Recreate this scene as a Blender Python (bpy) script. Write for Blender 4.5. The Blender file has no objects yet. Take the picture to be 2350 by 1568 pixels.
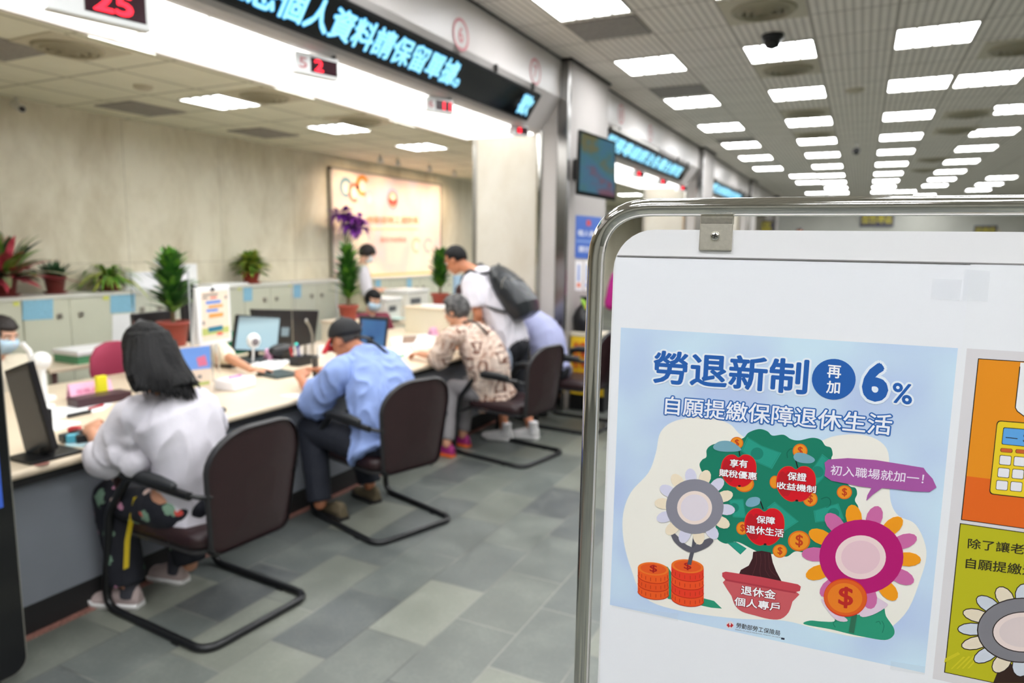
import bpy, bmesh, math, random
from mathutils import Vector as V, Matrix, Quaternion, noise

random.seed(7)
SC = bpy.context.scene
COL = SC.collection
PI = math.pi

# ---------------------------------------------------------------- camera
CAM_H = 1.65
FPX = 1605.0                                   # focal length in pixels of the 2350x1568 frame
YAW, PITCH, ROLL = -0.45915, -0.13381, 0.01185
CEN = V((0, 0, CAM_H))
_f = V((math.sin(YAW)*math.cos(PITCH), math.cos(YAW)*math.cos(PITCH), math.sin(PITCH)))
_r0 = V((math.cos(YAW), -math.sin(YAW), 0)); _u0 = _r0.cross(_f)
CR = _r0*math.cos(ROLL) + _u0*math.sin(ROLL)
CU = -_r0*math.sin(ROLL) + _u0*math.cos(ROLL)
CF = _f
cam = bpy.data.cameras.new('camera')
cam.sensor_width = 36.0
cam.lens = 36.0*FPX/2350.0
cam.clip_start = 0.02
cam.dof.use_dof = True
cam.dof.focus_distance = 0.72
cam.dof.aperture_fstop = 5.0
camo = bpy.data.objects.new('camera', cam); COL.objects.link(camo)
camo.matrix_world = Matrix(((CR.x, CU.x, -CF.x, 0), (CR.y, CU.y, -CF.y, 0), (CR.z, CU.z, -CF.z, CAM_H), (0, 0, 0, 1)))
SC.camera = camo

# ---------------------------------------------------------------- world, exposure
w = bpy.data.worlds.new('world'); SC.world = w; w.use_nodes = True
w.node_tree.nodes['Background'].inputs[0].default_value = (0.9, 0.95, 1, 1)
w.node_tree.nodes['Background'].inputs[1].default_value = 0.3
SC.view_settings.view_transform = 'Standard'
SC.view_settings.look = 'None'
SC.view_settings.gamma = 1.0
SC.view_settings.use_curve_mapping = False
SC.view_settings.exposure = 1.52
LAMP_PANEL = 8.5        # radiance of the square ceiling panels
LAMP_SOFFIT = 1.4       # radiance of the long soffit diffusers
LAMP_STAFF = 9.0        # radiance of the staff side panels

# pixel of the photograph -> point on a plane of the place
def ray(x, y): return CR*((x-1175)/FPX) + CU*((784-y)/FPX) + CF
def at(x, y, X=None, Y=None, Z=None):
    d = ray(x, y)
    if X is not None: t = X/d.x
    elif Y is not None: t = Y/d.y
    else: t = (Z-CAM_H)/d.z
    return CEN + d*t

# ---------------------------------------------------------------- materials
def lin(c):
    if isinstance(c, str): c = tuple(int(c[i:i+2], 16) for i in (0, 2, 4))
    c = [x/255.0 for x in c]
    return tuple((x/12.92 if x <= 0.04045 else ((x+0.055)/1.055)**2.4) for x in c)
class NT:
    def __init__(s, m): s.t = m.node_tree; s.n = s.t.nodes; s.l = s.t.links
    def add(s, kind, **kw):
        n = s.n.new('ShaderNode'+kind)
        for k, v in kw.items():
            if k.startswith('i_'):
                k = k[2:]; k = int(k) if k.isdigit() else k.replace('_', ' ')
                if hasattr(v, 'is_output'): s.l.new(v, n.inputs[k])
                else: n.inputs[k].default_value = v
            else: setattr(n, k, v)
        return n
    def math(s, op, a, b=0.0, c=None):
        n = s.add('Math', operation=op)
        for i, v in enumerate((a, b, c)):
            if v is None: continue
            if hasattr(v, 'is_output'): s.l.new(v, n.inputs[i])
            else: n.inputs[i].default_value = v
        return n.outputs[0]
    def mix(s, f, a, b):
        n = s.add('Mix', data_type='RGBA')
        for i, v in ((0, f), (6, a), (7, b)):
            if hasattr(v, 'is_output'): s.l.new(v, n.inputs[i])
            elif i == 0: n.inputs[i].default_value = v
            else: n.inputs[i].default_value = (*v, 1) if len(v) == 3 else v
        return n.outputs[2]
    def ramp(s, f, stops, const=False):
        n = s.add('ValToRGB'); s.l.new(f, n.inputs[0]); cr = n.color_ramp
        if const: cr.interpolation = 'CONSTANT'
        while len(cr.elements) < len(stops): cr.elements.new(0.5)
        for e, (p, c) in zip(cr.elements, stops):
            e.position = p; e.color = (*c, 1) if len(c) == 3 else c
        return n.outputs[0]
    def coord(s): return s.add('TexCoord').outputs['Object']
    def noise(s, vec, scale, detail=3, rough=.5, dist=0):
        n = s.add('TexNoise', i_Scale=scale, i_Detail=detail, i_Roughness=rough, i_Distortion=dist); s.l.new(vec, n.inputs['Vector']); return n.outputs['Fac']
def newmat(name):
    m = bpy.data.materials.new(name); m.use_nodes = True
    return m, NT(m), m.node_tree.nodes['Principled BSDF']
def M(name, col, rough=.5, metal=0., emit=0., ecol=None, var=0., vscale=8., bump=0., bscale=60., trans=0., alpha=1., coat=0., spec=.5):
    m, t, b = newmat(name)
    c = lin(col)
    b.inputs['Roughness'].default_value = rough
    b.inputs['Metallic'].default_value = metal
    b.inputs['Specular IOR Level'].default_value = spec
    b.inputs['Transmission Weight'].default_value = trans
    b.inputs['Alpha'].default_value = alpha
    b.inputs['Coat Weight'].default_value = coat
    if var > 0:
        f = t.noise(t.coord(), vscale, 4)
        c2 = tuple(max(0, x*(1-var)) for x in c); c1 = tuple(min(1, x*(1+var)) for x in c)
        t.l.new(t.ramp(f, [(.3, c2), (.7, c1)]), b.inputs['Base Color'])
    else: b.inputs['Base Color'].default_value = (*c, 1)
    if bump > 0:
        f = t.noise(t.coord(), bscale, 3)
        bm = t.add('Bump', i_Strength=bump, i_Distance=.01); t.l.new(f, bm.inputs['Height']); t.l.new(bm.outputs[0], b.inputs['Normal'])
    if emit > 0:
        b.inputs['Emission Color'].default_value = (*(lin(ecol) if ecol else c), 1)
        b.inputs['Emission Strength'].default_value = emit
    return m

# ---------------------------------------------------------------- mesh builder
class MB:
    def __init__(s): s.v = []; s.f = []; s.m = []; s.sm = []
    def add(s, vs, fs, mi=0, smooth=False):
        o = len(s.v); s.v += [V(v) for v in vs]
        for f in fs: s.f.append([i+o for i in f]); s.m.append(mi); s.sm.append(smooth)
        return s
    def box(s, a, b, mi=0, M4=None):
        x0, y0, z0 = a; x1, y1, z1 = b
        vs = [V(p) for p in ((x0,y0,z0),(x1,y0,z0),(x1,y1,z0),(x0,y1,z0),(x0,y0,z1),(x1,y0,z1),(x1,y1,z1),(x0,y1,z1))]
        if M4 is not None: vs = [M4 @ v for v in vs]
        return s.add(vs, [(0,3,2,1),(4,5,6,7),(0,1,5,4),(1,2,6,5),(2,3,7,6),(3,0,4,7)], mi)
    def rings(s, rings, mi=0, smooth=True, caps=True, closed=False):
        n = len(rings[0]); vs = [p for r in rings for p in r]; fs = []
        k = len(rings)
        for i in range(k if closed else k-1):
            a = i*n; b = ((i+1) % k)*n
            for j in range(n): fs.append((a+j, a+(j+1) % n, b+(j+1) % n, b+j))
        s.add(vs, fs, mi, smooth)
        if caps and not closed:
            s.add(rings[0], [tuple(reversed(range(n)))], mi, False); s.add(rings[-1], [tuple(range(n))], mi, False)
        return s
    def tube(s, pts, r, n=10, closed=False, mi=0, flat=None, round_ends=False):
        pts = [V(p) for p in pts]; k = len(pts)
        rs = list(r) if isinstance(r, (list, tuple)) else [r]*k
        if round_ends and not closed:
            d0 = (pts[0]-pts[1]).normalized(); d1 = (pts[-1]-pts[-2]).normalized(); r0, r1 = rs[0], rs[-1]
            P0 = [pts[0]+d0*r0*q for q in (.97, .8, .45)]; P1 = [pts[-1]+d1*r1*q for q in (.45, .8, .97)]
            pts = P0+pts+P1; rs = [r0*.22, r0*.6, r0*.9]+rs+[r1*.9, r1*.6, r1*.22]; k = len(pts)
        tang = []
        for i in range(k):
            a = pts[i-1] if (i > 0 or closed) else pts[i]; b = pts[(i+1) % k] if (i < k-1 or closed) else pts[i]
            t = (b-a); tang.append(t.normalized() if t.length > 1e-9 else V((0, 0, 1)))
        t0 = tang[0]; nrm = flat if flat is not None else (V((0, 0, 1)) if abs(t0.z) < .9 else V((0, 1, 0)))
        nrm = (nrm - t0*nrm.dot(t0)).normalized(); R = []
        for i in range(k):
            if i > 0:
                q = tang[i-1].rotation_difference(tang[i]); nrm = q @ nrm
                nrm = (nrm-tang[i]*nrm.dot(tang[i])).normalized()
            bn = tang[i].cross(nrm)
            R.append([pts[i]+(nrm*math.cos(2*PI*j/n)+bn*math.sin(2*PI*j/n))*rs[i] for j in range(n)])
        return s.rings(R, mi, True, True, closed)
    def ell(s, c, rad, ax=None, n=14, mi=0, fn=None):
        c = V(c); ax = ax or (V((1,0,0)), V((0,1,0)), V((0,0,1)))
        rows = n; cols = n*2; vs = []; fs = []
        for i in range(rows+1):
            th = PI*i/rows
            for j in range(cols):
                ph = 2*PI*j/cols
                d = V((math.sin(th)*math.cos(ph), math.sin(th)*math.sin(ph), math.cos(th)))
                k = fn(d) if fn else 1.0
                vs.append(c + ax[0]*(d.x*rad[0]*k) + ax[1]*(d.y*rad[1]*k) + ax[2]*(d.z*rad[2]*k))
        for i in range(rows):
            for j in range(cols): fs.append((i*cols+j, (i+1)*cols+j, (i+1)*cols+(j+1) % cols, i*cols+(j+1) % cols))
        return s.add(vs, fs, mi, True)
    def lathe(s, prof, c=(0,0,0), n=24, mi=0, smooth=True):
        c = V(c)
        return s.rings([[c+V((r*math.cos(2*PI*j/n), r*math.sin(2*PI*j/n), z)) for j in range(n)] for r, z in prof], mi, smooth, True)
    def prism(s, poly, fn, h0, h1, mi=0, smooth=False):
        n = len(poly)
        a = [fn(u, v, h0) for u, v in poly]; b = [fn(u, v, h1) for u, v in poly]
        return s.add(a+b, [tuple(reversed(range(n))), tuple(range(n, 2*n))]+[(i, (i+1) % n, n+(i+1) % n, n+i) for i in range(n)], mi, smooth)
    def face(s, pts, mi=0): return s.add(pts, [tuple(range(len(pts)))], mi)
    def join(s, o, mi=None, fn=None):
        off = len(s.v); s.v += [fn(v) if fn else v.copy() for v in o.v]
        for f, m, q in zip(o.f, o.m, o.sm): s.f.append([i+off for i in f]); s.m.append(m if mi is None else mi); s.sm.append(q)
        return s
    def mesh(s, name, mats, off=None):
        me = bpy.data.meshes.new(name)
        off = off or V((0, 0, 0))
        me.from_pydata([tuple(v-off) for v in s.v], [], s.f)
        for m in (mats if isinstance(mats, (list, tuple)) else [mats]): me.materials.append(m)
        me.polygons.foreach_set('material_index', s.m); me.polygons.foreach_set('use_smooth', s.sm)
        me.update(); return me
def link(name, me, parent=None, loc=None):
    o = bpy.data.objects.new(name, me); COL.objects.link(o)
    if parent is not None: o.parent = parent
    if loc is not None: o.location = loc
    return o
def root_off(p):
    # offset of the top thing so that parts may be given in world coordinates
    while p is not None and p.parent is not None: p = p.parent
    return V(p.location) if p is not None else V((0, 0, 0))
def part(name, mb, mats, parent, world=True, bevel=0., seg=2, fix=True, label=None):
    off = root_off(parent) if world else V((0, 0, 0))
    me = mb.mesh(name, mats, off)
    if fix:
        bm = bmesh.new(); bm.from_mesh(me); bmesh.ops.recalc_face_normals(bm, faces=bm.faces); bm.to_mesh(me); bm.free()
    o = link(name, me, parent)
    if bevel > 0:
        b = o.modifiers.new('bevel', 'BEVEL'); b.width = bevel; b.segments = seg; b.limit_method = 'ANGLE'; b.angle_limit = math.radians(40)
    if label: o['label'] = label
    return o
def tag(o, label, cat, group=None):
    o['label'] = label; o['category'] = cat
    if group: o['group'] = group
    return o
def thing(name, label, cat, loc=(0,0,0), rot=0., group=None):
    o = bpy.data.objects.new(name, None); COL.objects.link(o); o.location = loc; o.rotation_euler = (0, 0, rot)
    o.empty_display_size = .1
    return tag(o, label, cat, group)
def solo(name, mb, mats, label, cat, base=None, bevel=0., group=None, **kw):
    # a thing that is one mesh; its origin is put at base
    base = V(base) if base is not None else V((0, 0, 0))
    me = mb.mesh(name, mats, base)
    bm = bmesh.new(); bm.from_mesh(me); bmesh.ops.recalc_face_normals(bm, faces=bm.faces); bm.to_mesh(me); bm.free()
    o = link(name, me, None, base)
    if bevel > 0:
        b = o.modifiers.new('bevel', 'BEVEL'); b.width = bevel; b.segments = 2; b.limit_method = 'ANGLE'; b.angle_limit = math.radians(40)
    return tag(o, label, cat, group)
def struct(name, mb, mats, parent=None, bevel=0., fix=True):
    o = part(name, mb, mats, parent, bevel=bevel, fix=fix)
    if parent is None: o['kind'] = 'structure'
    return o
def dup(root, loc=None, rot=None, label=None, group=None):
    r = root.copy(); COL.objects.link(r)
    if loc is not None: r.location = loc
    if rot is not None: r.rotation_euler = (0, 0, rot)
    if label: r['label'] = label
    if group: r['group'] = group
    for ch in list(root.children):
        c = ch.copy(); COL.objects.link(c); c.parent = r
        for g in list(ch.children):
            d = g.copy(); COL.objects.link(d); d.parent = c
    return r
def spline(pts, n=6, closed=True):
    k = len(pts); out = []
    P = [V((*p, 0)) if len(p) == 2 else V(p) for p in pts]
    for i in range(k if closed else k-1):
        if closed: a, b, c, d = P[i-1], P[i], P[(i+1) % k], P[(i+2) % k]
        else: a, b, c, d = P[max(i-1, 0)], P[i], P[i+1], P[min(i+2, k-1)]
        for j in range(n):
            t = j/n
            out.append(.5*((2*b)+(c-a)*t+(2*a-5*b+4*c-d)*t*t+(3*b-a-3*c+d)*t**3))
    if not closed: out.append(P[-1])
    return out
def arc_path(corners, R, n=6, closed=False):
    # polyline with rounded corners
    P = [V(p) for p in corners]; out = []
    k = len(P)
    for i in range(k):
        if not closed and i in (0, k-1): out.append(P[i]); continue
        a, b, c = P[i-1], P[i], P[(i+1) % k]
        da = (a-b).normalized(); dc = (c-b).normalized(); ang = da.angle(dc)
        d = min(R/math.tan(ang/2), (a-b).length*.49, (c-b).length*.49)
        p0 = b+da*d; p2 = b+dc*d
        for j in range(n+1):
            t = j/n; out.append(p0*(1-t)**2+b*2*t*(1-t)+p2*t*t)
    return out
_ORD = ['first','second','third','fourth','fifth','sixth','seventh','eighth','ninth','tenth','eleventh','twelfth','thirteenth','fourteenth']
# ---------------------------------------------------------------- lettering (built-in font, triangles in the text's own box)
_tc = {}
def text_tris(body, bold=0.):
    key = (body, bold)
    if key in _tc: return _tc[key]
    c = bpy.data.curves.new('lettering', 'FONT'); c.body = body; c.offset = bold; c.resolution_u = 3
    o = bpy.data.objects.new('lettering', c); COL.objects.link(o)
    dg = bpy.context.evaluated_depsgraph_get()
    me = bpy.data.meshes.new_from_object(o.evaluated_get(dg))
    vs = [(v.co.x, v.co.y) for v in me.vertices]; fs = [tuple(p.vertices) for p in me.polygons]
    bpy.data.objects.remove(o); bpy.data.curves.remove(c); bpy.data.meshes.remove(me)
    _tc[key] = (vs, fs); return vs, fs
def put_text(mb, body, P0, Pr, Pu, mi=0, bold=0., lift=V((0,0,0)), ref=None):
    # lay the text's box on the parallelogram P0 (bottom left), Pr (bottom right), Pu (top left);
    # weight is built up from copies of the letters set a little apart
    vs, fs = text_tris(body)
    x0 = min(v[0] for v in vs); x1 = max(v[0] for v in vs); y0 = min(v[1] for v in vs); y1 = max(v[1] for v in vs)
    g = bold if ref is None else ref                      # the box includes this weight
    n = 8 if bold < .05 else 14
    nm = (Pr-P0).cross(Pu-P0).normalized()
    sh = [(0, 0)]+([(bold*math.cos(2*PI*i/n), bold*math.sin(2*PI*i/n)) for i in range(n)] if bold else [])
    for k, (sx, sy) in enumerate(sh):
        mb.add([P0+(Pr-P0)*((v[0]+sx-x0+g)/(x1-x0+2*g))+(Pu-P0)*((v[1]+sy-y0+g)/(y1-y0+2*g))+lift+nm*(4e-6*k) for v in vs], fs, mi)
# ================================================================ MATERIALS OF THE ROOM
def floor_mat():
    m, t, b = newmat('slate_tiles'); co = t.coord()
    mp = t.add('Mapping'); t.l.new(co, mp.inputs[0])
    mp.inputs['Rotation'].default_value = (0, 0, PI/2); mp.inputs['Location'].default_value = (-.04, .015, 0)
    br = t.add('TexBrick', offset=.5, i_Scale=1.0, i_Mortar_Size=.0035, i_Mortar_Smooth=.3, i_Bias=0.0, i_Brick_Width=.515, i_Row_Height=.30)
    t.l.new(mp.outputs[0], br.inputs['Vector'])
    br.inputs['Color1'].default_value = (0, 0, 0, 1); br.inputs['Color2'].default_value = (1, 1, 1, 1); br.inputs['Mortar'].default_value = (.5, .5, .5, 1)
    tone = t.ramp(br.outputs['Color'], [(0, lin((71, 74, 74))), (.3, lin((90, 95, 91))), (.55, lin((102, 106, 99))), (.8, lin((110, 112, 101))), (1, lin((130, 132, 120)))])
    n1 = t.noise(co, 5, 6, .65); n2 = t.noise(co, 60, 3, .6)
    v = t.math('ADD', t.math('MULTIPLY', n1, .7), t.math('MULTIPLY', n2, .3))
    col = t.mix(.26, tone, t.ramp(v, [(.32, lin((54, 60, 62))), (.5, lin((99, 102, 99))), (.68, lin((146, 149, 141)))]))
    g = t.noise(co, 1.3, 2)
    mort = t.mix(t.ramp(g, [(.45, (0, 0, 0)), (.55, (1, 1, 1))]), lin((74, 74, 71)), lin((130, 130, 122)))
    col = t.mix(br.outputs['Fac'], col, mort)
    t.l.new(col, b.inputs['Base Color'])
    t.l.new(t.ramp(n1, [(.3, (.34,)*3), (.7, (.52,)*3)]), b.inputs['Roughness'])
    bm = t.add('Bump', i_Strength=.25, i_Distance=.006)
    t.l.new(t.math('SUBTRACT', t.math('MULTIPLY', v, .5), br.outputs['Fac']), bm.inputs['Height']); t.l.new(bm.outputs[0], b.inputs['Normal'])
    return m
def ceil_mat(name, cell, stripe, base, dark, ox=0., oy=0., sfac=.42, line=.012):
    # square mineral tiles with fine ribs that run along the hall
    m, t, b = newmat(name); co = t.coord(); sp = t.add('SeparateXYZ'); t.l.new(co, sp.inputs[0])
    def groove(o, p, wd, off):
        f = t.math('FRACT', t.math('DIVIDE', t.math('ADD', o, off), p)); d = t.math('ABSOLUTE', t.math('SUBTRACT', f, .5))
        return t.math('GREATER_THAN', d, .5-wd/p/2)
    gx = groove(sp.outputs[0], cell[0], line, ox); gy = groove(sp.outputs[1], cell[1], line, oy)
    jn = t.math('MAXIMUM', gx, gy)
    n = t.noise(co, 4, 3)
    col = t.mix(t.math('MULTIPLY', n, .25), lin(base), lin(dark))
    if stripe:
        st = groove(sp.outputs[0], stripe, stripe*.4, ox); col = t.mix(t.math('MULTIPLY', st, sfac), col, lin(dark))
    col = t.mix(t.math('MULTIPLY', jn, .6), col, lin(dark))
    t.l.new(col, b.inputs['Base Color']); b.inputs['Roughness'].default_value = .8
    return m
def marble_mat(name, c1, c2, seam=None, rough=.35, axis=1):
    m, t, b = newmat(name); co = t.coord()
    mp = t.add('Mapping'); t.l.new(co, mp.inputs[0]); mp.inputs['Scale'].default_value = (1, 1, .45)
    n = t.noise(mp.outputs[0], 2.2, 6, .62, .6); n2 = t.noise(mp.outputs[0], 9, 4, .6)
    v = t.math('ADD', t.math('MULTIPLY', n, .75), t.math('MULTIPLY', n2, .25))
    col = t.ramp(v, [(.35, lin(c2)), (.6, lin(c1))])
    if seam:
        sp = t.add('SeparateXYZ'); t.l.new(co, sp.inputs[0])
        def g(o, p):
            f = t.math('FRACT', t.math('DIVIDE', o, p)); return t.math('LESS_THAN', f, .006/p)
        col = t.mix(t.math('MULTIPLY', t.math('MAXIMUM', g(sp.outputs[axis], seam[0]), g(sp.outputs[2], seam[1])), .5), col, lin((120, 108, 88)))
    t.l.new(col, b.inputs['Base Color']); b.inputs['Roughness'].default_value = rough
    return m
MAT = {}
MAT['floor'] = floor_mat()
MAT['granite'] = M('red_granite', (150, 104, 92), .35, var=.5, vscale=90)
MAT['ceil'] = ceil_mat('ribbed_ceiling_tiles', (.605, .6433), .0605, (248, 242, 231), (146, 138, 124), ox=-.4225+.3025*3+.605*20, oy=-7.05+.32165+.6433*20, line=.022)
MAT['staffceil'] = ceil_mat('staff_ceiling_tiles', (.56, .66), 0, (240, 237, 216), (132, 128, 102), ox=.28+.56*20, oy=-.03+.66*20, line=.03)
MAT['bulk'] = M('painted_bulkhead', (206, 200, 196), .38, var=.03, vscale=3)
MAT['marble'] = marble_mat('beige_marble', (228, 221, 200), (200, 190, 166), (1.15, 1.45))
MAT['cream'] = marble_mat('cream_marble', (196, 191, 179), (184, 176, 161), None, .3)
MAT['white_panel'] = M('white_column_panel', (176, 170, 165), .6, var=.03, vscale=3)
MAT['plain_wall'] = M('far_wall_paint', (186, 186, 176), .6, var=.05, vscale=2)
MAT['dark_gap'] = M('dark_recess', (40, 37, 34), .7)
MAT['steel'] = M('brushed_steel', (150, 148, 146), .22, 1.0)
MAT['chrome'] = M('chrome', (225, 222, 216), .07, 1.0)
MAT['alu'] = M('aluminium_trim', (170, 166, 158), .35, .9)
MAT['panel_light'] = M('lamp_diffuser', (255, 255, 255), .5, emit=LAMP_PANEL, ecol=(250, 252, 255))
MAT['staff_light'] = M('lamp_diffuser_staff', (255, 255, 255), .5, emit=LAMP_STAFF, ecol=(248, 252, 255))
MAT['soffit_light'] = M('soffit_diffuser', (255, 255, 255), .5, emit=LAMP_SOFFIT, ecol=(252, 252, 250))
MAT['white_metal'] = M('white_enamel', (225, 223, 215), .4)
MAT['louver'] = M('bright_louver', (120, 120, 120), .5)
MAT['vent_beige'] = M('vent_enamel', (196, 188, 164), .5)
MAT['vent_ring'] = M('vent_ring_enamel', (158, 150, 124), .5); MAT['vent_dark'] = M('vent_shadow_slots', (52, 48, 36), .7)
MAT['grey_tile'] = M('grey_ceiling_plate', (150, 145, 138), .8, var=.15, vscale=40)
MAT['black'] = M('black_plastic', (22, 22, 24), .4)
MAT['black_gloss'] = M('black_gloss', (12, 13, 15), .12)
MAT['white'] = M('white_plastic', (235, 235, 233), .4)
MAT['paper'] = M('white_paper', (238, 238, 238), .7)
MAT['red_led'] = M('red_led', (255, 30, 50), .5, emit=.9, ecol=(255, 20, 45))
MAT['cyan_led'] = M('cyan_led', (120, 180, 196), .5, emit=.42, ecol=(150, 218, 235))
MAT['blue_glow'] = M('blue_glow', (20, 150, 220), .5, emit=.3, ecol=(20, 150, 225))
MAT['red_print'] = M('red_print', (196, 120, 124), .5)
CEIL_Z = 3.45; STAFF_Z = 2.85; SOF_Z = 2.75; BACK_X = -6.55; FAR_Y = 27.0
YLO, XHI = -6.0, 5.6

# ================================================================ ROOM SHELL
b = MB().box((BACK_X-.2, YLO, -.1), (XHI, FAR_Y+.2, 0)); struct('floor', b, MAT['floor'])
b = MB().box((-2.75, YLO, CEIL_Z), (XHI, FAR_Y+.2, CEIL_Z+.1)); struct('ceiling', b, MAT['ceil'])
b = MB().box((BACK_X, YLO, STAFF_Z), (-3.78, FAR_Y, STAFF_Z+.08)); struct('ceiling', b, MAT['staffceil'])
b = MB().box((BACK_X-.2, YLO, 0), (BACK_X, FAR_Y+.2, STAFF_Z+.3)); struct('wall_left', b, MAT['marble'])
b = MB().box((BACK_X, FAR_Y, 0), (XHI, FAR_Y+.2, CEIL_Z)); struct('wall_far', b, MAT['plain_wall'])
b = MB().box((XHI, YLO, 0), (XHI+.2, FAR_Y+.2, CEIL_Z)); struct('wall_right', b, MAT['plain_wall'])
b = MB().box((BACK_X, YLO-.2, 0), (XHI, YLO, CEIL_Z)); struct('wall_back', b, MAT['plain_wall'])
b = MB().box((-3.16, YLO+.1, 0), (-3.0, 6.45, .004)); struct('trim_1', b, MAT['granite'])

# bulkheads over the counter bays: upright face, sloping face, underside
PILLARS = [(6.5, 7.66), (12.9, 13.9), (19.1, 20.0), (24.9, 25.6)]
bays = [(YLO, 6.5), (7.66, 12.9), (13.9, 19.1), (20.0, 24.9)]
for i, (y0, y1) in enumerate(bays):
    prof = [(-2.71, CEIL_Z-.012), (-2.71, 3.087), (-2.907, 2.79), (-2.935, 2.772), (-2.985, 2.765), (-2.985, 2.80), (-3.74, 2.80), (-3.74, 2.745), (-3.78, 2.745), (-3.78, CEIL_Z-.012)]
    b = MB().prism(prof, lambda u, v, h: V((u, h, v)), y0, y1); struct('beam', b, MAT['bulk'])
    b = MB().box((-2.74, y0, CEIL_Z-.014), (-2.695, y1, CEIL_Z-.001)); struct('trim_2', b, MAT['dark_gap'])
# pillars between the bays
for i, (y0, y1) in enumerate(PILLARS):
    t = thing('pillar', 'x', 'pillar', (-3.1, y0, 0)); t['kind'] = 'structure'
    for k in ('label', 'category'): del t[k]
    part('wing_wall', MB().box((-3.66, y0, 0), (-2.93, y1, SOF_Z)), MAT['cream'], t)
    part('head_block', MB().box((-3.66, y0+.002, SOF_Z), (-2.72, y1-.002, CEIL_Z-.013)), MAT['white_panel'], t)
    part('edge_trim', MB().box((-3.69, y0-.008, 0), (-3.645, y0+.05, SOF_Z)), MAT['alu'], t)
    part('hall_panel', MB().box((-2.75, y0+.02, 0), (-2.62, y1-.02, CEIL_Z-.02)), MAT['white_panel'], t, bevel=.006)
    part('beige_strip', MB().box((-2.90, y0-.03, 0), (-2.735, y0+.05, SOF_Z+.1)), MAT['white_panel'], t)
    part('corner_post', MB().tube([(-2.915, y0-.03, 0), (-2.915, y0-.03, 2.78)], .034, 16), MAT['chrome'], t)
    part('steel_strip', MB().box((-2.735, y0-.03, 0), (-2.62, y0+.03, CEIL_Z-.02)), MAT['steel'], t, bevel=.01)
    part('top_shadow_gap', MB().box((-2.74, y0-.035, CEIL_Z-.02), (-2.6, y1, CEIL_Z-.001)), MAT['dark_gap'], t)
    part('far_post', MB().tube([(-2.66, y1, 0), (-2.66, y1, CEIL_Z-.02)], .03, 12), MAT['chrome'], t)

# ================================================================ CEILING LIGHTS
def make_panel(name, label, mat, sx, sy, z, group):
    t = thing(name, label, 'ceiling light', (0, 0, z), 0, group)
    f = MB(); wd = .012; h = .012
    for a, c in (((-sx/2, -sy/2, -h), (sx/2, -sy/2+wd, 0)), ((-sx/2, sy/2-wd, -h), (sx/2, sy/2, 0)), ((-sx/2, -sy/2+wd, -h), (-sx/2+wd, sy/2-wd, 0)), ((sx/2-wd, -sy/2+wd, -h), (sx/2, sy/2-wd, 0))): f.box(a, c)
    part('frame', f, MAT['white_metal'], t, world=False)
    part('diffuser', MB().box((-sx/2+wd, -sy/2+wd, -.004), (sx/2-wd, sy/2-wd, -.001)), mat, t, world=False)
    l = MB()
    for k in range(1, 4):
        x = -sx/2+sx*k/4; l.box((x-.009, -sy/2+wd, -.016), (x+.009, sy/2-wd, -.0045))
    part('louver', l, MAT['louver'], t, world=False)
    return t
ROWS = [-2.6, -.67, 1.26, 3.19, 5.12, 7.05, 8.95, 10.92, 12.85, 14.7, 16.7, 18.68, 20.55, 22.4, 24.3]
GRP = 'square ceiling lights over the hall'
hallnames = [(-1.99, 'nearest the counter bulkhead'), (-.79, 'second from the counter bulkhead'), (.42, 'third from the counter bulkhead'), (1.64, 'fourth from the counter bulkhead'), (2.87, 'farthest from the counter bulkhead')]
p0 = None
for ci, (x, nm) in enumerate(hallnames):
    rows = ROWS if ci < 4 else [r for r in ROWS if r < 4 or r > 20]
    if ci == 0: rows = [r for r in ROWS if r < 17]
    if ci == 3: rows = [r for r in ROWS if r < 9 or r > 10 and r < 23]
    first = min(k for k, r in enumerate(rows) if r > 5)
    for k, r in enumerate(rows):
        if ci == 3 and 5 < r < 9: continue
        q = k-first
        lb = f'square ceiling light, {_ORD[q]} from the front in the row {nm}' if q >= 0 else f'square ceiling light above and behind the camera, {_ORD[-q-1]} back, row {nm}'
        if p0 is None: p0 = make_panel('ceiling_light', lb, MAT['panel_light'], .585, .6, CEIL_Z, GRP); o = p0
        else: o = dup(p0, label=lb)
        o.location = (x, r, CEIL_Z)
for x, y, lb in ((1.05, 8.97, 'square ceiling light beside another to form the wide pair up front'), (-1.4, 18.6, 'far square ceiling light paired left of the second row'), (-1.4, 20.4, 'farther square ceiling light paired left of the second row'), (-1.42, 24.2, 'farthest square ceiling light paired left of the second row'), (1.02, 24.3, 'farthest square ceiling light paired right of the third row'), (1.66, 26.0, 'square ceiling light closest to the far wall')):
    dup(p0, (x, y, CEIL_Z), label=lb)
# staff side lights
p1 = None
snames = ['above the long haired woman', 'left of the mural', 'in front of the mural', 'behind the first pillar', 'in the second bay', 'deep in the second bay', 'in the third bay', 'deep in the third bay']
for k, y in enumerate([2.55, 4.41, 5.87, 7.32, 9.6, 11.5, 15.4, 17.5]):
    if k == 0: continue
    for x, side in ((-5.02 + .05*k, 'wall side'), (-3.88, 'counter side')):
        if k == 3 and side != 'wall side': continue
        yy = y if side == 'wall side' else y-.03
        lb = f'staff area ceiling light on the {side}, {snames[k]}'
        if p1 is None: p1 = make_panel('ceiling_light', lb, MAT['staff_light'], .48, .46, STAFF_Z, 'ceiling lights over the staff area'); o = p1
        else: o = dup(p1, label=lb)
        o.location = (x, yy, STAFF_Z)
dup(p1, (-3.88, 2.93, STAFF_Z), label='slim lit staff ceiling light at far left beside the soffit')
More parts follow.
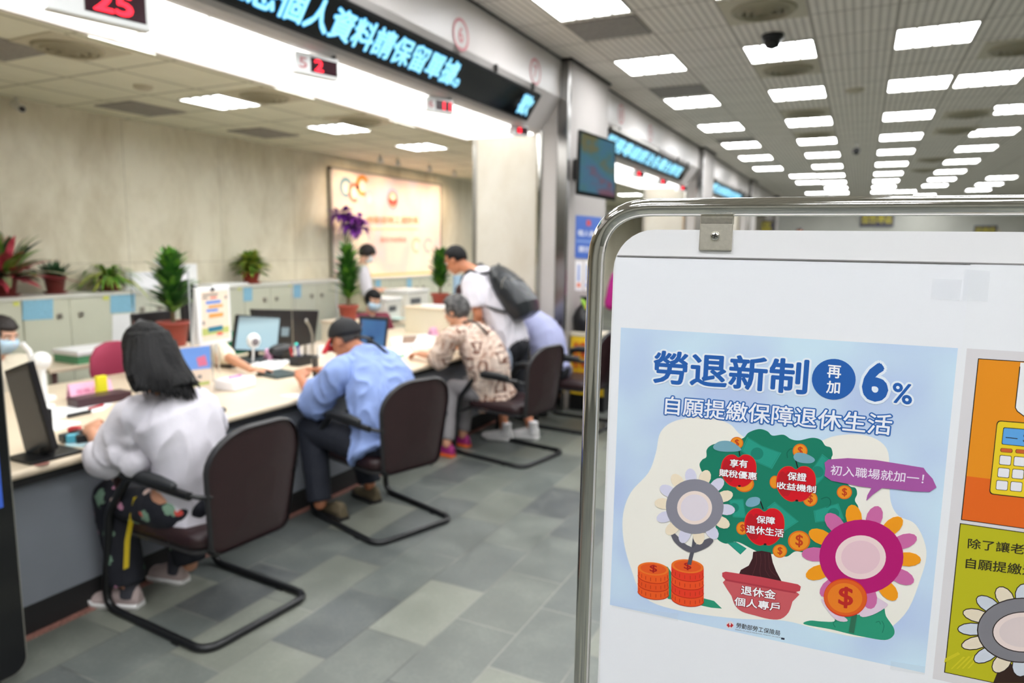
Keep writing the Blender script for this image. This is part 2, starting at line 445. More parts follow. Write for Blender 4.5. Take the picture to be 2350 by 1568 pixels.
# soffit diffusers: long lit plates under the bulkhead
def soffit(y0, y1, lb, grp):
    t = thing('soffit_light', lb, 'soffit light', (-3.36, (y0+y1)/2, SOF_Z), 0, grp)
    part('diffuser', MB().box((-3.735, y0+.006, SOF_Z+.006), (-2.99, y1-.006, SOF_Z+.03)), MAT['soffit_light'], t)
    part('frame', MB().box((-3.738, y0-.004, SOF_Z), (-2.987, y0+.006, SOF_Z+.03)), MAT['white_metal'], t)
ys = [-.2, 1.24, 2.6, 3.95, 5.25, 6.47]
for k in range(5): soffit(ys[k], ys[k+1], f'long glowing white soffit panel over the counter, {_ORD[k]} from the near end', 'soffit panels over the first counter bay')
for k, (a, c) in enumerate(((7.7, 9.4), (9.4, 11.1), (11.1, 12.85))): soffit(a, c, f'glowing soffit panel in the second bay beyond the pillar, {_ORD[k]} one', 'soffit panels over the second bay')
for k, (a, c) in enumerate(((13.95, 16.5), (16.5, 19.05))): soffit(a, c, f'small distant soffit panel in the third bay, {_ORD[k]} one', 'soffit panels over the third bay')

# ================================================================ VENTS, PLATES, CAMERAS ON THE CEILING
def vent(x, y, z, r, lb, grp, sq=.58):
    t = thing('air_diffuser', lb, 'air vent', (x, y, z), 0, grp)
    part('plate', MB().box((-sq/2, -sq/2, -.008), (sq/2, sq/2, 0)), MAT['vent_beige'], t, world=False)
    for k in range(4):
        ro = r*(1-k*.23); mb = MB().lathe([(ro, -.009), (ro*.97, -.022-.006*k), (ro*.86, -.03-.008*k), (ro*.82, -.018)], n=28)
        part('cone_ring', mb, MAT['vent_ring'], t, world=False)
    part('throat', MB().lathe([(r*.97, -.0085), (r*.97, -.0125)], n=28), MAT['vent_dark'], t, world=False)
    return t
for k, (x, y) in enumerate(((-.79, 5.8), (-.79, 7.73), (-.79, 10.25), (-.79, 12.15))): vent(x, y, CEIL_Z, .24, f'round beige ceiling air diffuser in the left lamp row, {_ORD[k]} from the front', 'round air diffusers over the hall')
for k, (x, y) in enumerate(((1.12, 7.75), (1.12, 11.1), (1.12, 12.5), (1.12, 16.2), (1.12, 18.2))): vent(x, y, CEIL_Z, .24, f'round beige ceiling air diffuser right of the middle lamp row, {_ORD[k]} from the front', 'round air diffusers over the hall')
for k, (x, y) in enumerate(((-4.5, 2.84), (-4.44, 4.39), (-4.43, 5.6))): vent(x, y, STAFF_Z, .2, f'round olive air diffuser in the staff ceiling, {_ORD[k]} from the left', 'round air diffusers over the staff area', .5)
def plate(x, y, z, sx, sy, lb): solo('ceiling_plate', MB().box((x-sx/2, y-sy/2, z-.01), (x+sx/2, y+sy/2, z)), MAT['grey_tile'], lb, 'ceiling plate', (x, y, z), group='grey ceiling plates')
plate(-2.0, 5.77, CEIL_Z, .58, .5, 'dark grey ceiling plate just behind the first hall light')
plate(-2.0, 8.3, CEIL_Z, .58, .5, 'dark grey ceiling plate just before the second hall light in the left row')
plate(-2.0, 12.3, CEIL_Z, .58, .4, 'far dark grey ceiling plate between two close lights')
plate(-4.95, 2.55, STAFF_Z, .55, .62, 'large speckled grey plate in the staff ceiling at far left')
plate(-5.9, 4.35, STAFF_Z, .5, .55, 'speckled grey plate in the staff ceiling near the marble wall')
plate(-5.9, 5.8, STAFF_Z, .5, .55, 'speckled grey plate in the staff ceiling left of the mural')
t = thing('dome_camera', 'dark dome camera hanging from the hall ceiling by the first lamp', 'security camera', (-.8, 6.5, CEIL_Z))
part('base', MB().lathe([(.09, 0), (.09, -.03), (.075, -.045)], n=20), MAT['black'], t, world=False)
part('dome', MB().lathe([(.072, -.045), (.07, -.075), (.05, -.105), (.02, -.118)], n=20), MAT['black_gloss'], t, world=False)
t = thing('dome_camera', 'small dark ceiling camera far down the hall', 'security camera', (-.2, 13.2, CEIL_Z))
part('stem', MB().tube([(0, 0, 0), (0, 0, -.12)], .02, 10), MAT['white_metal'], t, world=False)
part('dome', MB().ell((0, 0, -.15), (.06, .06, .06)), MAT['black_gloss'], t, world=False)
solo('smoke_detector', MB().lathe([(.1, CEIL_Z), (.1, CEIL_Z-.02), (.05, CEIL_Z-.04)], (-.2, 9.0, 0), 20), MAT['vent_beige'], 'small round beige detector flush in the hall ceiling', 'smoke detector', (-.2, 9.0, CEIL_Z))
solo('smoke_detector', MB().lathe([(.07, STAFF_Z), (.07, STAFF_Z-.02), (.04, STAFF_Z-.035)], (-5.05, 3.75, 0), 20), MAT['vent_beige'], 'small round detector in the staff ceiling', 'smoke detector', (-5.05, 3.75, STAFF_Z))
# wall camera at top left, on the marble wall
P = at(25, 232, X=BACK_X+.02)
t = thing('wall_camera', 'small white bullet camera on the marble wall at top left', 'security camera', (BACK_X, P.y, P.z))
part('bracket', MB().tube([(0, 0, .05), (.08, 0, .05), (.11, 0, -.02)], .014, 8), MAT['white_metal'], t, world=False)
part('body', MB().tube([(.07, 0, -.03), (.2, -.02, -.08)], .034, 12), MAT['white_metal'], t, world=False)
part('lens', MB().tube([(.2, -.02, -.08), (.215, -.022, -.086)], .024, 12), MAT['black_gloss'], t, world=False)
# track spot lamps above the mural
for k, (px, py) in enumerate(((873, 388), (912, 383), (985, 393), (1042, 402))):
    P = at(px, py, X=BACK_X+.8)
    t = thing('spot_lamp', f'small white spot lamp at the ceiling above the mural, {_ORD[k]} from the left', 'spot lamp', (P.x, P.y, STAFF_Z), 0, 'spot lamps above the mural')
    part('stem', MB().tube([(0, 0, 0), (0, 0, -.05)], .01, 8), MAT['white_metal'], t, world=False)
    part('shade', MB().lathe([(.02, -.03), (.035, -.05), (.045, -.12), (.04, -.12), (.03, -.05)], n=14), MAT['white_metal'], t, world=False)
for k, yy in enumerate((7.9, 8.7, 9.5, 10.2)):
    l = bpy.data.lights.new('spot_lamp_light', 'SPOT'); l.energy = 18; l.color = (1, .74, .5); l.spot_size = math.radians(110); l.spot_blend = 1.0; l.shadow_soft_size = .05
    o = bpy.data.objects.new('spot_lamp_light', l); COL.objects.link(o); o.location = (BACK_X+.8, yy, STAFF_Z-.16)
    o.rotation_euler = (V((BACK_X, yy, 2.0))-V(o.location)).to_track_quat('-Z', 'Y').to_euler()
# ================================================================ LED BOARD, COUNTER NUMBERS ON THE BULKHEAD
# sloping face of the bulkhead: from (-2.71, 3.087) down to (-2.907, 2.79)
SA = V((-2.71, 0, 3.087)); SB = V((-2.907, 0, 2.79)); SD = (SB-SA).normalized(); SN = V((-SD.z, 0, SD.x)); SN = SN if SN.x > 0 else -SN
def on_slope(y, s, lift=0.): return SA+SD*s+V((0, y, 0))+SN*lift
def led_board(y0, y1, text, ty0, ty1, lb, tail=None):
    t = thing('led_board', lb, 'LED sign', on_slope((y0+y1)/2, .18))
    b = MB()
    cs = [(.05, 0), (.05, .04), (.315, .04), (.315, 0)]
    b.rings([[on_slope(y, s, h) for s, h in cs] for y in (y0, y1)], 0, False)
    part('housing', b, MAT['black'], t)
    b = MB(); b.face([on_slope(y, s, .041) for y, s in ((y0+.03, .07), (y1-.03, .07), (y1-.03, .3), (y0+.03, .3))]); part('display_panel', b, MAT['black_gloss'], t, fix=False)
    for body, a, c in [(text, ty0, ty1)]+([tail] if tail else []):
        b = MB(); put_text(b, body, on_slope(a, .275, .043), on_slope(c, .275, .043), on_slope(a, .095, .043), 0, .022); part('lit_text', b, MAT['cyan_led'], t, fix=False)
        b = MB(); put_text(b, body, on_slope(a, .275, .042), on_slope(c, .275, .042), on_slope(a, .095, .042), 0, .045, ref=.022); part('text_glow', b, MAT['blue_glow'], t, fix=False)  # wider blue copy of the letters, painted as the glow around them
    b = MB(); b.box((-2.74, y0+.02, 3.03), (-2.69, (y0+y1)/2, 3.06)); part('top_rail', b, MAT['alu'], t)
    for yy in (y0+.3, (y0+y1)/2, y1-.9, y1-.2): part('clip', MB().box((-2.712, yy-.012, 3.03), (-2.69, yy+.012, 3.085)), MAT['dark_gap'], t)
y_end = at(1205, 265, X=-2.9).y
led_board(.6, 6.02, '為保障常屬大民雜您個人資料請保留單據。', 1.1, 4.72, 'long black LED board with large cyan characters above the counter', ('歡', 5.72, 5.95))
led_board(8.0, 12.2, '服務專線請洽各櫃台辦理', 8.05, 11.85, 'LED board with cyan lettering on the second bay beyond the pillar')
led_board(14.5, 18.6, '請先抽號碼牌並依序等候', 14.6, 18.2, 'small distant LED board with cyan lettering on the third bay')
# circled counter numbers on the upright face
def circled(px, py, num, lb):
    P = at(px, py, X=-2.709)
    b = MB(); n = 28
    for r0, r1 in ((.115, .092),):
        b.add([P+V((0, r0*math.cos(2*PI*i/n), r0*math.sin(2*PI*i/n))) for i in range(n)]+[P+V((0, r1*math.cos(2*PI*i/n), r1*math.sin(2*PI*i/n))) for i in range(n)], [(i, (i+1) % n, n+(i+1) % n, n+i) for i in range(n)])
    put_text(b, num, P+V((.0, -.035, -.055)), P+V((0, .035, -.055)), P+V((0, -.035, .055)), 0, .02)
    for v in b.v: v.x += .003
    solo('counter_number', b, MAT['red_print'], lb, 'counter number', P, group='circled counter numbers')
circled(1057, 80, '6', 'red circled number 6 on the white bulkhead above the LED board')
circled(1228, 165, '7', 'red circled number near the right end of the first bulkhead')
circled(1425, 262, '8', 'faint red circled number on the second bulkhead')
circled(1492, 306, '9', 'second faint red circled number on the second bulkhead')
# queue number boxes hanging under the bulkhead
def queue_box(c, w, printed, led, lb, size=1.0, tilt=0.0):
    # faces down the hall towards the customers (+x), a little towards the camera
    t = thing('queue_display', lb, 'queue number display', c, tilt, 'queue number displays under the bulkheads')
    h = w*.42
    part('case', MB().box((-.03, -w/2, -h/2), (.03, w/2, h/2)), MAT['white'], t, world=False, bevel=.006)
    part('hanger', MB().box((-.012, -w/2+.01, h/2), (.012, -w/2+.03, h/2+.05)).box((-.012, w/2-.03, h/2), (.012, w/2-.01, h/2+.05)), MAT['dark_gap'], t, world=False)
    part('display_panel', MB().box((.03, -w*.16, -h*.34), (.032, w*.45, h*.34)), M('dark_red_glass', (52, 22, 32), .2), t, world=False)
    b = MB(); x = .0335
    if led == 'ONE': put_text(b, '11', V((x, w*.1, -h*.28)), V((x, w*.4, -h*.28)), V((x, w*.1, h*.28)), 0, .03)
    else: put_text(b, led, V((x, -w*.08, -h*.28)), V((x, -w*.08+w*.2*len(led), -h*.28)), V((x, -w*.08, h*.28)), 0, .03)
    part('lit_number', b, MAT['red_led'], t, world=False, fix=False)
    if printed:
        b = MB(); put_text(b, printed, V((.031, -w*.42, -h*.25)), V((.031, -w*.24, -h*.25)), V((.031, -w*.42, h*.25)), 0, .02); part('printed_number', b, MAT['red_print'], t, world=False, fix=False)
queue_box(at(225, 3, X=-2.97), .40, '', '25', 'white queue display with red 25, cut by the top edge', tilt=-.25)
queue_box(at(723, 153, X=-2.97), .29, '5', '2', 'white queue display with a single red 2 under the bulkhead', tilt=-.3)
queue_box(at(1005, 243, X=-2.97), .25, '6', 'ONE', 'white queue display with red 11, third along the bulkhead', tilt=-.4)
queue_box(at(1187, 300, X=-2.97), .22, '7', '8', 'white queue display with a red digit nearest the cream pillar', tilt=-.5)
queue_box(at(1462, 399, X=-2.97), .25, '', '8', 'small red queue display in the second bay, nearest', tilt=-.5)
queue_box(at(1517, 417, X=-2.97), .25, '', '8', 'small red queue display in the second bay, middle', tilt=-.5)
queue_box(at(1563, 432, X=-2.97), .25, '', '8', 'small red queue display in the second bay, farthest', tilt=-.5)

# ================================================================ TV AND NOTICES ON THE FIRST PILLAR
t0 = at(1328, 296, Y=6.95)
# the screen hangs off the hall face of the pillar, turned towards the entrance
A = at(1331, 297, X=-2.45); B = at(1325, 447, X=-2.49)
C_ = at(1413, 325, X=-2.20); D_ = at(1413, 462, X=-2.23)
nrm = (C_-A).cross(B-A).normalized(); dr = ray(1413, 462); D_ = CEN+dr*((A-CEN).dot(nrm)/dr.dot(nrm)); nrm = nrm if nrm.dot(CEN-A) > 0 else -nrm
def quad(pt, a, b_, c, d): return a*(1-pt[0])*(1-pt[1])+c*pt[0]*(1-pt[1])+b_*(1-pt[0])*pt[1]+d*pt[0]*pt[1]
t = thing('wall_television', 'black flat television on the pillar showing blue green slides', 'television', ((A+D_)/2))
b = MB(); k = 4
fr = [quad(q, A, B, C_, D_) for q in ((0, 0), (1, 0), (1, 1), (0, 1))]
b.add(fr+[p-nrm*.05 for p in fr], [(0, 1, 2, 3), (7, 6, 5, 4), (0, 4, 5, 1), (1, 5, 6, 2), (2, 6, 7, 3), (3, 7, 4, 0)]); part('case', b, MAT['black_gloss'], t, bevel=.006)
mt, tt, bb = newmat('television_picture'); cc = tt.coord()
tt.l.new(tt.ramp(tt.noise(cc, 4.5, 2), [(.38, lin((96, 92, 52))), (.46, lin((44, 104, 116))), (.6, lin((48, 100, 132))), (.66, lin((108, 60, 84)))]), bb.inputs['Base Color'])
sk = bb.inputs['Base Color'].links[0].from_socket; tt.l.new(sk, bb.inputs['Emission Color']); tt.l.remove(bb.inputs['Base Color'].links[0]); bb.inputs['Base Color'].default_value = (.01, .012, .014, 1); bb.inputs['Emission Strength'].default_value = .3; bb.inputs['Roughness'].default_value = .05; bb.inputs['Coat Weight'].default_value = 1.; bb.inputs['Coat Roughness'].default_value = .02; bb.inputs['Coat IOR'].default_value = 1.8
b = MB().face([quad(q, A, B, C_, D_)+nrm*.002 for q in ((.035, .04), (.965, .04), (.965, .93), (.035, .93))]); part('screen', b, mt, t, fix=False)
mid = (A+B+C_+D_)/4
part('mount_arm', MB().box((-2.625, mid.y+.08, mid.z-.1), (mid.x+.03, mid.y+.16, mid.z+.1)), MAT['black'], t)
FX = -2.619
def onpil(px, py, l=0.): return at(px, py, X=FX+l)
def sheet(name, corners, mat, lb, cat, texts=(), extra=(), X=FX, group=None):
    b = MB(); q = [at(*c, X=X+.003) for c in corners]
    b.add(q+[p-V((.003, 0, 0)) for p in q], [(0, 1, 2, 3), (7, 6, 5, 4), (0, 4, 5, 1), (1, 5, 6, 2), (2, 6, 7, 3), (3, 7, 4, 0)], 0)
    mats = [mat]
    for s, c0, c1, c2, m_ in texts:
        mats.append(m_); put_text(b, s, at(*c0, X=X+.0045), at(*c1, X=X+.0045), at(*c2, X=X+.0045), len(mats)-1, .015)
    for pts, m_ in extra:
        mats.append(m_); b.face([at(*p_, X=X+.0042) for p_ in pts], len(mats)-1)
    return solo(name, b, mats, lb, cat, sum(q, V((0, 0, 0)))/4, group=group)
MAT['blue_print'] = M('blue_print', (48, 98, 190), .45)
MAT['white_print'] = M('white_print', (235, 238, 245), .5)
MAT['red_ink'] = M('red_ink', (200, 60, 70), .5)
MAT['orange_ink'] = M('orange_ink', (232, 110, 52), .5)
MAT['pale_blue'] = M('pale_blue_ink', (130, 160, 214), .5)
sheet('notice_sign', [(1322, 494), (1380, 499), (1378, 596), (1320, 592)], MAT['blue_print'], 'blue notice sign with white characters on the pillar', 'sign',
      [('個人資料', (1326, 541), (1376, 545), (1326, 527), MAT['white_print']), ('請勿離開', (1328, 579), (1375, 582), (1328, 564), MAT['white_print'])],
      [([(1323, 551), (1377, 554), (1377, 558), (1323, 555)], MAT['pale_blue']), ([(1346, 505), (1356, 506), (1356, 519), (1346, 518)], MAT['red_ink'])])
for k, (x0, dot, nm) in enumerate(((1321, MAT['orange_ink'], 'left'), (1341, MAT['pale_blue'], 'right'))):
    sheet('paper_notice', [(x0, 598), (x0+17, 599), (x0+16, 668), (x0-1, 667)], MAT['paper'], f'narrow white paper notice under the blue sign, {nm} one of two', 'paper notice', (),
          [([(x0+5, 608), (x0+10, 608), (x0+9, 645), (x0+4, 645)], MAT['pale_blue']), ([(x0+3, 650), (x0+11, 650), (x0+11, 659), (x0+3, 659)], dot)], group='paper notices on the pillar')

# ================================================================ MURAL ON THE MARBLE WALL
MX = BACK_X
q = [at(762, 387, X=MX+.06), at(1012, 424, X=MX+.06), at(1012, 626, X=MX+.06), at(762, 642, X=MX+.06)]
y0, y1 = q[0].y, q[1].y; z0, z1 = 1.2, q[0].z
mt, tt, bb = newmat('mural_wash'); cc = tt.coord()
tt.l.new(tt.ramp(tt.noise(cc, 1.1, 3, .5, .5), [(.3, lin((206, 200, 214))), (.45, lin((236, 206, 200))), (.58, lin((246, 232, 214))), (.75, lin((240, 206, 206)))]), bb.inputs['Base Color']); bb.inputs['Roughness'].default_value = .45
t = thing('wall_mural', 'large pastel pink wall mural with red and blue emblem', 'mural', (MX, (y0+y1)/2, z0))
part('board', MB().box((MX, y0, z0), (MX+.05, y1, z1)), mt, t, bevel=.004)
f = MB()
for a, c in (((MX, y0-.03, z0-.02), (MX+.06, y0, z1+.03)), ((MX, y1, z0-.02), (MX+.06, y1+.03, z1+.03)), ((MX, y0-.03, z1), (MX+.06, y1+.03, z1+.03))): f.box(a, c)
part('frame', f, MAT['alu'], t)
part('ledge', MB().box((MX, y0, z0-.04), (MX+.09, y1, z0+.03)), M('gilt_ledge', (222, 186, 120), .4), t)
def disc(mb, P, ry, rz, mi, lift, n=24, a0=0., a1=2*PI, inner=0.):
    full = a1-a0 > 6.28
    k = n if full else n+1
    o = [P+V((lift, ry*math.cos(a0+(a1-a0)*i/n), rz*math.sin(a0+(a1-a0)*i/n))) for i in range(k)]
    if inner: 
        inn = [P+V((lift, inner*ry*math.cos(a0+(a1-a0)*i/n), inner*rz*math.sin(a0+(a1-a0)*i/n))) for i in range(k)]
        mb.add(o+inn, [(i, (i+1) % k, k+(i+1) % k, k+i) for i in range(k if full else k-1)], mi)
    else: mb.face(o, mi)
b = MB(); em = at(901, 459, X=MX+.05)
disc(b, em, .17, .17, 0, .003, inner=.82); disc(b, em, .125, .125, 1, .003)
disc(b, em+V((0, 0, .04)), .055, .055, 2, .005)
b.face([em+V((.006, a*.1, c*.1)) for a, c in ((-1.1, .05), (-.5, -.95), (0, -.2), (.5, -.95), (1.1, .05), (.45, .1), (0, -.5), (-.45, .1))], 3)
part('emblem', b, [M('emblem_blue', (150, 158, 200), .5), M('emblem_pale', (240, 150, 130), .5), M('emblem_cream', (250, 225, 205), .5), M('emblem_red', (214, 40, 48), .5)], t, fix=False)
cols = [(120, 160, 176), (226, 130, 110), (240, 150, 60), (226, 190, 200), (226, 200, 170), (230, 190, 190)]
for (px, py, r), c in zip(((794, 430, .14), (813, 442, .14), (832, 426, .15), (848, 455, .13), (955, 563, .13), (982, 563, .13)), cols):
    b = MB(); P = at(px, py, X=MX+.05); disc(b, P, r, r, 0, .003, a0=.5, a1=5.2, inner=.55); disc(b, P+V((0, -.01, -.02)), r*.42, r*.5, 1, .004)
    part('ring_motif', b, [M('ring_tint', c, .5), M('ring_centre', (250, 240, 220), .5)], t, fix=False)
gold = M('gold_letters', (206, 160, 100), .35, .5)
b = MB(); put_text(b, '勞動部勞工保險局', at(842, 514, X=MX+.058), at(960, 514, X=MX+.058), at(842, 496, X=MX+.058), 0, .0); part('lettering', b, gold, t, fix=False)
b = MB(); put_text(b, '臺北市辦事處', at(873, 556, X=MX+.058), at(932, 556, X=MX+.058), at(873, 544, X=MX+.058), 0, .0); part('lettering', b, M('rose_letters', (200, 120, 110), .4), t, fix=False)
b = MB(); P = at(842, 524, X=MX+.056); Q = at(960, 525, X=MX+.056); b.face([P, Q, Q+V((0, 0, -.02)), P+V((0, 0, -.02))]); part('gold_line', b, M('gold_line', (236, 214, 160), .4), t, fix=False)
# ================================================================ COUNTER
TOP = .74; CX0, CX1 = -4.60, -2.955; CY0, CY1 = .3, 6.46
MAT['laminate'] = M('cream_laminate', (220, 203, 177), .38, var=.03, vscale=2.5)
MAT['counter_front'] = M('grey_counter_panel', (128, 132, 140), .55, var=.05, vscale=3)
MAT['dark_under'] = M('dark_edge', (30, 29, 30), .6)
t = thing('service_counter', 'long cream topped service counter with grey front', 'counter', ((CX0+CX1)/2, (CY0+CY1)/2, 0))
b = MB(); r = .019
prof = [(CX0, TOP), (CX0, TOP-.04)]+[(CX1-r+r*math.sin(a), TOP-.02-r*math.cos(a)) for a in [i*PI/8 for i in range(9)]]
prof = [(u, v+.001) for u, v in prof]
b.prism(prof, lambda u, v, h: V((u, h, v)), CY0, CY1, 0, False)
part('worktop', b, MAT['laminate'], t)
part('under_edge', MB().box((CX0+.05, CY0+.02, TOP-.075), (CX1-.03, CY1, TOP-.0395)), MAT['dark_under'], t)
part('front_panel', MB().box((CX1-.105, CY0+.03, .135), (CX1-.075, CY1, TOP-.075)), MAT['counter_front'], t)
part('toe_kick', MB().box((CX1-.13, CY0+.03, .0), (CX1-.085, CY1, .135)), MAT['dark_under'], t)
part('back_panel', MB().box((CX0+.3, CY0+.03, .0), (CX0+.32, CY1, TOP-.075)), MAT['counter_front'], t)
part('stain', MB().lathe([(.03, TOP+.0012), (.0, TOP+.0016)], at(95, 1062, Z=0.)*0+V((at(95, 1065, Z=TOP).x, at(95, 1065, Z=TOP).y, 0)), 9), M('stain', (150, 100, 90), .6), t, label='small brown stain on the worktop')
# ================================================================ BACK CABINETS
MAT['cab'] = M('sage_steel', (205, 206, 186), .45, var=.03, vscale=2)
MAT['cab_top'] = M('pale_steel_top', (222, 222, 212), .45)
MAT['blue_note'] = M('blue_note', (138, 190, 214), .6, var=.12, vscale=60)
MAT['yellow_note'] = M('yellow_note', (214, 218, 110), .6)
CBX = -6.1; CBZ = 1.2
y = 1.78; k = 0
cab_names = ['far left one', 'second from left with blue note', 'third from left with blue note', 'fourth from left behind the calendar', 'fifth from left below the yellow green plant', 'sixth from left with slim blue note', 'seventh from left beside the tall plant', 'eighth from left under the mural', 'ninth from left under the mural', 'tenth from left under the mural', 'eleventh from left under the mural']
for k in range(11):
    y0, y1 = 1.78+k*.77, 1.78+(k+1)*.77
    t = thing('steel_cabinet', f'low sage steel cabinet along the marble wall, {cab_names[k]}', 'cabinet', (CBX-.2, (y0+y1)/2, 0), 0, 'row of low steel cabinets')
    part('body', MB().box((BACK_X+.01, y0+.003, .0), (CBX-.02, y1-.003, CBZ-.025)), MAT['cab'], t)
    part('top', MB().box((BACK_X+.01, y0+.001, CBZ-.025), (CBX+.012, y1-.001, CBZ)), MAT['cab_top'], t)
    for s, (a, c) in enumerate(((y0+.005, (y0+y1)/2-.002), ((y0+y1)/2+.002, y1-.005))):
        d = part('door', MB().box((CBX-.02, a, .06), (CBX, c, CBZ-.03)), MAT['cab'], t, bevel=.003)
        yy = c-.09 if s == 0 else a+.09
        part('handle', MB().box((CBX, yy-.02, CBZ-.2), (CBX+.012, yy+.02, CBZ-.155)), MAT['alu'], d)
def note(px, py, wpx, hpx, mat, lb, X=CBX+.004, cat='note'):
    q = [at(px, py, X=X), at(px+wpx, py-wpx*.06, X=X), at(px+wpx, py+hpx-wpx*.06, X=X), at(px, py+hpx, X=X)]
    b = MB().add(q+[p-V((.003, 0, 0)) for p in q], [(0, 1, 2, 3), (7, 6, 5, 4), (0, 4, 5, 1), (1, 5, 6, 2), (2, 6, 7, 3), (3, 7, 4, 0)])
    solo('paper_note', b, mat, lb, cat, q[0], group='paper notes on the cabinets')
note(52, 690, 70, 46, MAT['blue_note'], 'wide blue paper note on the cabinet at far left')
note(254, 677, 56, 42, MAT['blue_note'], 'blue paper note on the cabinet behind the long haired woman')
note(559, 658, 20, 34, MAT['blue_note'], 'narrow blue note below the yellow green plant')
note(674, 652, 17, 32, MAT['blue_note'], 'narrow blue note left of the capped man')
note(862, 642, 12, 32, MAT['blue_note'], 'narrow blue note behind the standing staff member')
note(934, 640, 11, 30, MAT['blue_note'], 'narrow blue note under the mural on the right')
note(31, 693, 13, 10, MAT['yellow_note'], 'small yellow sticker at far left of the cabinets')
note(237, 679, 13, 10, MAT['yellow_note'], 'small yellow sticker left of the second blue note')
note(546, 656, 7, 10, MAT['yellow_note'], 'small yellow sticker left of the narrow blue note')
note(664, 650, 7, 8, MAT['yellow_note'], 'small yellow sticker at the sixth cabinet')
note(258, 722, 60, 100, MAT['paper'], 'large white paper hanging on the cabinet below the blue note')
# papers and signs standing on the cabinets
def slab(name, c, sx, sy, sz, mats, lb, cat, rot=0., bevel=.004, base=None, extra=None, group=None):
    m4 = Matrix.Translation(V(c)) @ Matrix.Rotation(rot, 4, 'Z')
    b = MB().box((-sx/2, -sy/2, 0), (sx/2, sy/2, sz), 0, m4)
    if extra: extra(b, m4)
    return solo(name, b, mats, lb, cat, c, bevel=bevel, group=group)
P = at(325, 655, X=-6.3)
slab('paper_box', (P.x, P.y, CBZ), .02, .36, .17, [MAT['paper']], 'white framed sheet leaning on the cabinet left of the tall plant', 'paper')
P = at(432, 645, X=-6.3)
slab('paper_box', (P.x, P.y, CBZ), .02, .22, .24, [MAT['paper']], 'white sheet standing on the cabinet right of the tall plant', 'paper')
P = at(515, 650, X=-6.3)
slab('paper_stack', (P.x, P.y, CBZ), .2, .5, .02, [MAT['paper']], 'flat white papers lying on the cabinet top', 'paper')

# ================================================================ DIVIDERS BETWEEN THE DESKS
MAT['divider'] = M('beige_divider', (214, 204, 180), .5)
def divider(P, xa, xb, ya, yb, lb):
    t = thing('riser_box', lb, 'riser box', (P.x, P.y, TOP), 0, 'beige riser boxes on the counter')
    part('body', MB().box((P.x+xa, P.y+ya, TOP+.0015), (P.x+xb, P.y+yb, P.z-.02)), MAT['divider'], t, bevel=.004)
    part('top', MB().box((P.x+xa-.01, P.y+ya-.01, P.z-.02), (P.x+xb+.01, P.y+yb+.01, P.z)), MAT['laminate'], t, bevel=.004)
D1 = at(400, 793, Z=.94); divider(D1, -.2, .16, -.16, .16, 'beige riser box under the tall plant behind the long haired woman')
D2 = at(800, 735, Z=.94); divider(D2, -.2, .16, -.16, .16, 'beige riser box under the middle tall plant')
D3 = at(1010, 703, Z=1.02); divider(D3, -.3, .24, -.22, .12, 'beige riser box with papers under the right tall plant'); DZ = 1.02
# staff desks behind the counter
def desk(xa, xb, ya, yb, z, lb):
    t = thing('staff_desk', lb, 'desk', ((xa+xb)/2, (ya+yb)/2, 0))
    part('desk_top', MB().box((xa, ya, z-.03), (xb, yb, z)), MAT['laminate'], t, bevel=.005)
    for a, c in ((xa+.03, ya+.03), (xa+.03, yb-.07), (xb-.07, ya+.03), (xb-.07, yb-.07)): part('leg', MB().box((a, c, 0), (a+.04, c+.04, z-.03)), MAT['alu'], t)
P = at(150, 855, Z=.74); desk(-5.75, -5.15, P.y-.0, P.y+.75, .74, 'small cream side desk behind the pink name card at left')
P = at(900, 745, Z=.74); desk(-5.5, -4.85, 6.45, 8.0, .74, 'staff desk with printers under the mural')

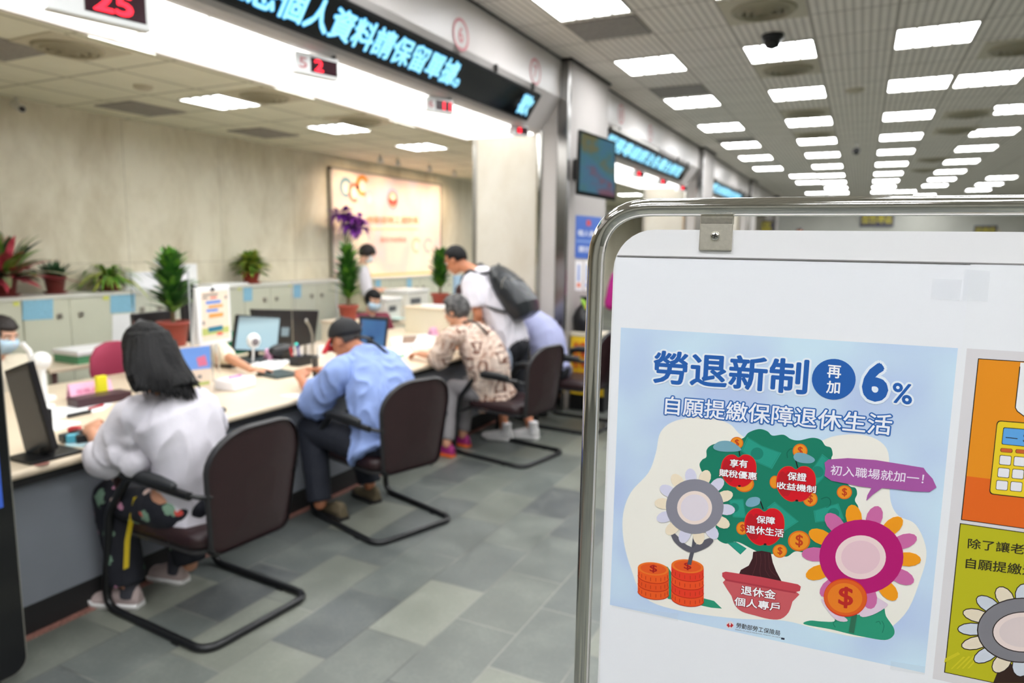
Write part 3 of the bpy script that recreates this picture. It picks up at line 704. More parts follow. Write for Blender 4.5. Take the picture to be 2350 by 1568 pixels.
# ================================================================ CHAIRS
MAT['maroon'] = M('maroon_leatherette', (44, 24, 26), .45, var=.06, vscale=20, bump=.12, bscale=240)
MAT['tube_black'] = M('black_tube', (18, 19, 21), .32)
MAT['pad_black'] = M('black_armpad', (40, 42, 44), .5)
MAT['shell_grey'] = M('grey_edging', (46, 45, 46), .45)
def rounded_panel(w0, w1, h, rt, rb):
    # outline of the backrest in (u, v), bottom at v=0
    out = []
    for cx, cy, r, a0 in ((w0/2-rb, rb, rb, -PI/2), (w1/2-rt, h-rt, rt, 0), (-w1/2+rt, h-rt, rt, PI/2), (-w0/2+rb, rb, rb, PI)):
        for i in range(9):
            a = a0+i*PI/16; out.append((cx+r*math.cos(a), cy+r*math.sin(a)))
    return out
def make_chair(lb):
    t = thing('visitor_chair', lb, 'chair', (0, 0, 0), 0, 'maroon cantilever visitor chairs')
    hw = .275
    # floor loop, uprights and arm rails: one bent tube
    path = [(-hw*.98, -.30, .655), (-hw, .10, .668), (-hw, .27, .47), (-hw, .345, .014), (-hw, -.36, .014), (hw, -.36, .014), (hw, .345, .014), (hw, .27, .47), (hw, .10, .668), (hw*.98, -.30, .655)]
    pts = arc_path(path, .085, 6)
    part('frame', MB().tube(pts, .0180, 10), MAT['tube_black'], t, world=False)
    for s in (-1, 1):
        part('armrest', MB().tube([(s*hw, .14, .667), (s*hw, .05, .688), (s*hw, -.1, .687), (s*hw, -.2, .682)], [.018, .024, .024, .018], 10, round_ends=True), MAT['pad_black'], t, world=False)
        part('arm_bracket', MB().tube([(s*hw*.98, -.27, .655), (s*hw*.9, -.33, .65), (s*.205, -.345, .64)], .011, 8), MAT['tube_black'], t, world=False)
    part('cross_bar', MB().tube([(-hw, .30, .335), (-.1, .22, .39), (.1, .22, .39), (hw, .30, .335)], .011, 8), MAT['tube_black'], t, world=False)
    for s in (-1, 1): part('seat_rail', MB().tube([(s*.16, .24, .385), (s*.16, -.3, .37)], .012, 8), MAT['tube_black'], t, world=False)
    # seat cushion: rounded slab with a soft front edge
    o = [(u, v) for u, v in rounded_panel(.47, .45, .53, .07, .1)]
    R = []
    for k, (sc, z) in enumerate(((.9, .385), (.985, .395), (1., .42), (.985, .445), (.93, .458), (.6, .462), (.2, .458))):
        R.append([V((u*sc, (.265-v-.0)*1.0*1 if sc == 1 else .0+(.265-v)*sc, z-.012*((.265-v) > .2)*0)) for u, v in o])
    part('seat', MB().rings(R), MAT['maroon'], t, world=False)
    part('seat_pan', MB().prism([(u*.99, (.265-v)*.99) for u, v in o], lambda u, v, h: V((u, v, h)), .372, .388), MAT['shell_grey'], t, world=False)
    # backrest: rounded upholstered panel, slightly dished, leaning back
    o = rounded_panel(.40, .465, .53, .17, .05)
    def bk(u, v, h): return V((u, -.30-.075*(v/.5)-.045*(1-(u/.235)**2)+h, .385+v))
    R = []
    for sc, h in ((.9, .026), (.97, .024), (1., .012), (1., -.002)):
        R.append([bk(u*sc, .265+(v-.265)*sc, h) for u, v in o])
    def fill(R):
        mb = MB(); mb.rings(R, caps=False)
        for ring, sgn in ((R[0], 1), (R[-1], -1)):
            c = sum(ring, V((0, 0, 0)))/len(ring)
            n = len(ring); lv = [ring]
            for q in (.66, .33): lv.append([c+(p-c)*q for p in ring])
            # keep the dish
            for L in lv[1:]:
                for p in L: p.y = -.30-.075*((p.z-.385)/.5)-.045*(1-(p.x/.235)**2)+(.028 if sgn > 0 else -.014)
            mb.rings(lv, caps=False)
            cc = c.copy(); cc.y = -.30-.075*((cc.z-.385)/.5)-.045+(.028 if sgn > 0 else -.014)
            mb.add(lv[-1]+[cc], [(i, (i+1) % n, n) for i in range(n)], 0, True)
        return mb
    part('backrest', fill(R), MAT['maroon'], t, world=False)
    R2 = [[bk(u*s, .265+(v-.265)*s, h) for u, v in o] for s, h in ((1.0, .016), (1.028, .008), (1.032, -.006), (1.0, -.016))]
    part('back_edging', MB().rings(R2, caps=False), MAT['shell_grey'], t, world=False)
    for s in (-1, 1): part('foot_glide', MB().box((s*hw-.02, -.2, 0), (s*hw+.02, -.16, .012)), MAT['black'], t, world=False)
    return t
ch = make_chair('maroon visitor chair holding the long haired woman'); ch.location = (-2.60, 2.115, 0); ch.rotation_euler = (0, 0, math.radians(86))
dup(ch, (-2.54, 3.34, 0), math.radians(72), 'maroon visitor chair holding the man in the black cap')
dup(ch, (-2.46, 4.92, 0), math.radians(79), 'maroon visitor chair holding the grey haired woman')
dup(ch, (-2.36, 6.02, 0), math.radians(86), 'maroon visitor chair holding the bent person in lavender')
dup(ch, (-1.755, 6.34, 0), 0.0, 'empty maroon visitor chair beside the chrome stand post')

# ================================================================ YELLOW STAND WITH BAG AT THE PILLAR
MAT['yellow'] = M('yellow_card', (238, 196, 40), .5)
MAT['red_char'] = M('red_characters', (196, 50, 30), .5)
Y0 = 6.62
A = at(1308, 905, Y=Y0); B = at(1356, 905, Y=Y0)
zt = at(1330, 765, Y=Y0).z; zb = at(1330, 905, Y=Y0).z
t = thing('display_cabinet', 'yellow display cabinet with red characters below the notices', 'cabinet', ((A.x+B.x)/2+.1, Y0+.15, 0))
XR = B.x+.14
part('body', MB().box((A.x, Y0, 0), (XR, Y0+.24, zt-.03)), MAT['black'], t)
part('top', MB().box((A.x-.01, Y0-.02, zt-.03), (XR+.01, Y0+.25, zt+.01)), MAT['divider'], t, bevel=.005)
part('yellow_front', MB().box((A.x+.005, Y0-.012, zb), (XR-.005, Y0, zt-.035)), MAT['yellow'], t)
b = MB()
for r_ in range(5):
    z = zb+.06+r_*(zt-zb-.12)/5
    put_text(b, '投幣影印', V((A.x+.03, Y0-.015, z)), V((XR-.04, Y0-.015, z)), V((A.x+.03, Y0-.015, z+.075)), 0, .02)
part('lettering', b, MAT['red_char'], t, fix=False)
P = at(1340, 752, Y=Y0+.08)
b = MB(); cz = zt+.01
R = []
for k, (z, w_, d_) in enumerate(((0, .12, .10), (.06, .125, .105), (.14, .14, .10), (.22, .1, .08), (.28, .05, .045), (.33, .05, .04), (.36, .07, .05))):
    R.append([V((P.x+w_*math.cos(a)*(1+.08*math.sin(3*a+k)), Y0+.12+d_*math.sin(a)*(1+.08*math.sin(4*a+k)), cz+z)) for a in [2*PI*i/24 for i in range(24)]])
t = thing('plastic_bag', 'knotted black bag on the yellow display cabinet', 'bag', (P.x, Y0+.15, cz))
part('bag_body', MB().rings(R), M('black_bag', (24, 24, 26), .3, bump=.5, bscale=14), t)
G = at(1341, 696, Y=Y0+.02); Lr = at(1351, 705, Y=Y0+.02)
part('green_tie', MB().tube([G+V((-.03, 0, .04)), G, G+V((.02, 0, -.06))], [.012, .022, .01], 8), M('green_tie', (150, 200, 60), .5), t)
part('red_lamp', MB().ell(Lr, (.02, .02, .02), n=10), MAT['red_led'], t)
# rail behind the lavender visitor
P = at(1300, 765, Y=6.95)
solo('steel_handrail', MB().tube([at(1290, 760, Y=6.9), at(1305, 766, Y=6.9), at(1325, 760, Y=6.9)], .012, 8), MAT['steel'], 'thin steel handrail beside the yellow cabinet', 'handrail', P)
# ================================================================ THINGS ON THE COUNTER AND THE DESKS
MAT['pink'] = M('pink_card', (238, 178, 208), .6, var=.05, vscale=30)
MAT['pink_ink'] = M('pink_ink', (206, 110, 150), .6)
def name_card(c, w, h, lb, rot=0.):
    t = thing('name_card', lb, 'name card', c, rot, 'pink name cards on the counter')
    b = MB(); pr = [(-.035, 0), (0, h), (.004, h), (.045, 0), (.041, 0), (.002, h-.006), (-.031, 0)]
    b.prism(pr, lambda u, v, q: V((u, q, v)), -w/2, w/2); part('card', b, MAT['pink'], t, world=False)
    b = MB()
    def S(y, z, l=.0015): 
        k = z/h; return V((.045+(.004-.045)*k+l, y, z))
    put_text(b, '服務人員', S(-w*.36, h*.35), S(w*.3, h*.35), S(-w*.36, h*.65), 0, .01); b.face([S(-w*.38, h*.14), S(w*.36, h*.14), S(w*.36, h*.2), S(-w*.38, h*.2)]); part('lettering', b, MAT['pink_ink'], t, world=False, fix=False)
P = at(207, 912, Z=TOP); name_card((P.x, P.y, TOP), .235, .095, 'pink name card left of the long haired woman', -.15)
P = at(637, 826, Z=TOP); name_card((P.x, P.y, TOP), .21, .10, 'pink name card below the bright monitor', -.2)
P = at(990, 760, Z=TOP); name_card((-3.9, 6.1, TOP), .17, .085, 'pink name card nearest the grey haired woman', -.2)
def paper(pts, lb, z=TOP, mat=None, th=.003, name='paper_sheet'):
    q = [at(*p_, Z=z+th) for p_ in pts]
    b = MB().add(q+[p-V((0, 0, th)) for p in q], [tuple(range(len(q)))]+[tuple(reversed(range(len(q), 2*len(q))))]+[(i, i+len(q), (i+1) % len(q)+len(q), (i+1) % len(q)) for i in range(len(q))])
    solo(name, b, mat or MAT['paper'], lb, 'paper', sum(q, V((0, 0, 0)))/len(q), group='papers on the counter')
paper([(100, 938), (180, 930), (260, 925), (235, 942), (100, 965)], 'white form under the woman’s writing hand'.replace('’', "'"))
paper([(95, 962), (185, 968), (185, 972), (112, 992)], 'white sheet beside the dark monitor at left')
paper([(660, 905), (690, 902), (690, 912), (640, 908)], 'small white slip at the front of the capped man')
paper([(560, 840), (625, 838), (612, 852), (565, 852)], 'white paper under the staff forearm')
paper([(585, 835), (640, 820), (665, 828), (640, 846), (600, 850)], 'white papers stacked behind the dark tablet', z=TOP+.004, th=.012)
paper([(895, 775), (985, 765), (1000, 778), (905, 800)], 'large white paper in front of the seated staff member')
paper([(945, 790), (1005, 782), (1003, 795), (950, 800)], 'white paper beside the photo print')
paper([(880, 800), (935, 795), (950, 812), (900, 830)], 'white form left of the grey haired woman')
paper([(925, 772), (958, 770), (950, 786), (922, 788)], 'small brown photo print on the counter', z=TOP+.004, mat=M('photo_print', (140, 112, 96), .5, var=.4, vscale=30))
paper([(915, 815), (930, 812), (928, 818), (914, 820)], 'small green eraser like slip on the counter', z=TOP+.004, mat=M('green_slip', (110, 170, 130), .6))
paper([(150, 1005), (190, 1000), (225, 1003), (190, 1025), (150, 1022)], 'pale blue tray mat beneath the stationery', mat=M('pale_blue_tray', (190, 222, 230), .4), th=.006, name='stationery_tray')
# stationery heap on the tray
for k, (px, py, c, nm) in enumerate(((158, 1005, (30, 46, 52), 'dark green stapler on the tray'), (176, 1000, (44, 32, 40), 'black tape dispenser on the tray'), (172, 990, (180, 40, 50), 'red ink pad behind the stapler'), (168, 1008, (90, 180, 200), 'small cyan stamp on the tray'), (188, 1008, (26, 30, 34), 'dark pen cup base on the tray'))):
    P = at(px, py, Z=TOP+.02)
    slab('stationery', (P.x, P.y, TOP+.007), .05, .07 if k < 2 else .04, .035, [M('stationery', c, .4)], nm, 'stationery', .3*k, group='stationery on the tray')
P = at(180, 955, Z=TOP); solo('pen', MB().tube([(P.x, P.y-.05, TOP+.012), (P.x, P.y+.06, TOP+.012)], .011, 10, round_ends=True), MAT['black'], 'thick black marker lying by the woman at left', 'pen', (P.x, P.y, TOP))
P = at(908, 840, Z=TOP); solo('pen', MB().tube([(P.x-.02, P.y-.03, TOP+.006), (P.x, P.y+.03, TOP+.006)], .006, 8, round_ends=True), MAT['black'], 'short black pen right of the capped man', 'pen', (P.x, P.y, TOP))
P = at(502, 945, Z=TOP); solo('computer_mouse', MB().ell((P.x, P.y, TOP+.012), (.05, .03, .018)), MAT['black'], 'black mouse at the counter edge by the woman', 'mouse', (P.x, P.y, TOP))

# ---- monitors: pixel corners laid on an upright plane
def monitor(X, TL, TR, BR, BL, lb, scr=None, depth=.035, lean=(0, 0), base=True, name='computer_monitor', rim=.04, post=True):
    # X gives the distance plane at the left and right edge
    xa, xb = X
    q = [at(*TL, X=xa), at(*TR, X=xb), at(*BR, X=xb), at(*BL, X=xa)]
    n = (q[1]-q[0]).cross(q[3]-q[0]).normalized(); dr = ray(*BR); q[2] = CEN+dr*((q[0]-CEN).dot(n)/dr.dot(n)); n = n if n.dot(CEN-q[0]) > 0 else -n
    c = sum(q, V((0, 0, 0)))/4
    t = thing(name, lb, 'monitor', (c.x, c.y, TOP))
    b = MB().add(q+[p-n*depth for p in q], [(0, 1, 2, 3), (7, 6, 5, 4), (0, 4, 5, 1), (1, 5, 6, 2), (2, 6, 7, 3), (3, 7, 4, 0)]); part('case', b, MAT['black'], t, bevel=.005)
    if scr is not None:
        def S(u, v, l=.0015): return q[0]*(1-u)*(1-v)+q[1]*u*(1-v)+q[2]*u*v+q[3]*(1-u)*v+n*l
        part('screen', MB().face([S(rim, rim), S(1-rim, rim), S(1-rim, 1-rim*1.3), S(rim, 1-rim*1.3)]), scr, t, fix=False)
    if base:
        m = (q[2]+q[3])/2-n*depth*.8; zb = min(q[2].z, q[3].z)
        part('stand_neck', MB().box((m.x-.03, m.y-.03, TOP+.01), (m.x+.02, m.y+.03, c.z)), MAT['black'], t)
        part('stand_base', MB().box((m.x-.09, m.y-.11, TOP), (m.x+.09, m.y+.11, TOP+.014)), MAT['black'], t, bevel=.004)
    return t, q, n
mt, tt, bb = newmat('web_page'); cc = tt.coord()
sp = tt.add('SeparateXYZ'); tt.l.new(cc, sp.inputs[0])
bar = tt.ramp(tt.math('ADD', tt.math('MULTIPLY', sp.outputs[2], 2.2), 0.0), [(0, lin((186, 226, 244))), (.60, lin((200, 234, 246))), (.76, lin((120, 140, 150))), (.8, lin((224, 238, 246)))])
tt.l.new(tt.mix(tt.math('MULTIPLY', tt.noise(cc, 14, 3), .3), bar, lin((224, 240, 226))), bb.inputs['Base Color'])
sk = bb.inputs['Base Color'].links[0].from_socket; tt.l.new(sk, bb.inputs['Emission Color']); tt.l.remove(bb.inputs['Base Color'].links[0]); bb.inputs['Base Color'].default_value = (.015, .016, .018, 1); bb.inputs['Roughness'].default_value = .3; bb.inputs['Emission Strength'].default_value = .30
monitor((-4.34, -4.26), (545, 722), (646, 728), (638, 810), (534, 806), 'bright monitor showing a pale blue web page', mt)
t, q, n = monitor((-4.52, -4.52), (584, 710), (732, 713), (722, 793), (597, 789), 'large dark monitor back behind the bright screen', None, .06)
part('back_label', MB().add([at(*p_, X=-4.51) for p_ in ((646, 752), (664, 752), (662, 772), (645, 772))], [(0, 1, 2, 3)]), M('grey_label', (120, 140, 150), .5), t, fix=False)
mt2, tt, bb = newmat('blue_page'); cc = tt.coord()
tt.l.new(tt.ramp(tt.noise(cc, 7, 2), [(.4, lin((44, 96, 150))), (.6, lin((52, 110, 160))), (.66, lin((130, 92, 110)))]), bb.inputs['Base Color'])
sk = bb.inputs['Base Color'].links[0].from_socket; tt.l.new(sk, bb.inputs['Emission Color']); tt.l.remove(bb.inputs['Base Color'].links[0]); bb.inputs['Base Color'].default_value = (.015, .016, .018, 1); bb.inputs['Roughness'].default_value = .3; bb.inputs['Emission Strength'].default_value = .33
monitor((-3.55, -3.35), (824, 724), (893, 729), (884, 820), (822, 815), 'upright tablet screen showing a blue page right of the capped man', mt2, .02, rim=.09)
# big dark monitor at left, seen from behind, tilted
t, q, n = monitor((-3.16, -3.0), (8, 852), (63, 831), (121, 1035), (62, 1060), 'dark tilted customer screen at the far left of the counter', M('dim_screen', (52, 56, 60), .25), .03, rim=.06)
# tall dark monitor behind the calendar
monitor((-4.6, -4.6), (418, 664), (452, 660), (455, 740), (425, 745), 'narrow dark monitor behind the hanging flip sign', None, .05)
monitor((-4.55, -4.5), (305, 722), (400, 712), (402, 760), (310, 770), 'low dark monitor behind the head of the long haired woman', None, .05)
# keyboard, tablets
P = at(560, 835, Z=TOP); slab('keyboard', (P.x, P.y, TOP), .16, .42, .02, [MAT['black']], 'black keyboard under the bright monitor', 'keyboard', .05)
P = at(640, 862, Z=TOP); slab('writing_tablet', (P.x, P.y, TOP), .24, .20, .022, [M('slate_tablet', (58, 74, 76), .35)], 'dark slate signature pad in front of the capped man', 'signature pad', -.2)
# round white camera on thin stand
P = at(580, 835, Z=TOP); Q = at(582, 782, X=P.x+.02)
t = thing('round_webcam', 'round white camera on a thin stand before the bright monitor', 'camera', (P.x, P.y, TOP))
part('head', MB().ell(Q, (.05, .05, .058)), MAT['white'], t); part('lens', MB().ell(Q+V((.028, -.012, -.004)), (.028, .03, .034)), M('grey_lens', (120, 112, 116), .3), t)
part('stem', MB().tube([(P.x, P.y, TOP), Q], .008, 8), MAT['white'], t); part('base', MB().lathe([(.05, TOP), (.05, TOP+.01), (.0, TOP+.012)], (P.x, P.y, 0), 16), MAT['white'], t)
# gooseneck lamp or microphone by the capped man
P = at(718, 822, Z=TOP)
t = thing('gooseneck_microphone', 'grey gooseneck microphone by the black monitor back', 'microphone', (P.x, P.y, TOP))
part('neck', MB().tube([V((P.x, P.y, TOP)), at(717, 800, X=P.x), at(717, 770, X=P.x), at(711, 750, X=P.x), at(704, 738, X=P.x)], .009, 8), MAT['alu'], t)
part('base', MB().lathe([(.045, TOP), (.04, TOP+.02), (.0, TOP+.024)], (P.x, P.y, 0), 16), MAT['black'], t)
part('head', MB().ell(at(703, 737, X=P.x), (.013, .013, .02)), MAT['alu'], t)
# clutter between: pen holders, scanner, dark gadget
P = at(690, 838, Z=TOP)
t = thing('desk_organizer', 'dark desk organizer full of pens by the microphone', 'pen holder', (P.x, P.y, TOP))
part('box', MB().box((P.x-.05, P.y-.07, TOP), (P.x+.05, P.y+.07, TOP+.075)), MAT['black'], t, bevel=.005)
for k in range(6):
    c = [(200, 40, 50), (220, 220, 220), (40, 60, 160), (230, 230, 230), (30, 30, 34), (190, 190, 190)][k]
    x = P.x-.03+.012*k; y_ = P.y-.05+.02*k
    part('pen', MB().tube([(x, y_, TOP+.05), (x-.01+.006*k, y_-.01, TOP+.14+.01*(k % 3))], .007, 8), M('pen_body', c, .4), t)
P = at(682, 820, Z=TOP+.04)
t = thing('document_scanner', 'dark scanner with small teal light behind the pen holder', 'scanner', (P.x-.15, P.y, TOP))
part('body', MB().ell((P.x-.15, P.y, TOP+.09), (.08, .13, .05)), MAT['black'], t)
part('foot', MB().box((P.x-.2, P.y-.06, TOP), (P.x-.1, P.y+.06, TOP+.06)), MAT['black'], t)
part('teal_light', MB().ell(at(680, 790, X=P.x-.07), (.008, .016, .01)), M('teal_light', (60, 190, 170), .4, emit=.5), t)
P = at(500, 898, Z=TOP)
slab('tissue_box', (P.x+.02, P.y+.12, TOP), .16, .2, .07, [M('clear_white', (244, 242, 246), .3)], 'low translucent white box on the counter right of the woman', 'box', .1, .012)
P2 = V((P.x+.02, P.y+.12, TOP+.07)); solo('pink_pen', MB().tube([(P2.x, P2.y-.05, TOP+.0755), (P2.x, P2.y+.05, TOP+.0755)], .006, 8), M('magenta_pen', (206, 90, 170), .4), 'magenta pen lying on the white box', 'pen', P2)
# green file and magenta chair on the left
P = at(232, 838, Z=TOP)
t = thing('document_box', 'green and white document box on the side desk', 'document box', (-5.45, P.y, .74))
Q = at(240, 838, X=-5.2)
part('green_base', MB().box((-5.5, Q.y-.2, .741), (-5.2, Q.y+.2, .80)), M('green_box', (86, 150, 110), .5), t); part('white_lid', MB().box((-5.51, Q.y-.21, .80), (-5.19, Q.y+.21, .84)), MAT['paper'], t, bevel=.01)
def staff_chair(px, py, X, col, lb):
    P = at(px, py, X=X)
    t = thing('office_chair', lb, 'office chair', (X, P.y, 0))
    m = M('chair_fabric', col, .7)
    b = MB(); R = []
    for k, (z, wd) in enumerate(((-.19, .12), (-.12, .17), (0, .2), (.1, .19), (.17, .14), (.2, .06))):
        R.append([V((X+.035*math.sin(a)+.02*math.cos(z*8), P.y+wd*math.cos(a), P.z+z)) for a in [2*PI*i/20 for i in range(20)]])
    part('backrest', b.rings(R), m, t)
    part('back_post', MB().tube([(X-.03, P.y, P.z-.15), (X-.06, P.y, .5)], .02, 8), MAT['black'], t)
    part('seat', MB().ell((X+.16, P.y, .47), (.22, .23, .05)), m, t)
    part('gas_post', MB().tube([(X+.14, P.y, .06), (X+.14, P.y, .43)], .025, 10), MAT['steel'], t)
    for k in range(5):
        a = 2*PI*k/5; part('base_arm', MB().tube([(X+.14, P.y, .075), (X+.14+.26*math.cos(a), P.y+.26*math.sin(a), .05)], .02, 8), MAT['black'], t)
        part('caster', MB().ell((X+.14+.26*math.cos(a), P.y+.26*math.sin(a), .03), (.03, .03, .03), n=8), MAT['black'], t)
staff_chair(262, 845, -4.95, (176, 60, 90), 'rose coloured office chair back left of the woman')
staff_chair(560, 800, -5.1, (30, 132, 96), 'green office chair behind the bright monitor')
P = at(268, 895, Z=TOP)
t = thing('pen_cup', 'pen cup with blue and white pens beside the rose chair', 'pen cup', (-4.0, P.y+.06, TOP)); c0 = V((-3.93, P.y+.05, TOP))
t.location = c0
part('cup', MB().lathe([(.035, 0), (.04, .09), (.036, .09), (.03, .01)], n=16), M('pale_cup', (210, 214, 226), .3), t, world=False)
for k, c in enumerate(((50, 50, 170), (230, 120, 50), (220, 220, 230))): part('pen', MB().tube([(.01*k-.01, .01-.008*k, .02), (.02*k-.02, .03-.03*k, .15)], .006, 8), M('pen_body', c, .4), t, world=False)
P = at(243, 880, X=-3.9); solo('sticky_pad', MB().box((-3.96, P.y-.03, TOP), (-3.93, P.y+.03, P.z+.04)), M('bright_yellow', (236, 226, 40), .5), 'small bright yellow upright sticky pad', 'sticky pad', (-3.97, P.y, TOP), bevel=.002)
slab('dark_tray', (-3.85, at(230, 920, X=-3.85).y, TOP), .12, .3, .05, [M('maroon_tray', (60, 30, 40), .4)], 'dark maroon tray behind the writing hand', 'tray', -.1)
# desk fan and white ball at far left
P = at(70, 900, Z=TOP)
t = thing('desk_lamp', 'white desk lamp with curved neck at far left', 'lamp', (-4.2, at(80, 850, X=-4.2).y, TOP))
part('neck', MB().tube([at(96, 905, X=-4.2)*1, at(80, 850, X=-4.2), at(66, 805, X=-4.2), at(50, 788, X=-4.2)], .016, 10), MAT['white'], t)
bx = at(96, 905, X=-4.2); part('base', MB().lathe([(.07, TOP), (.07, TOP+.02), (.02, TOP+.03)], (bx.x, bx.y, 0), 18), MAT['white'], t)
part('neck_foot', MB().tube([(bx.x, bx.y, TOP+.02), bx], .016, 10), MAT['white'], t)
Q = at(94, 828, X=-4.0)
t = thing('ball_webcam', 'white ball shaped webcam left of the pink card', 'camera', (Q.x, Q.y, TOP))
part('ball', MB().ell(Q, (.05, .05, .05)), MAT['white'], t); part('post', MB().tube([(Q.x, Q.y, TOP), Q], .02, 10), MAT['white'], t); part('base', MB().lathe([(.05, TOP), (.05, TOP+.012), (.01, TOP+.02)], (Q.x, Q.y, 0), 16), MAT['white'], t)
# leaflet holder and flip sign
ink = [M('sign_cream', (246, 226, 204), .55), M('sign_blue', (110, 150, 226), .55), M('sign_orange', (232, 166, 92), .55), M('sign_green', (196, 204, 120), .55), M('sign_teal', (44, 124, 150), .55), MAT['paper'], M('sign_red', (230, 100, 90), .55), M('leaf_blue', (120, 166, 236), .5), M('leaf_pink', (236, 130, 160), .5), M('sign_grey_ink', (150, 140, 132), .6)]
LX = -3.52
def lq(pts, X, l=0.): return [at(*p_, X=X)+V((l, 0, 0)) for p_ in pts]
foot = at(478, 905, Z=TOP)
t = thing('leaflet_holder', 'clear leaflet holder with a blue and peach leaflet beside the woman', 'leaflet holder', (LX, foot.y, TOP))
XF = foot.x
def leaf(pts, mi, l): b = MB(); b.face(lq(pts, XF, l), 0); return b, ink[mi]
card = lq([(408, 800), (482, 792), (486, 905), (420, 912)], XF)
part('sheet', MB().add(card+[p-V((.004, 0, 0)) for p in card], [(0, 1, 2, 3), (7, 6, 5, 4), (0, 4, 5, 1), (1, 5, 6, 2), (2, 6, 7, 3), (3, 7, 4, 0)]), ink[0], t)
for pts, mi, l in (([(409, 801), (482, 793), (484, 845), (414, 852)], 7, .001), ([(450, 822), (470, 815), (476, 838), (455, 842)], 8, .002), ([(440, 880), (480, 874), (481, 882), (442, 888)], 3, .002), ([(452, 862), (462, 860), (463, 868), (453, 870)], 9, .002)):
    mb, m_ = leaf(pts, mi, l); part('print_block', mb, m_, t, fix=False)
MAT['acrylic'] = M('clear_acrylic', (250, 250, 255), .03, trans=1.0, spec=.5)
MAT['acrylic'].node_tree.nodes['Principled BSDF'].inputs['IOR'].default_value = 1.12
hold = lq([(404, 797), (486, 789), (491, 908), (416, 916)], XF, .006)
part('acrylic_sleeve', MB().add(hold+[p-V((.014, 0, 0)) for p in hold], [(0, 1, 2, 3), (7, 6, 5, 4), (0, 4, 5, 1), (1, 5, 6, 2), (2, 6, 7, 3), (3, 7, 4, 0)]), MAT['acrylic'], t)
part('foot', MB().box((XF-.06, foot.y-.12, TOP), (XF+.04, foot.y+.1, TOP+.004)), MAT['acrylic'], t)
SX = XF-.06
t = thing('flip_sign', 'white flip sign with blue and orange bars hanging above the leaflet', 'sign', (SX, at(492, 790, X=SX).y, TOP))
bd = lq([(449, 662), (527, 655), (532, 783), (458, 796)], SX)
part('panel', MB().add(bd+[p-V((.01, 0, 0)) for p in bd], [(0, 1, 2, 3), (7, 6, 5, 4), (0, 4, 5, 1), (1, 5, 6, 2), (2, 6, 7, 3), (3, 7, 4, 0)]), ink[5], t, bevel=.004)
part('back_panel', MB().add([p-V((.06 if i > 1 else .012, 0, 0)) for i, p in enumerate(bd)]+[p-V((.07 if i > 1 else .02, 0, 0)) for i, p in enumerate(bd)], [(0, 1, 2, 3), (7, 6, 5, 4), (0, 4, 5, 1), (1, 5, 6, 2), (2, 6, 7, 3), (3, 7, 4, 0)]), ink[5], t, bevel=.004)
for pts, mi, l in (([(461, 671), (523, 666), (527, 775), (465, 785)], 0, .001), ([(472, 692), (506, 688), (506, 695), (472, 699)], 1, .002), ([(478, 702), (511, 698), (511, 704), (478, 708)], 2, .002), ([(473, 711), (500, 708), (500, 714), (473, 717)], 1, .002), ([(479, 721), (512, 717), (512, 726), (479, 731)], 2, .002), ([(463, 755), (525, 748), (526, 762), (464, 772)], 3, .002), ([(477, 752), (510, 746), (511, 757), (478, 763)], 4, .003), ([(497, 763), (510, 761), (511, 768), (498, 770)], 6, .003), ([(464, 676), (500, 673), (500, 677), (464, 680)], 9, .002), ([(464, 683), (476, 682), (476, 686), (464, 687)], 9, .002), ([(482, 682), (497, 680), (497, 684), (482, 686)], 6, .002), ([(515, 679), (520, 678), (520, 685), (515, 686)], 9, .002), ([(464, 738), (469, 737), (470, 746), (465, 747)], 9, .002)):
    part('print_block', MB().face(lq(pts, SX, l)), ink[mi], t, fix=False)
part('hook', MB().ell(at(488, 664, X=SX+.008), (.01, .012, .012), n=8), MAT['black'], t)
pc = at(494, 700, X=SX-.05); part('stand_post', MB().tube([(pc.x, pc.y, TOP), pc], .012, 8), MAT['acrylic'], t); part('stand_foot', MB().box((pc.x-.08, pc.y-.08, TOP), (pc.x+.06, pc.y+.08, TOP+.006)), MAT['acrylic'], t)
# clear acrylic screens on the counter
def screen(X, pa, pb, ztop, lb):
    a = at(*pa, X=X); c = at(*pb, X=X)
    t = thing('acrylic_screen', lb, 'acrylic screen', (X, (a.y+c.y)/2, TOP), 0, 'clear acrylic screens on the counter')
    part('pane', MB().box((X-.003, a.y, TOP), (X+.003, c.y, ztop)), MAT['acrylic'], t)
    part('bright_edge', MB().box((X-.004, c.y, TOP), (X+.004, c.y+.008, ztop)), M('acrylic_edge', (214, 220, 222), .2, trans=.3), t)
    part('foot', MB().box((X-.05, c.y-.06, TOP), (X+.05, c.y-.02, TOP+.02)), MAT['acrylic'], t)
screen(-3.9, (300, 640), (430, 624), at(432, 622, X=-3.9).z, 'clear acrylic screen in front of the left tall plant')
screen(-4.0, (668, 645), (771, 640), at(772, 638, X=-4.0).z, 'clear acrylic screen left of the middle tall plant')
# printers, papers and boxes behind the seated staff member
def office_machine(px, py, X, sx, sy, z0, z1, lb, dark=True):
    P = at(px, py, X=X); t = thing('office_printer', lb, 'printer', (X, P.y, z0))
    part('body', MB().box((X-sx, P.y-sy/2, z0), (X, P.y+sy/2, z1)), MAT['white_metal'], t, bevel=.02)
    part('lid', MB().box((X-sx, P.y-sy/2-.01, z1), (X+.01, P.y+sy/2+.01, z1+.04)), MAT['white'], t, bevel=.01)
    part('slot', MB().box((X, P.y-sy*.35, z0+(z1-z0)*.55), (X+.006, P.y+sy*.1, z0+(z1-z0)*.78)), M('grey_slot', (96, 96, 100), .5), t)
    part('tray', MB().box((X, P.y-sy*.3, z0+.05), (X+.12, P.y+sy*.3, z0+.06)), M('pale_green_tray', (196, 226, 220), .4), t)
office_machine(960, 700, -5.1, .36, .5, .741, 1.06, 'large pale printer below the mural')
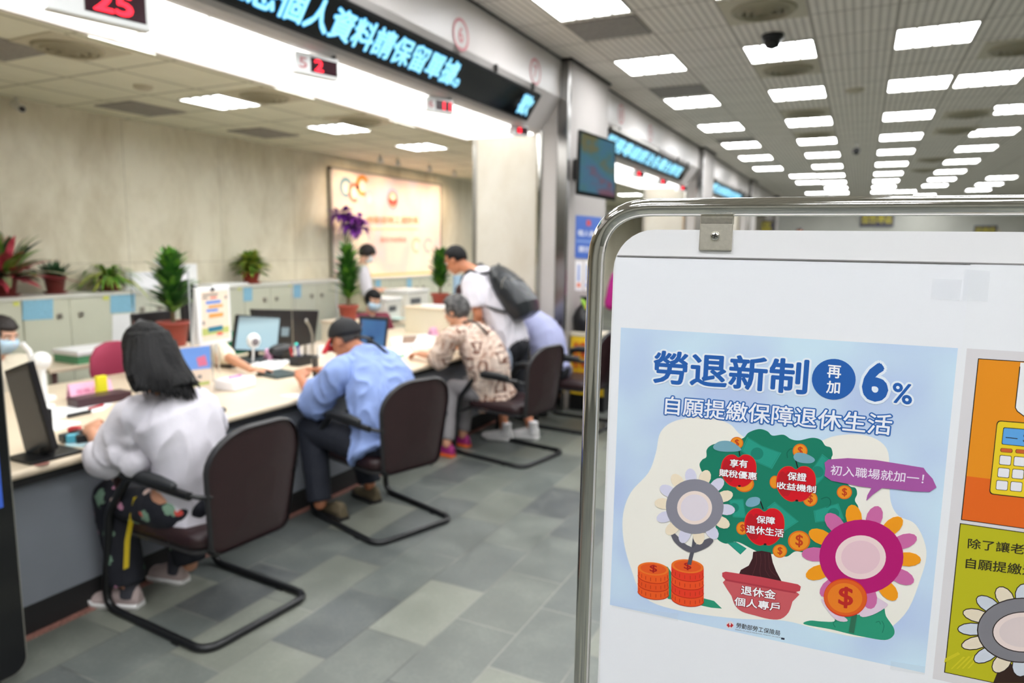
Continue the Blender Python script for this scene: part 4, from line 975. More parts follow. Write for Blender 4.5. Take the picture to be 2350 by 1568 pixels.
office_machine(905, 720, -4.95, .3, .3, .741, 1.0, 'small pale machine beside the staff mask')
P = D3
paperq = [V((P.x-.1, P.y-.21, DZ)), V((P.x+.23, P.y-.21, DZ)), V((P.x+.22, P.y-.1, DZ)), V((P.x-.05, P.y-.1, DZ))]
solo('paper_stack', MB().prism([(v.x, v.y) for v in paperq], lambda u, v, h: V((u, v, h)), DZ, DZ+.03), MAT['paper'], 'white paper stack on the riser box with the right plant', 'paper', paperq[0])
P = at(1060, 690, X=-5.2); slab('monitor_back', (P.x, P.y, TOP), .04, .45, .5, [M('light_blue_panel', (170, 200, 226), .4)], 'pale blue screen top behind the right plant', 'monitor', 0.)
P = at(1016, 745, Z=TOP); slab('clear_sign_holder', (-3.92, 6.33, TOP), .012, .13, .17, [M('frosted_sheet', (214, 214, 224), .3)], 'small frosted sign holder before the grey haired woman', 'sign holder', -.3)
solo('white_tag', MB().box((-3.9, at(733, 810, X=-3.9).y-.03, TOP), (-3.87, at(733, 810, X=-3.9).y+.03, TOP+.1)), MAT['white'], 'small white upright stand left of the cap', 'stand', (-3.88, at(733, 810, X=-3.9).y, TOP), bevel=.004)

# ================================================================ PLANTS
def leaf_blade(mb, p0, d, L, w, droop=.4, mi=0, seg=5, up=V((0, 0, 1))):
    d = d.normalized(); s = d.cross(up); s = s.normalized() if s.length > 1e-3 else V((1, 0, 0))
    nrm = s.cross(d).normalized(); L_, C_, R_ = [], [], []
    for i in range(seg+1):
        t_ = i/seg; p = p0+d*L*t_ - up*(droop*L*t_*t_)
        ww = w*math.sin(PI*min(1, .12+t_*.88))**.8
        L_.append(p-s*ww+nrm*ww*.25); C_.append(p); R_.append(p+s*ww+nrm*ww*.25)
    n = seg+1
    fs = [(i, i+1, n+i+1, n+i) for i in range(seg)]+[(n+i, n+i+1, 2*n+i+1, 2*n+i) for i in range(seg)]
    mb.add(L_+C_+R_, fs, mi, True)
def leafmat(nm, c1, c2):
    m, t, b = newmat(nm); f = t.noise(t.coord(), 22, 3)
    t.l.new(t.ramp(f, [(.35, lin(c1)), (.65, lin(c2))]), b.inputs['Base Color']); b.inputs['Roughness'].default_value = .38
    b.inputs['Subsurface Weight'].default_value = 0.; return m
G_DARK = leafmat('dark_green_leaf', (34, 74, 26), (70, 122, 44)); G_FRESH = leafmat('fresh_green_leaf', (58, 106, 30), (106, 158, 52)); G_MID = leafmat('mid_green_leaf', (84, 124, 44), (130, 162, 66)); G_YEL = leafmat('yellow_green_leaf', (126, 144, 50), (188, 192, 88)); G_DEEP = leafmat('deep_green_leaf', (26, 58, 34), (50, 92, 52)); L_RED = leafmat('red_leaf', (176, 52, 70), (220, 96, 110)); PURP = leafmat('purple_petal', (96, 24, 140), (150, 70, 190))
TERRA = M('terracotta_pot', (150, 62, 46), .55, var=.08, vscale=12); BROWN_POT = M('brown_pot', (112, 44, 38), .5, var=.08, vscale=12)
SOIL = M('soil', (58, 44, 34), .9, var=.4, vscale=60); STEM = M('green_stem', (92, 120, 60), .6); BRSTEM = M('woody_stem', (110, 92, 62), .7)
def pot(t, r, h, mat, z=0.):
    part('pot', MB().lathe([(r*.72, z), (r*.96, z+h*.86), (r*1.06, z+h*.86), (r*1.08, z+h), (r*.94, z+h), (r*.9, z+h*.86), (r*.9, z+h*.84)], n=24), mat, t, world=False)
    part('soil', MB().lathe([(r*.9, z+h*.85), (0.001, z+h*.87)], n=20), SOIL, t, world=False)
def tall_plant(loc, r, ph, top, lb, seed, width):
    # tight upright column of pointed leaves
    rnd = random.Random(seed); t = thing('potted_plant', lb, 'plant', loc, 0, 'tall potted plants on the riser boxes')
    pot(t, r, ph, TERRA)
    part('stem', MB().tube([(0, 0, ph*.8), (.005, 0, ph+.12), (0, .004, top*.7)], [.016, .014, .007], 8), BRSTEM, t, world=False)
    b = MB(); b2 = MB(); n = 150
    for i in range(n):
        f = i/n; z = ph+.06+(top-ph-.2)*f
        a = i*2.39996+rnd.uniform(-.3, .3)
        el = math.radians(rnd.uniform(22, 52)+30*f); L = width*(1.12-.45*abs(f-.4))*rnd.uniform(.75, 1.25)
        d = V((math.cos(a)*math.cos(el), math.sin(a)*math.cos(el), math.sin(el)))
        leaf_blade(b2 if (f > .72 and i % 2) or i % 5 == 0 else b, V((math.cos(a)*.012, math.sin(a)*.012, z)), d, L, .026*rnd.uniform(.75, 1.25), .22, 0, 5)
    part('foliage', b, G_DARK, t, world=False, fix=False); part('foliage', b2, G_FRESH, t, world=False, fix=False); return t
def hgt(base, px, py): return at(px, py, X=base.x).z-base.z
tall_plant(D1, .105, hgt(D1, 400, 735)*.97, hgt(D1, 378, 560), 'tall leafy potted plant behind the long haired woman', 3, .20)
tall_plant(D2, .095, hgt(D2, 800, 700), hgt(D2, 787, 548), 'tall leafy potted plant left of the standing staff member', 5, .19)
tall_plant(D3, .095, hgt(D3, 1010, 673), hgt(D3, 1003, 556), 'tall leafy potted plant beside the bending man’s face'.replace('’', "'"), 8, .17)
def cab_pos(px): P = at(px, 660, X=-6.32); return V((-6.32, P.y, CBZ))
def arch_plant(px, mats, n, L, w, el0, el1, droop, pr, ph, lb, seed, potm=BROWN_POT, extra=None, rise=0.):
    rnd = random.Random(seed); c = cab_pos(px); t = thing('potted_plant', lb, 'plant', c, 0, 'potted plants on the cabinets'); pot(t, pr, ph, potm)
    part('saucer', MB().lathe([(pr*.9, 0.0), (pr*1.15, .018), (pr*1.1, .02), (pr*.8, .008)], n=20), potm, t, world=False)
    bs = [MB() for _ in mats]
    for i in range(n):
        a = i*2.39996+rnd.uniform(-.4, .4); el = math.radians(rnd.uniform(el0, el1)); d = V((math.cos(a)*math.cos(el), math.sin(a)*math.cos(el), math.sin(el)))
        leaf_blade(bs[i % len(mats)], V((math.cos(a)*pr*.3, math.sin(a)*pr*.3, ph*.86+rise*rnd.random())), d, L*rnd.uniform(.6, 1.1), w*rnd.uniform(.8, 1.2), droop, 0, 6)
    if extra:
        m2_, n2_, L2_, w2_, e0_, e1_ = extra; b = MB(); bs.append(b); mats = mats+[m2_]
        for i in range(n2_):
            a = i*2.39996; el = math.radians(rnd.uniform(e0_, e1_)); leaf_blade(b, V((0, 0, ph*.9)), V((math.cos(a)*math.cos(el), math.sin(a)*math.cos(el), math.sin(el))), L2_*rnd.uniform(.7, 1.1), w2_, .3, 0, 6)
    for b in bs:
        for v in b.v:
            v.x = max(v.x, BACK_X+.012-c.x)
            if v.x < .235: v.z = max(v.z, .012)
    for b, m_ in zip(bs, mats): part('foliage', b, m_, t, world=False, fix=False)
    return t
arch_plant(10, [G_MID, leafmat('pale_pink_green', (170, 150, 120), (96, 128, 84)), G_DEEP, L_RED], 74, .60, .038, 8, 88, .35, .1, .16, 'red and green bromeliad in a pot at far left', 11, extra=(L_RED, 26, .34, .05, 0, 42))
arch_plant(127, [G_DEEP], 70, .19, .015, 25, 88, .1, .085, .15, 'small dark green bushy plant in a brown pot', 12)
arch_plant(252, [G_MID, G_FRESH, G_MID, G_YEL], 70, .40, .02, 5, 76, .7, .085, .14, 'spider plant with arching leaves in a brown pot', 13)
arch_plant(577, [G_YEL, G_MID], 240, .225, .034, -5, 85, .3, .1, .13, 'yellow green leafy plant on the cabinet behind the counter', 14, TERRA, rise=.15)
# purple flowers before the mural
c = at(795, 640, X=-6.25); c.z = CBZ
t = thing('flower_vase', 'purple artificial flowers in front of the mural', 'flowers', c)
part('vase', MB().lathe([(.05, 0), (.07, .1), (.05, .2), (.06, .26), (.05, .26)], n=18), MAT['white_metal'], t, world=False)
b = MB(); fb = MB(); rnd = random.Random(4)
for px, py in ((775, 490), (790, 487), (802, 497), (798, 510), (812, 512), (826, 500), (833, 520), (808, 524)):
    P = at(px, py, X=-6.25)-c
    b.tube([(0, 0, .2), (P.x*.3, P.y*.3, P.z*.7), P], .006, 6)
    for i in range(26):
        d = V((rnd.uniform(-1, 1), rnd.uniform(-1, 1), rnd.uniform(-.8, .6))); leaf_blade(fb, P+d*.03, d, .14*rnd.uniform(.6, 1.2), .03, .3, 0, 4)
part('stems', b, STEM, t, world=False); part('flowers', fb, PURP, t, world=False, fix=False)
# ================================================================ CHROME POSTER STAND IN FRONT
BU = -ray(-2700, 500).normalized(); BD = ray(850, 12900).normalized(); BD = (BD-BU*BD.dot(BU)).normalized()
BN = BU.cross(BD); BN = BN if BN.dot(CF) < 0 else -BN          # towards the reader
BO = CEN + ray(1700, 475)*0.726
def B3(u, v, l=0.): return BO+BU*u+BD*v+BN*l
def PB(x, y, l=0.):
    d = ray(x, y); t_ = ((BO+BN*l-CEN).dot(BN))/d.dot(BN); return CEN+d*t_
def UV(x, y):
    p = PB(x, y)-BO; return (p.dot(BU), p.dot(BD))
UR = .61; vfloor = (BO.z)/(-BD.z)
uL = UV(1375, 700)[0]+.0035; uL = UV(1354, 1000)[0]
stand = thing('poster_stand', 'chrome tube poster stand with white board in the right foreground', 'poster stand', V((B3((uL+UR)/2, vfloor).x, B3((uL+UR)/2, vfloor).y, 0)))
pts = arc_path([(uL, vfloor-.012), (uL, 0), (UR, 0), (UR, vfloor-.012)], .062, 12)
part('tube_frame', MB().tube([B3(p.x, p.y, 0) for p in [V((q[0], q[1], 0)) for q in pts]] if False else [B3(p[0], p[1], 0) for p in pts], .0096, 20), MAT['chrome'], stand)
for u in (uL, UR): part('foot_bar', MB().tube([B3(u, vfloor-.012, -.2), B3(u, vfloor-.012, .2)], .012, 12, round_ends=True), MAT['chrome'], stand)
# white board with rounded corners
MAT['board'] = M('white_board', (236, 235, 236), .28)
v0 = UV(1500, 527)[1]; u0 = UV(1404, 700)[0]; u1 = UR-(u0-uL); v1 = 1.0
o = []
for (cu, cv, a0) in ((u0+.045, v0+.045, PI), (u1-.045, v0+.045, 1.5*PI), (u1-.045, v1-.045, 0), (u0+.045, v1-.045, .5*PI)):
    for i in range(9): a = a0+i*PI/16; o.append((cu+.045*math.cos(a), cv+.045*math.sin(a)))
part('board', MB().prism(o, lambda u, v, h: B3(u, v, h), -.006, -.0012), MAT['board'], stand)
part('pocket_rim', MB().box((0, 0, 0), (1, 1, 1), 0, None) if False else MB().prism([(u0+.004, UV(1415, 588)[1]-.0012), (u1-.004, UV(1415, 588)[1]-.0012), (u1-.004, UV(1415, 588)[1]), (u0+.004, UV(1415, 588)[1])], lambda u, v, h: B3(u, v, h), -.0012, .0006), M('pocket_edge', (150, 146, 146), .4), stand)
def bracket(uc, v_):
    w2 = .0168
    p = part('bracket', MB().prism([(uc-w2, v_-.004), (uc+w2, v_-.004), (uc+w2, v_+.0305), (uc-w2, v_+.0305)], lambda u, v, h: B3(u, v, h), -.0011, .0022), MAT['steel_bright'], stand, bevel=.0009)
    part('bracket_lug', MB().prism([(uc-w2, v_-.009), (uc+w2, v_-.009), (uc+w2, v_+.0035), (uc-w2, v_+.0035)], lambda u, v, h: B3(u, v, h), -.007, .0022), MAT['steel_bright'], p, bevel=.0008)
    sc = MB(); cu, cv = uc-.0006, v_+.0155
    R = []
    for r_, h in ((.0049, .0022), (.0048, .0030), (.0040, .0042), (.0022, .0048), (.0001, .0049)): R.append([B3(cu+r_*math.cos(2*PI*i/20), cv+r_*math.sin(2*PI*i/20), h) for i in range(20)])
    sc.rings(R); part('screw', sc, MAT['chrome'], p)
    cr = MB()
    for a in (.3, .3+PI/2):
        du, dv = math.cos(a), math.sin(a)
        cr.prism([(cu+du*.0028-dv*.0006, cv+dv*.0028+du*.0006), (cu+du*.0028+dv*.0006, cv+dv*.0028-du*.0006), (cu-du*.0028+dv*.0006, cv-dv*.0028-du*.0006), (cu-du*.0028-dv*.0006, cv-dv*.0028+du*.0006)], lambda u, v, h: B3(u, v, h), .0046, .00505)
    part('screw_slot', cr, MAT['dark_gap'], p)
MAT['steel_bright'] = M('plated_steel', (214, 208, 194), .36, .75, var=.06, vscale=300)
ub, vb = UV(1645, 508)
bracket(ub, vb); bracket(.40, vb)

# ---------------------------------------------------------------- the printed sheets
LAY = .00004
class Print:
    def __init__(s): s.b = MB(); s.mats = []; s.ix = {}
    def mi(s, col):
        if col not in s.ix: s.ix[col] = len(s.mats); s.mats.append(M('print_ink', col, .62, spec=.3))
        return s.ix[col]
    def poly(s, pts, col, lay, sm=0):
        if sm: pts = [(p.x, p.y) for p in spline(pts, sm)]
        me = [PB(x, y, lay*LAY) for x, y in pts]
        # concave outlines: triangulated through a bmesh
        bm = bmesh.new(); vs = [bm.verts.new(p) for p in me]; f = bm.faces.new(vs)
        f.normal_update(); r = bmesh.ops.triangulate(bm, faces=[f], ngon_method='EAR_CLIP'); bm.verts.index_update()
        idx = {v: i for i, v in enumerate(vs)}
        s.b.add([v.co.copy() for v in vs], [tuple(idx[v] for v in g.verts) for g in bm.faces], s.mi(col)); bm.free()
    def ell(s, c, rx, ry, col, lay, rot=0., n=36, a0=0., a1=2*PI):
        s.b.face([PB(c[0]+rx*math.cos(a)*math.cos(rot)-ry*math.sin(a)*math.sin(rot), c[1]+rx*math.cos(a)*math.sin(rot)+ry*math.sin(a)*math.cos(rot), lay*LAY) for a in [a0+(a1-a0)*i/n for i in range(n)]], s.mi(col))
    def line(s, pts, w_, col, lay):
        # stroked path, w_ in pixels
        P = [V((*p, 0)) for p in pts]; L_, R_ = [], []
        for i, p in enumerate(P):
            d = (P[min(i+1, len(P)-1)]-P[max(i-1, 0)]).normalized(); n_ = V((-d.y, d.x, 0))*w_/2
            L_.append(PB(p.x+n_.x, p.y+n_.y, lay*LAY)); R_.append(PB(p.x-n_.x, p.y-n_.y, lay*LAY))
        k = len(P); s.b.add(L_+R_, [(i, i+1, k+i+1, k+i) for i in range(k-1)], s.mi(col))
    def text(s, body, bl, br, tl, col, lay, bold=.015, halo=None, hb=.05):
        if halo: put_text(s.b, body, PB(*bl, (lay-2)*LAY), PB(*br, (lay-2)*LAY), PB(*tl, (lay-2)*LAY), s.mi(halo), hb, ref=bold)
        put_text(s.b, body, PB(*bl, lay*LAY), PB(*br, lay*LAY), PB(*tl, lay*LAY), s.mi(col), bold)
    def petals(s, c, rx, ry, n, L, w_, cols, lay, a0=0., outline=None):
        for k in range(n):
            a = a0+2*PI*k/n; pts = []
            for q, ww in ((.8, .55), (1., .95), (1+L*.35, 1.), (1+L*.7, .8), (1+L*.93, .42), (1+L, .0), (1+L*.93, -.42), (1+L*.7, -.8), (1+L*.35, -1.), (1., -.95), (.8, -.55)):
                x, y = q*math.cos(a)-ww*w_*math.sin(a), q*math.sin(a)+ww*w_*math.cos(a); pts.append((c[0]+rx*x, c[1]+ry*y))
            s.poly(pts, cols[k % len(cols)], lay+.2*(k % 2))
            if outline: s.line(pts+[pts[0]], outline[1], outline[0], lay+.6)
def c3(x, y): return (1400+x/3.015, 960+y/3.015)
def c4(x, y): return (1780+x/3.136, 1000+y/3.136)
def c2(x, y): return (1380+x/2.9375, 760+y/2.9375)
def c5(x, y): return (2100+x/3.408, 780+y/3.408)
def c6(x, y): return (2050+x/4.04, 1180+y/4.04)
def C3(*p): return [c3(*q) for q in p]
def C4(*p): return [c4(*q) for q in p]
WHITE = (246, 246, 248)
def coin(p, c, rx, ry, lay, sign=True):
    p.ell(c, rx, ry, (226, 112, 30), lay); p.ell(c, rx*.86, ry*.86, (240, 150, 34), lay+1)
    if sign: p.text('$', (c[0]-rx*.34, c[1]+ry*.58), (c[0]+rx*.34, c[1]+ry*.66), (c[0]-rx*.30, c[1]-ry*.66), (198, 62, 26), lay+2, .015)
p = Print()
# sheet
uA, vA = UV(1413, 591); uB = UV(2224, 640)[0]+.001
vE = .72
def sheetface(pr, ua, va, ub_, ve, col, lay):
    pr.b.face([B3(ua, va, lay*LAY), B3(ub_, va, lay*LAY), B3(ub_, ve, lay*LAY), B3(ua, ve, lay*LAY)], pr.mi(col))
sheetface(p, uA, vA, uB, vE, (238, 239, 243), 1)
ua, va = UV(1425, 752); ub2, vb2 = UV(2122, 1545)
# pale blue print ground with soft clouds of blue
sheetface(p, ua, va, ub2, vb2, (199, 221, 242), 2)
mt, tt, bb = newmat('poster_ground'); cc = tt.coord(); bb.inputs['Roughness'].default_value = .62
tt.l.new(tt.ramp(tt.noise(cc, 9, 1.5), [(.36, lin((186, 204, 238))), (.5, lin((200, 221, 243))), (.64, lin((206, 231, 246)))]), bb.inputs['Base Color'])
p.mats[p.ix[(199, 221, 242)]] = mt
CREAM = (243, 239, 229)
p.poly([(1430, 1180), (1448, 1130), (1488, 1085), (1505, 1040), (1516, 992), (1550, 966), (1615, 957), (1672, 972), (1702, 1000), (1760, 1030), (1860, 1020), (1920, 1000), (1990, 1000), (2035, 1030), (2041, 1090), (2044, 1150), (2062, 1184), (2102, 1205), (2126, 1265), (2112, 1330), (2075, 1412), (2000, 1462), (1900, 1450), (1800, 1425), (1690, 1420), (1560, 1402), (1480, 1372), (1448, 1305), (1431, 1240)], CREAM, 3, 5)
p.poly(C3((370, 1020), (400, 1030), (440, 1090), (450, 1200), (640, 1245), (720, 1265), (775, 1318), (700, 1312), (600, 1290), (400, 1250), (372, 1150)), (44, 150, 116), 4)
p.poly(C4((205, 1358), (245, 1332), (330, 1338), (420, 1338), (440, 1300), (600, 1290), (700, 1262), (775, 1232), (795, 1300), (850, 1385), (848, 1440), (785, 1472), (640, 1450), (520, 1425), (400, 1395)), (44, 152, 118), 4, 4)
# tree
GREEN = (22, 126, 100)
p.poly([(1606, 1072), (1611, 1056), (1621, 1049), (1622, 1032), (1637, 1020), (1672, 1014), (1705, 1006), (1718, 993), (1742, 985), (1761, 990), (1773, 1000), (1798, 998), (1815, 1008), (1834, 1011), (1864, 1005), (1884, 1010), (1894, 1023), (1907, 1028), (1911, 1043), (1910, 1060), (1946, 1112), (1963, 1120), (1967, 1134), (1962, 1149), (1970, 1172), (1950, 1232), (1884, 1258), (1848, 1268), (1825, 1266), (1805, 1278), (1781, 1272), (1752, 1272), (1725, 1260), (1692, 1244), (1665, 1248), (1645, 1236), (1641, 1215), (1656, 1160), (1648, 1130), (1628, 1112)], GREEN, 5, 5)
BILL = (38, 156, 134); BILL2 = (26, 132, 112)
for q, cc_ in (([(950, 130), (1050, 190), (1185, 240), (1120, 352), (1000, 300), (905, 225)], (1017, 245, 44)), ([(1468, 248), (1535, 300), (1530, 360), (1430, 462), (1370, 440), (1400, 350)], (1436, 372, 42)), ([(1140, 578), (1305, 715), (1200, 785), (1085, 620)], None), ([(820, 562), (922, 560), (942, 692), (850, 685)], (858, 620, 34)), ([(810, 862), (870, 856), (945, 902), (902, 944)], None), ([(1408, 640), (1520, 605), (1580, 590), (1620, 700), (1420, 722)], (1546, 660, 40))):
    p.poly(C3(*q), BILL, 6); p.line(C3(*[(x*.93+.07*sum(a for a, _ in q)/len(q), y*.93+.07*sum(b_ for _, b_ in q)/len(q)) for x, y in q+[q[0]]]), 1.2, BILL2, 7)
    if cc_: p.ell(c3(cc_[0], cc_[1]), cc_[2]/3.015, cc_[2]/3.015*.95, BILL2, 7)
for q in ([(1228, 275), (1225, 240), (1245, 215), (1265, 212)], [(1460, 560), (1500, 548), (1525, 570), (1520, 605), (1495, 618)]): p.line([(v.x, v.y) for v in spline(C3(*q), 5, False)], 2.6, (14, 104, 82), 6)
for q in ([(720, 1345), (745, 1338), (755, 1360)], [(430, 1380), (415, 1350), (445, 1328)], [(768, 1420), (780, 1370), (765, 1335)]): p.line([(v.x, v.y) for v in spline(C4(*q), 5, False)], 1.6, (26, 116, 90), 5)
# trunk and pot
p.poly(C3((990, 925), (1050, 918), (1112, 930), (1126, 1000), (1150, 1060), (1190, 1135), (1000, 1100), (890, 1085), (905, 1050), (960, 1020), (985, 970)), (62, 26, 32), 6)
for a in (1010, 1040, 1070, 1095): p.line([(v.x, v.y) for v in spline(C3((a, 935), (a+4, 990), (a-12+.3*(a-1010), 1050), (a-30+1.1*(a-1010), 1100)), 5, False)], .9, (96, 50, 54), 7)
p.poly(C3((806, 1110), (1280, 1195), (1262, 1270), (1235, 1345), (1180, 1390), (1100, 1390), (1000, 1365), (915, 1340), (868, 1300), (840, 1230)), (206, 92, 98), 8, 3)
p.poly(C3((776, 1070), (800, 1062), (1050, 1100), (1300, 1150), (1320, 1165), (1314, 1196), (1290, 1202), (1050, 1158), (790, 1112), (776, 1095)), (200, 70, 82), 9)
p.poly(C3((792, 1112), (1050, 1158), (1286, 1202), (1284, 1214), (1050, 1172), (800, 1126)), (180, 58, 72), 10)
# apples and coins
coin(p, c3(877, 172), 15, 14, 8); coin(p, c3(1315, 228), 17, 17, 8); coin(p, c3(930, 455), 22, 19, 8, False); coin(p, c3(1385, 560), 17, 17, 8); coin(p, c3(1140, 443), 12, 15, 8, False); coin(p, c3(915, 762), 14, 15, 8); coin(p, c3(1308, 850), 25.5, 23.5, 8); coin(p, c3(1175, 920), 16.6, 15.4, 8); coin(p, c4(495, 408), 17.5, 16, 8)
def apple(cx, cy, rx, ry):
    pts = [(-.0, -.78), (.25, -.95), (.62, -.92), (.92, -.6), (1, -.1), (.9, .35), (.6, .8), (.25, 1.), (0, .95), (-.25, 1.), (-.6, .82), (-.9, .4), (-1, -.1), (-.9, -.6), (-.6, -.92), (-.25, -.95)]
    p.poly(C3(*[(cx+rx*a*1.03, cy+ry*b_*1.03) for a, b_ in pts]), (214, 78, 40), 11, 4); p.poly(C3(*[(cx+rx*a, cy+ry*b_) for a, b_ in pts]), (216, 16, 34), 12, 4)
    p.poly(C3(*[(cx-rx*.55+rx*.38*a, cy+ry*.72*b_) for a, b_ in pts]), (190, 22, 34), 12.4, 4)
    p.ell(c3(cx+5, cy+ry*.96), 3.4, 2.2, (40, 16, 20), 13)
apple(890, 362, 120, 112); apple(1287, 453, 134, 122); apple(1068, 750, 136, 128)
for a, b_ in (((893, 225), (898, 262)), ((1285, 290), (1299, 345)), ((1040, 574), (1060, 630))): p.line(C3(a, b_), 2.6, (30, 22, 24), 13)
p.poly(C3((716, 190), (760, 160), (830, 160), (890, 195), (905, 222), (850, 232), (770, 230), (722, 215)), (122, 170, 186), 14, 4)
p.poly(C3((1270, 262), (1295, 240), (1350, 245), (1405, 272), (1416, 295), (1385, 312), (1320, 308), (1280, 290)), (122, 170, 186), 14, 4)
p.poly(C3((938, 590), (960, 555), (1010, 545), (1038, 560), (1030, 595), (985, 614), (950, 610)), (122, 172, 192), 14, 4)
W_ = (248, 248, 250); RD = (150, 14, 30)
for body, bl, br, tl in (('享有', (828, 338), (952, 346), (830, 282)), ('賦稅優惠', (754, 402), (1014, 430), (757, 350)), ('保證', (1226, 428), (1358, 440), (1229, 370)), ('收益機制', (1152, 488), (1422, 520), (1156, 438)), ('保障', (1010, 726), (1140, 738), (1013, 673)), ('退休生活', (942, 794), (1200, 826), (945, 738)), ('退休金', (904, 1220), (1145, 1257), (908, 1155)), ('個人專戶', (858, 1296), (1172, 1340), (862, 1236))):
    p.text(body, c3(*bl), c3(*br), c3(*tl), W_, 17, .022, RD, .075)
# coin stacks
def cstack(x0, x1, yt, yb, n, c1, c2_, lay):
    cx, rx = (x0+x1)/2, (x1-x0)/2; ry = rx*.42; sl = .11
    h = (yb-yt-2*ry)/n
    for k in range(n-1, -1, -1):
        y_ = yt+ry+h*k; pts = [(x0, y_-sl*rx)]
        for i in range(15): a = PI-i*PI/14; pts.append((cx+rx*math.cos(a), y_+h+ry*math.sin(a)+sl*rx*math.cos(a)))
        pts.append((x1, y_+sl*rx)); p.poly(C3(*pts), c1 if k % 2 == 0 else c2_, lay+(n-1-k)*.4)
        for i in range(1, 9):
            a = PI-i*PI/9; p.line(C3((cx+rx*.98*math.cos(a), y_+h*.3+ry*math.sin(a)+sl*rx*math.cos(a)), (cx+rx*.98*math.cos(a), y_+h*.75+ry*math.sin(a)+sl*rx*math.cos(a))), 1.4, (190, 50, 24), lay+3)
        p.line(C3(*[(cx+rx*math.cos(PI-i*PI/14), y_+h+ry*math.sin(PI-i*PI/14)+sl*rx*math.cos(PI-i*PI/14)) for i in range(15)]), 1.6, (196, 44, 20), lay+2.6)
    p.ell(c3(cx, yt+ry), rx/3.015, ry/3.015, (240, 120, 40), lay+4, .11); p.ell(c3(cx, yt+ry), rx/3.015*.84, ry/3.015*.8, (234, 92, 34), lay+5, .11)
    p.text('$', c3(cx-26, yt+ry+24), c3(cx+26, yt+ry+30), c3(cx-24, yt+ry-30), (170, 26, 24), lay+6, .015)
cstack(192, 406, 998, 1255, 3, (238, 92, 30), (232, 82, 28), 12)
cstack(424, 648, 978, 1303, 4, (232, 60, 36), (238, 82, 34), 12)
# plain flowers: petals, ring and pale centre on a stem with leaves
p.line([(v.x, v.y) for v in spline(C3((590, 780), (580, 880), (560, 960), (548, 1015)), 5, False)], 9, (86, 86, 96), 19)
for q in ([(575, 900), (520, 870), (450, 800), (420, 790), (440, 850), (500, 905), (560, 930)], [(580, 890), (640, 850), (690, 830), (715, 850), (680, 890), (620, 920), (572, 930)]): p.poly(C3(*q), (98, 96, 106), 19.4, 4)
p.petals(c3(586, 612), 200/3.015, 190/3.015, 14, .40, .20, [(216, 214, 234), (242, 226, 200)], 20, .1)
p.ell(c3(586, 612), 200/3.015, 190/3.015, (140, 138, 150), 22); p.ell(c3(585, 620), 121/3.015, 116/3.015, (240, 222, 214), 23)
p.ell(c3(585, 620), 96/3.015, 92/3.015, (228, 218, 226), 24)
p.line([(v.x, v.y) for v in spline(C4((590, 1120), (580, 1220), (560, 1330), (545, 1420)), 5, False)], 12, (50, 110, 84), 19)
for q in ([(600, 1200), (680, 1150), (790, 1200), (800, 1230), (700, 1290), (610, 1300)], [(420, 1250), (340, 1180), (330, 1190), (360, 1240), (440, 1330), (520, 1330)]): p.poly(C4(*q), (226, 204, 220), 19.4, 4)
p.petals(c4(617, 873), 303/3.136, 268/3.136, 14, .42, .19, [(246, 158, 24), (206, 108, 164)], 20, .06)
p.ell(c4(617, 873), 303/3.136, 268/3.136, (184, 22, 112), 22); p.ell(c4(612, 876), 182/3.136, 158/3.136, (240, 214, 212), 23)
p.ell(c4(612, 876), 140/3.136, 120/3.136, (232, 196, 204), 24)
cc_ = c4(502, 1166)
p.ell(cc_, 50, 44, (222, 56, 34), 26, .15); p.ell(cc_, 49, 41, (226, 96, 32), 26.5, .15); p.ell((cc_[0]-1, cc_[1]+1), 40, 34, (236, 128, 34), 27, .15)
p.text('$', (cc_[0]-17, cc_[1]+23), (cc_[0]+17, cc_[1]+26), (cc_[0]-15, cc_[1]-26), (190, 40, 34), 28, .02)
# speech bubble
p.poly(C4((352, 195), (380, 172), (520, 162), (720, 176), (900, 205), (1065, 232), (1085, 262), (1130, 310), (1158, 372), (1140, 385), (1110, 406), (980, 400), (880, 388), (765, 378), (700, 425), (652, 470), (660, 430), (690, 376), (600, 365), (540, 352), (400, 325), (352, 290), (358, 240)), (170, 88, 162), 25)
p.text('初入職場就加一！', c4(392, 282), c4(1062, 350), c4(400, 210), (244, 232, 246), 27, .008)
# headline
BL_ = (38, 96, 174)
p.text('勞退新制', (1497.5, 879), (1852, 907), (1501, 803.5), BL_, 12, .024, (232, 240, 250), .075)
p.ell(c2(1567, 325), 50.3, 46.8, BL_, 12, .05)
p.text('再', c2(1520, 313), c2(1614, 322), c2(1526, 226), W_, 14, .02); p.text('加', c2(1514, 418), c2(1606, 424), c2(1520, 334), W_, 14, .02)
p.text('6', c2(1752, 470), c2(1930, 484), c2(1764, 206), BL_, 12, .045, (232, 240, 250), .10)
p.text('%', c2(1958, 482), c2(2093, 500), c2(1966, 344), BL_, 12, .02, (232, 240, 250), .09)
p.text('自願提繳保障退休生活', (1525, 951), (2044, 1000), (1528, 908.5), (240, 242, 250), 12, .012, (44, 104, 182), .07)
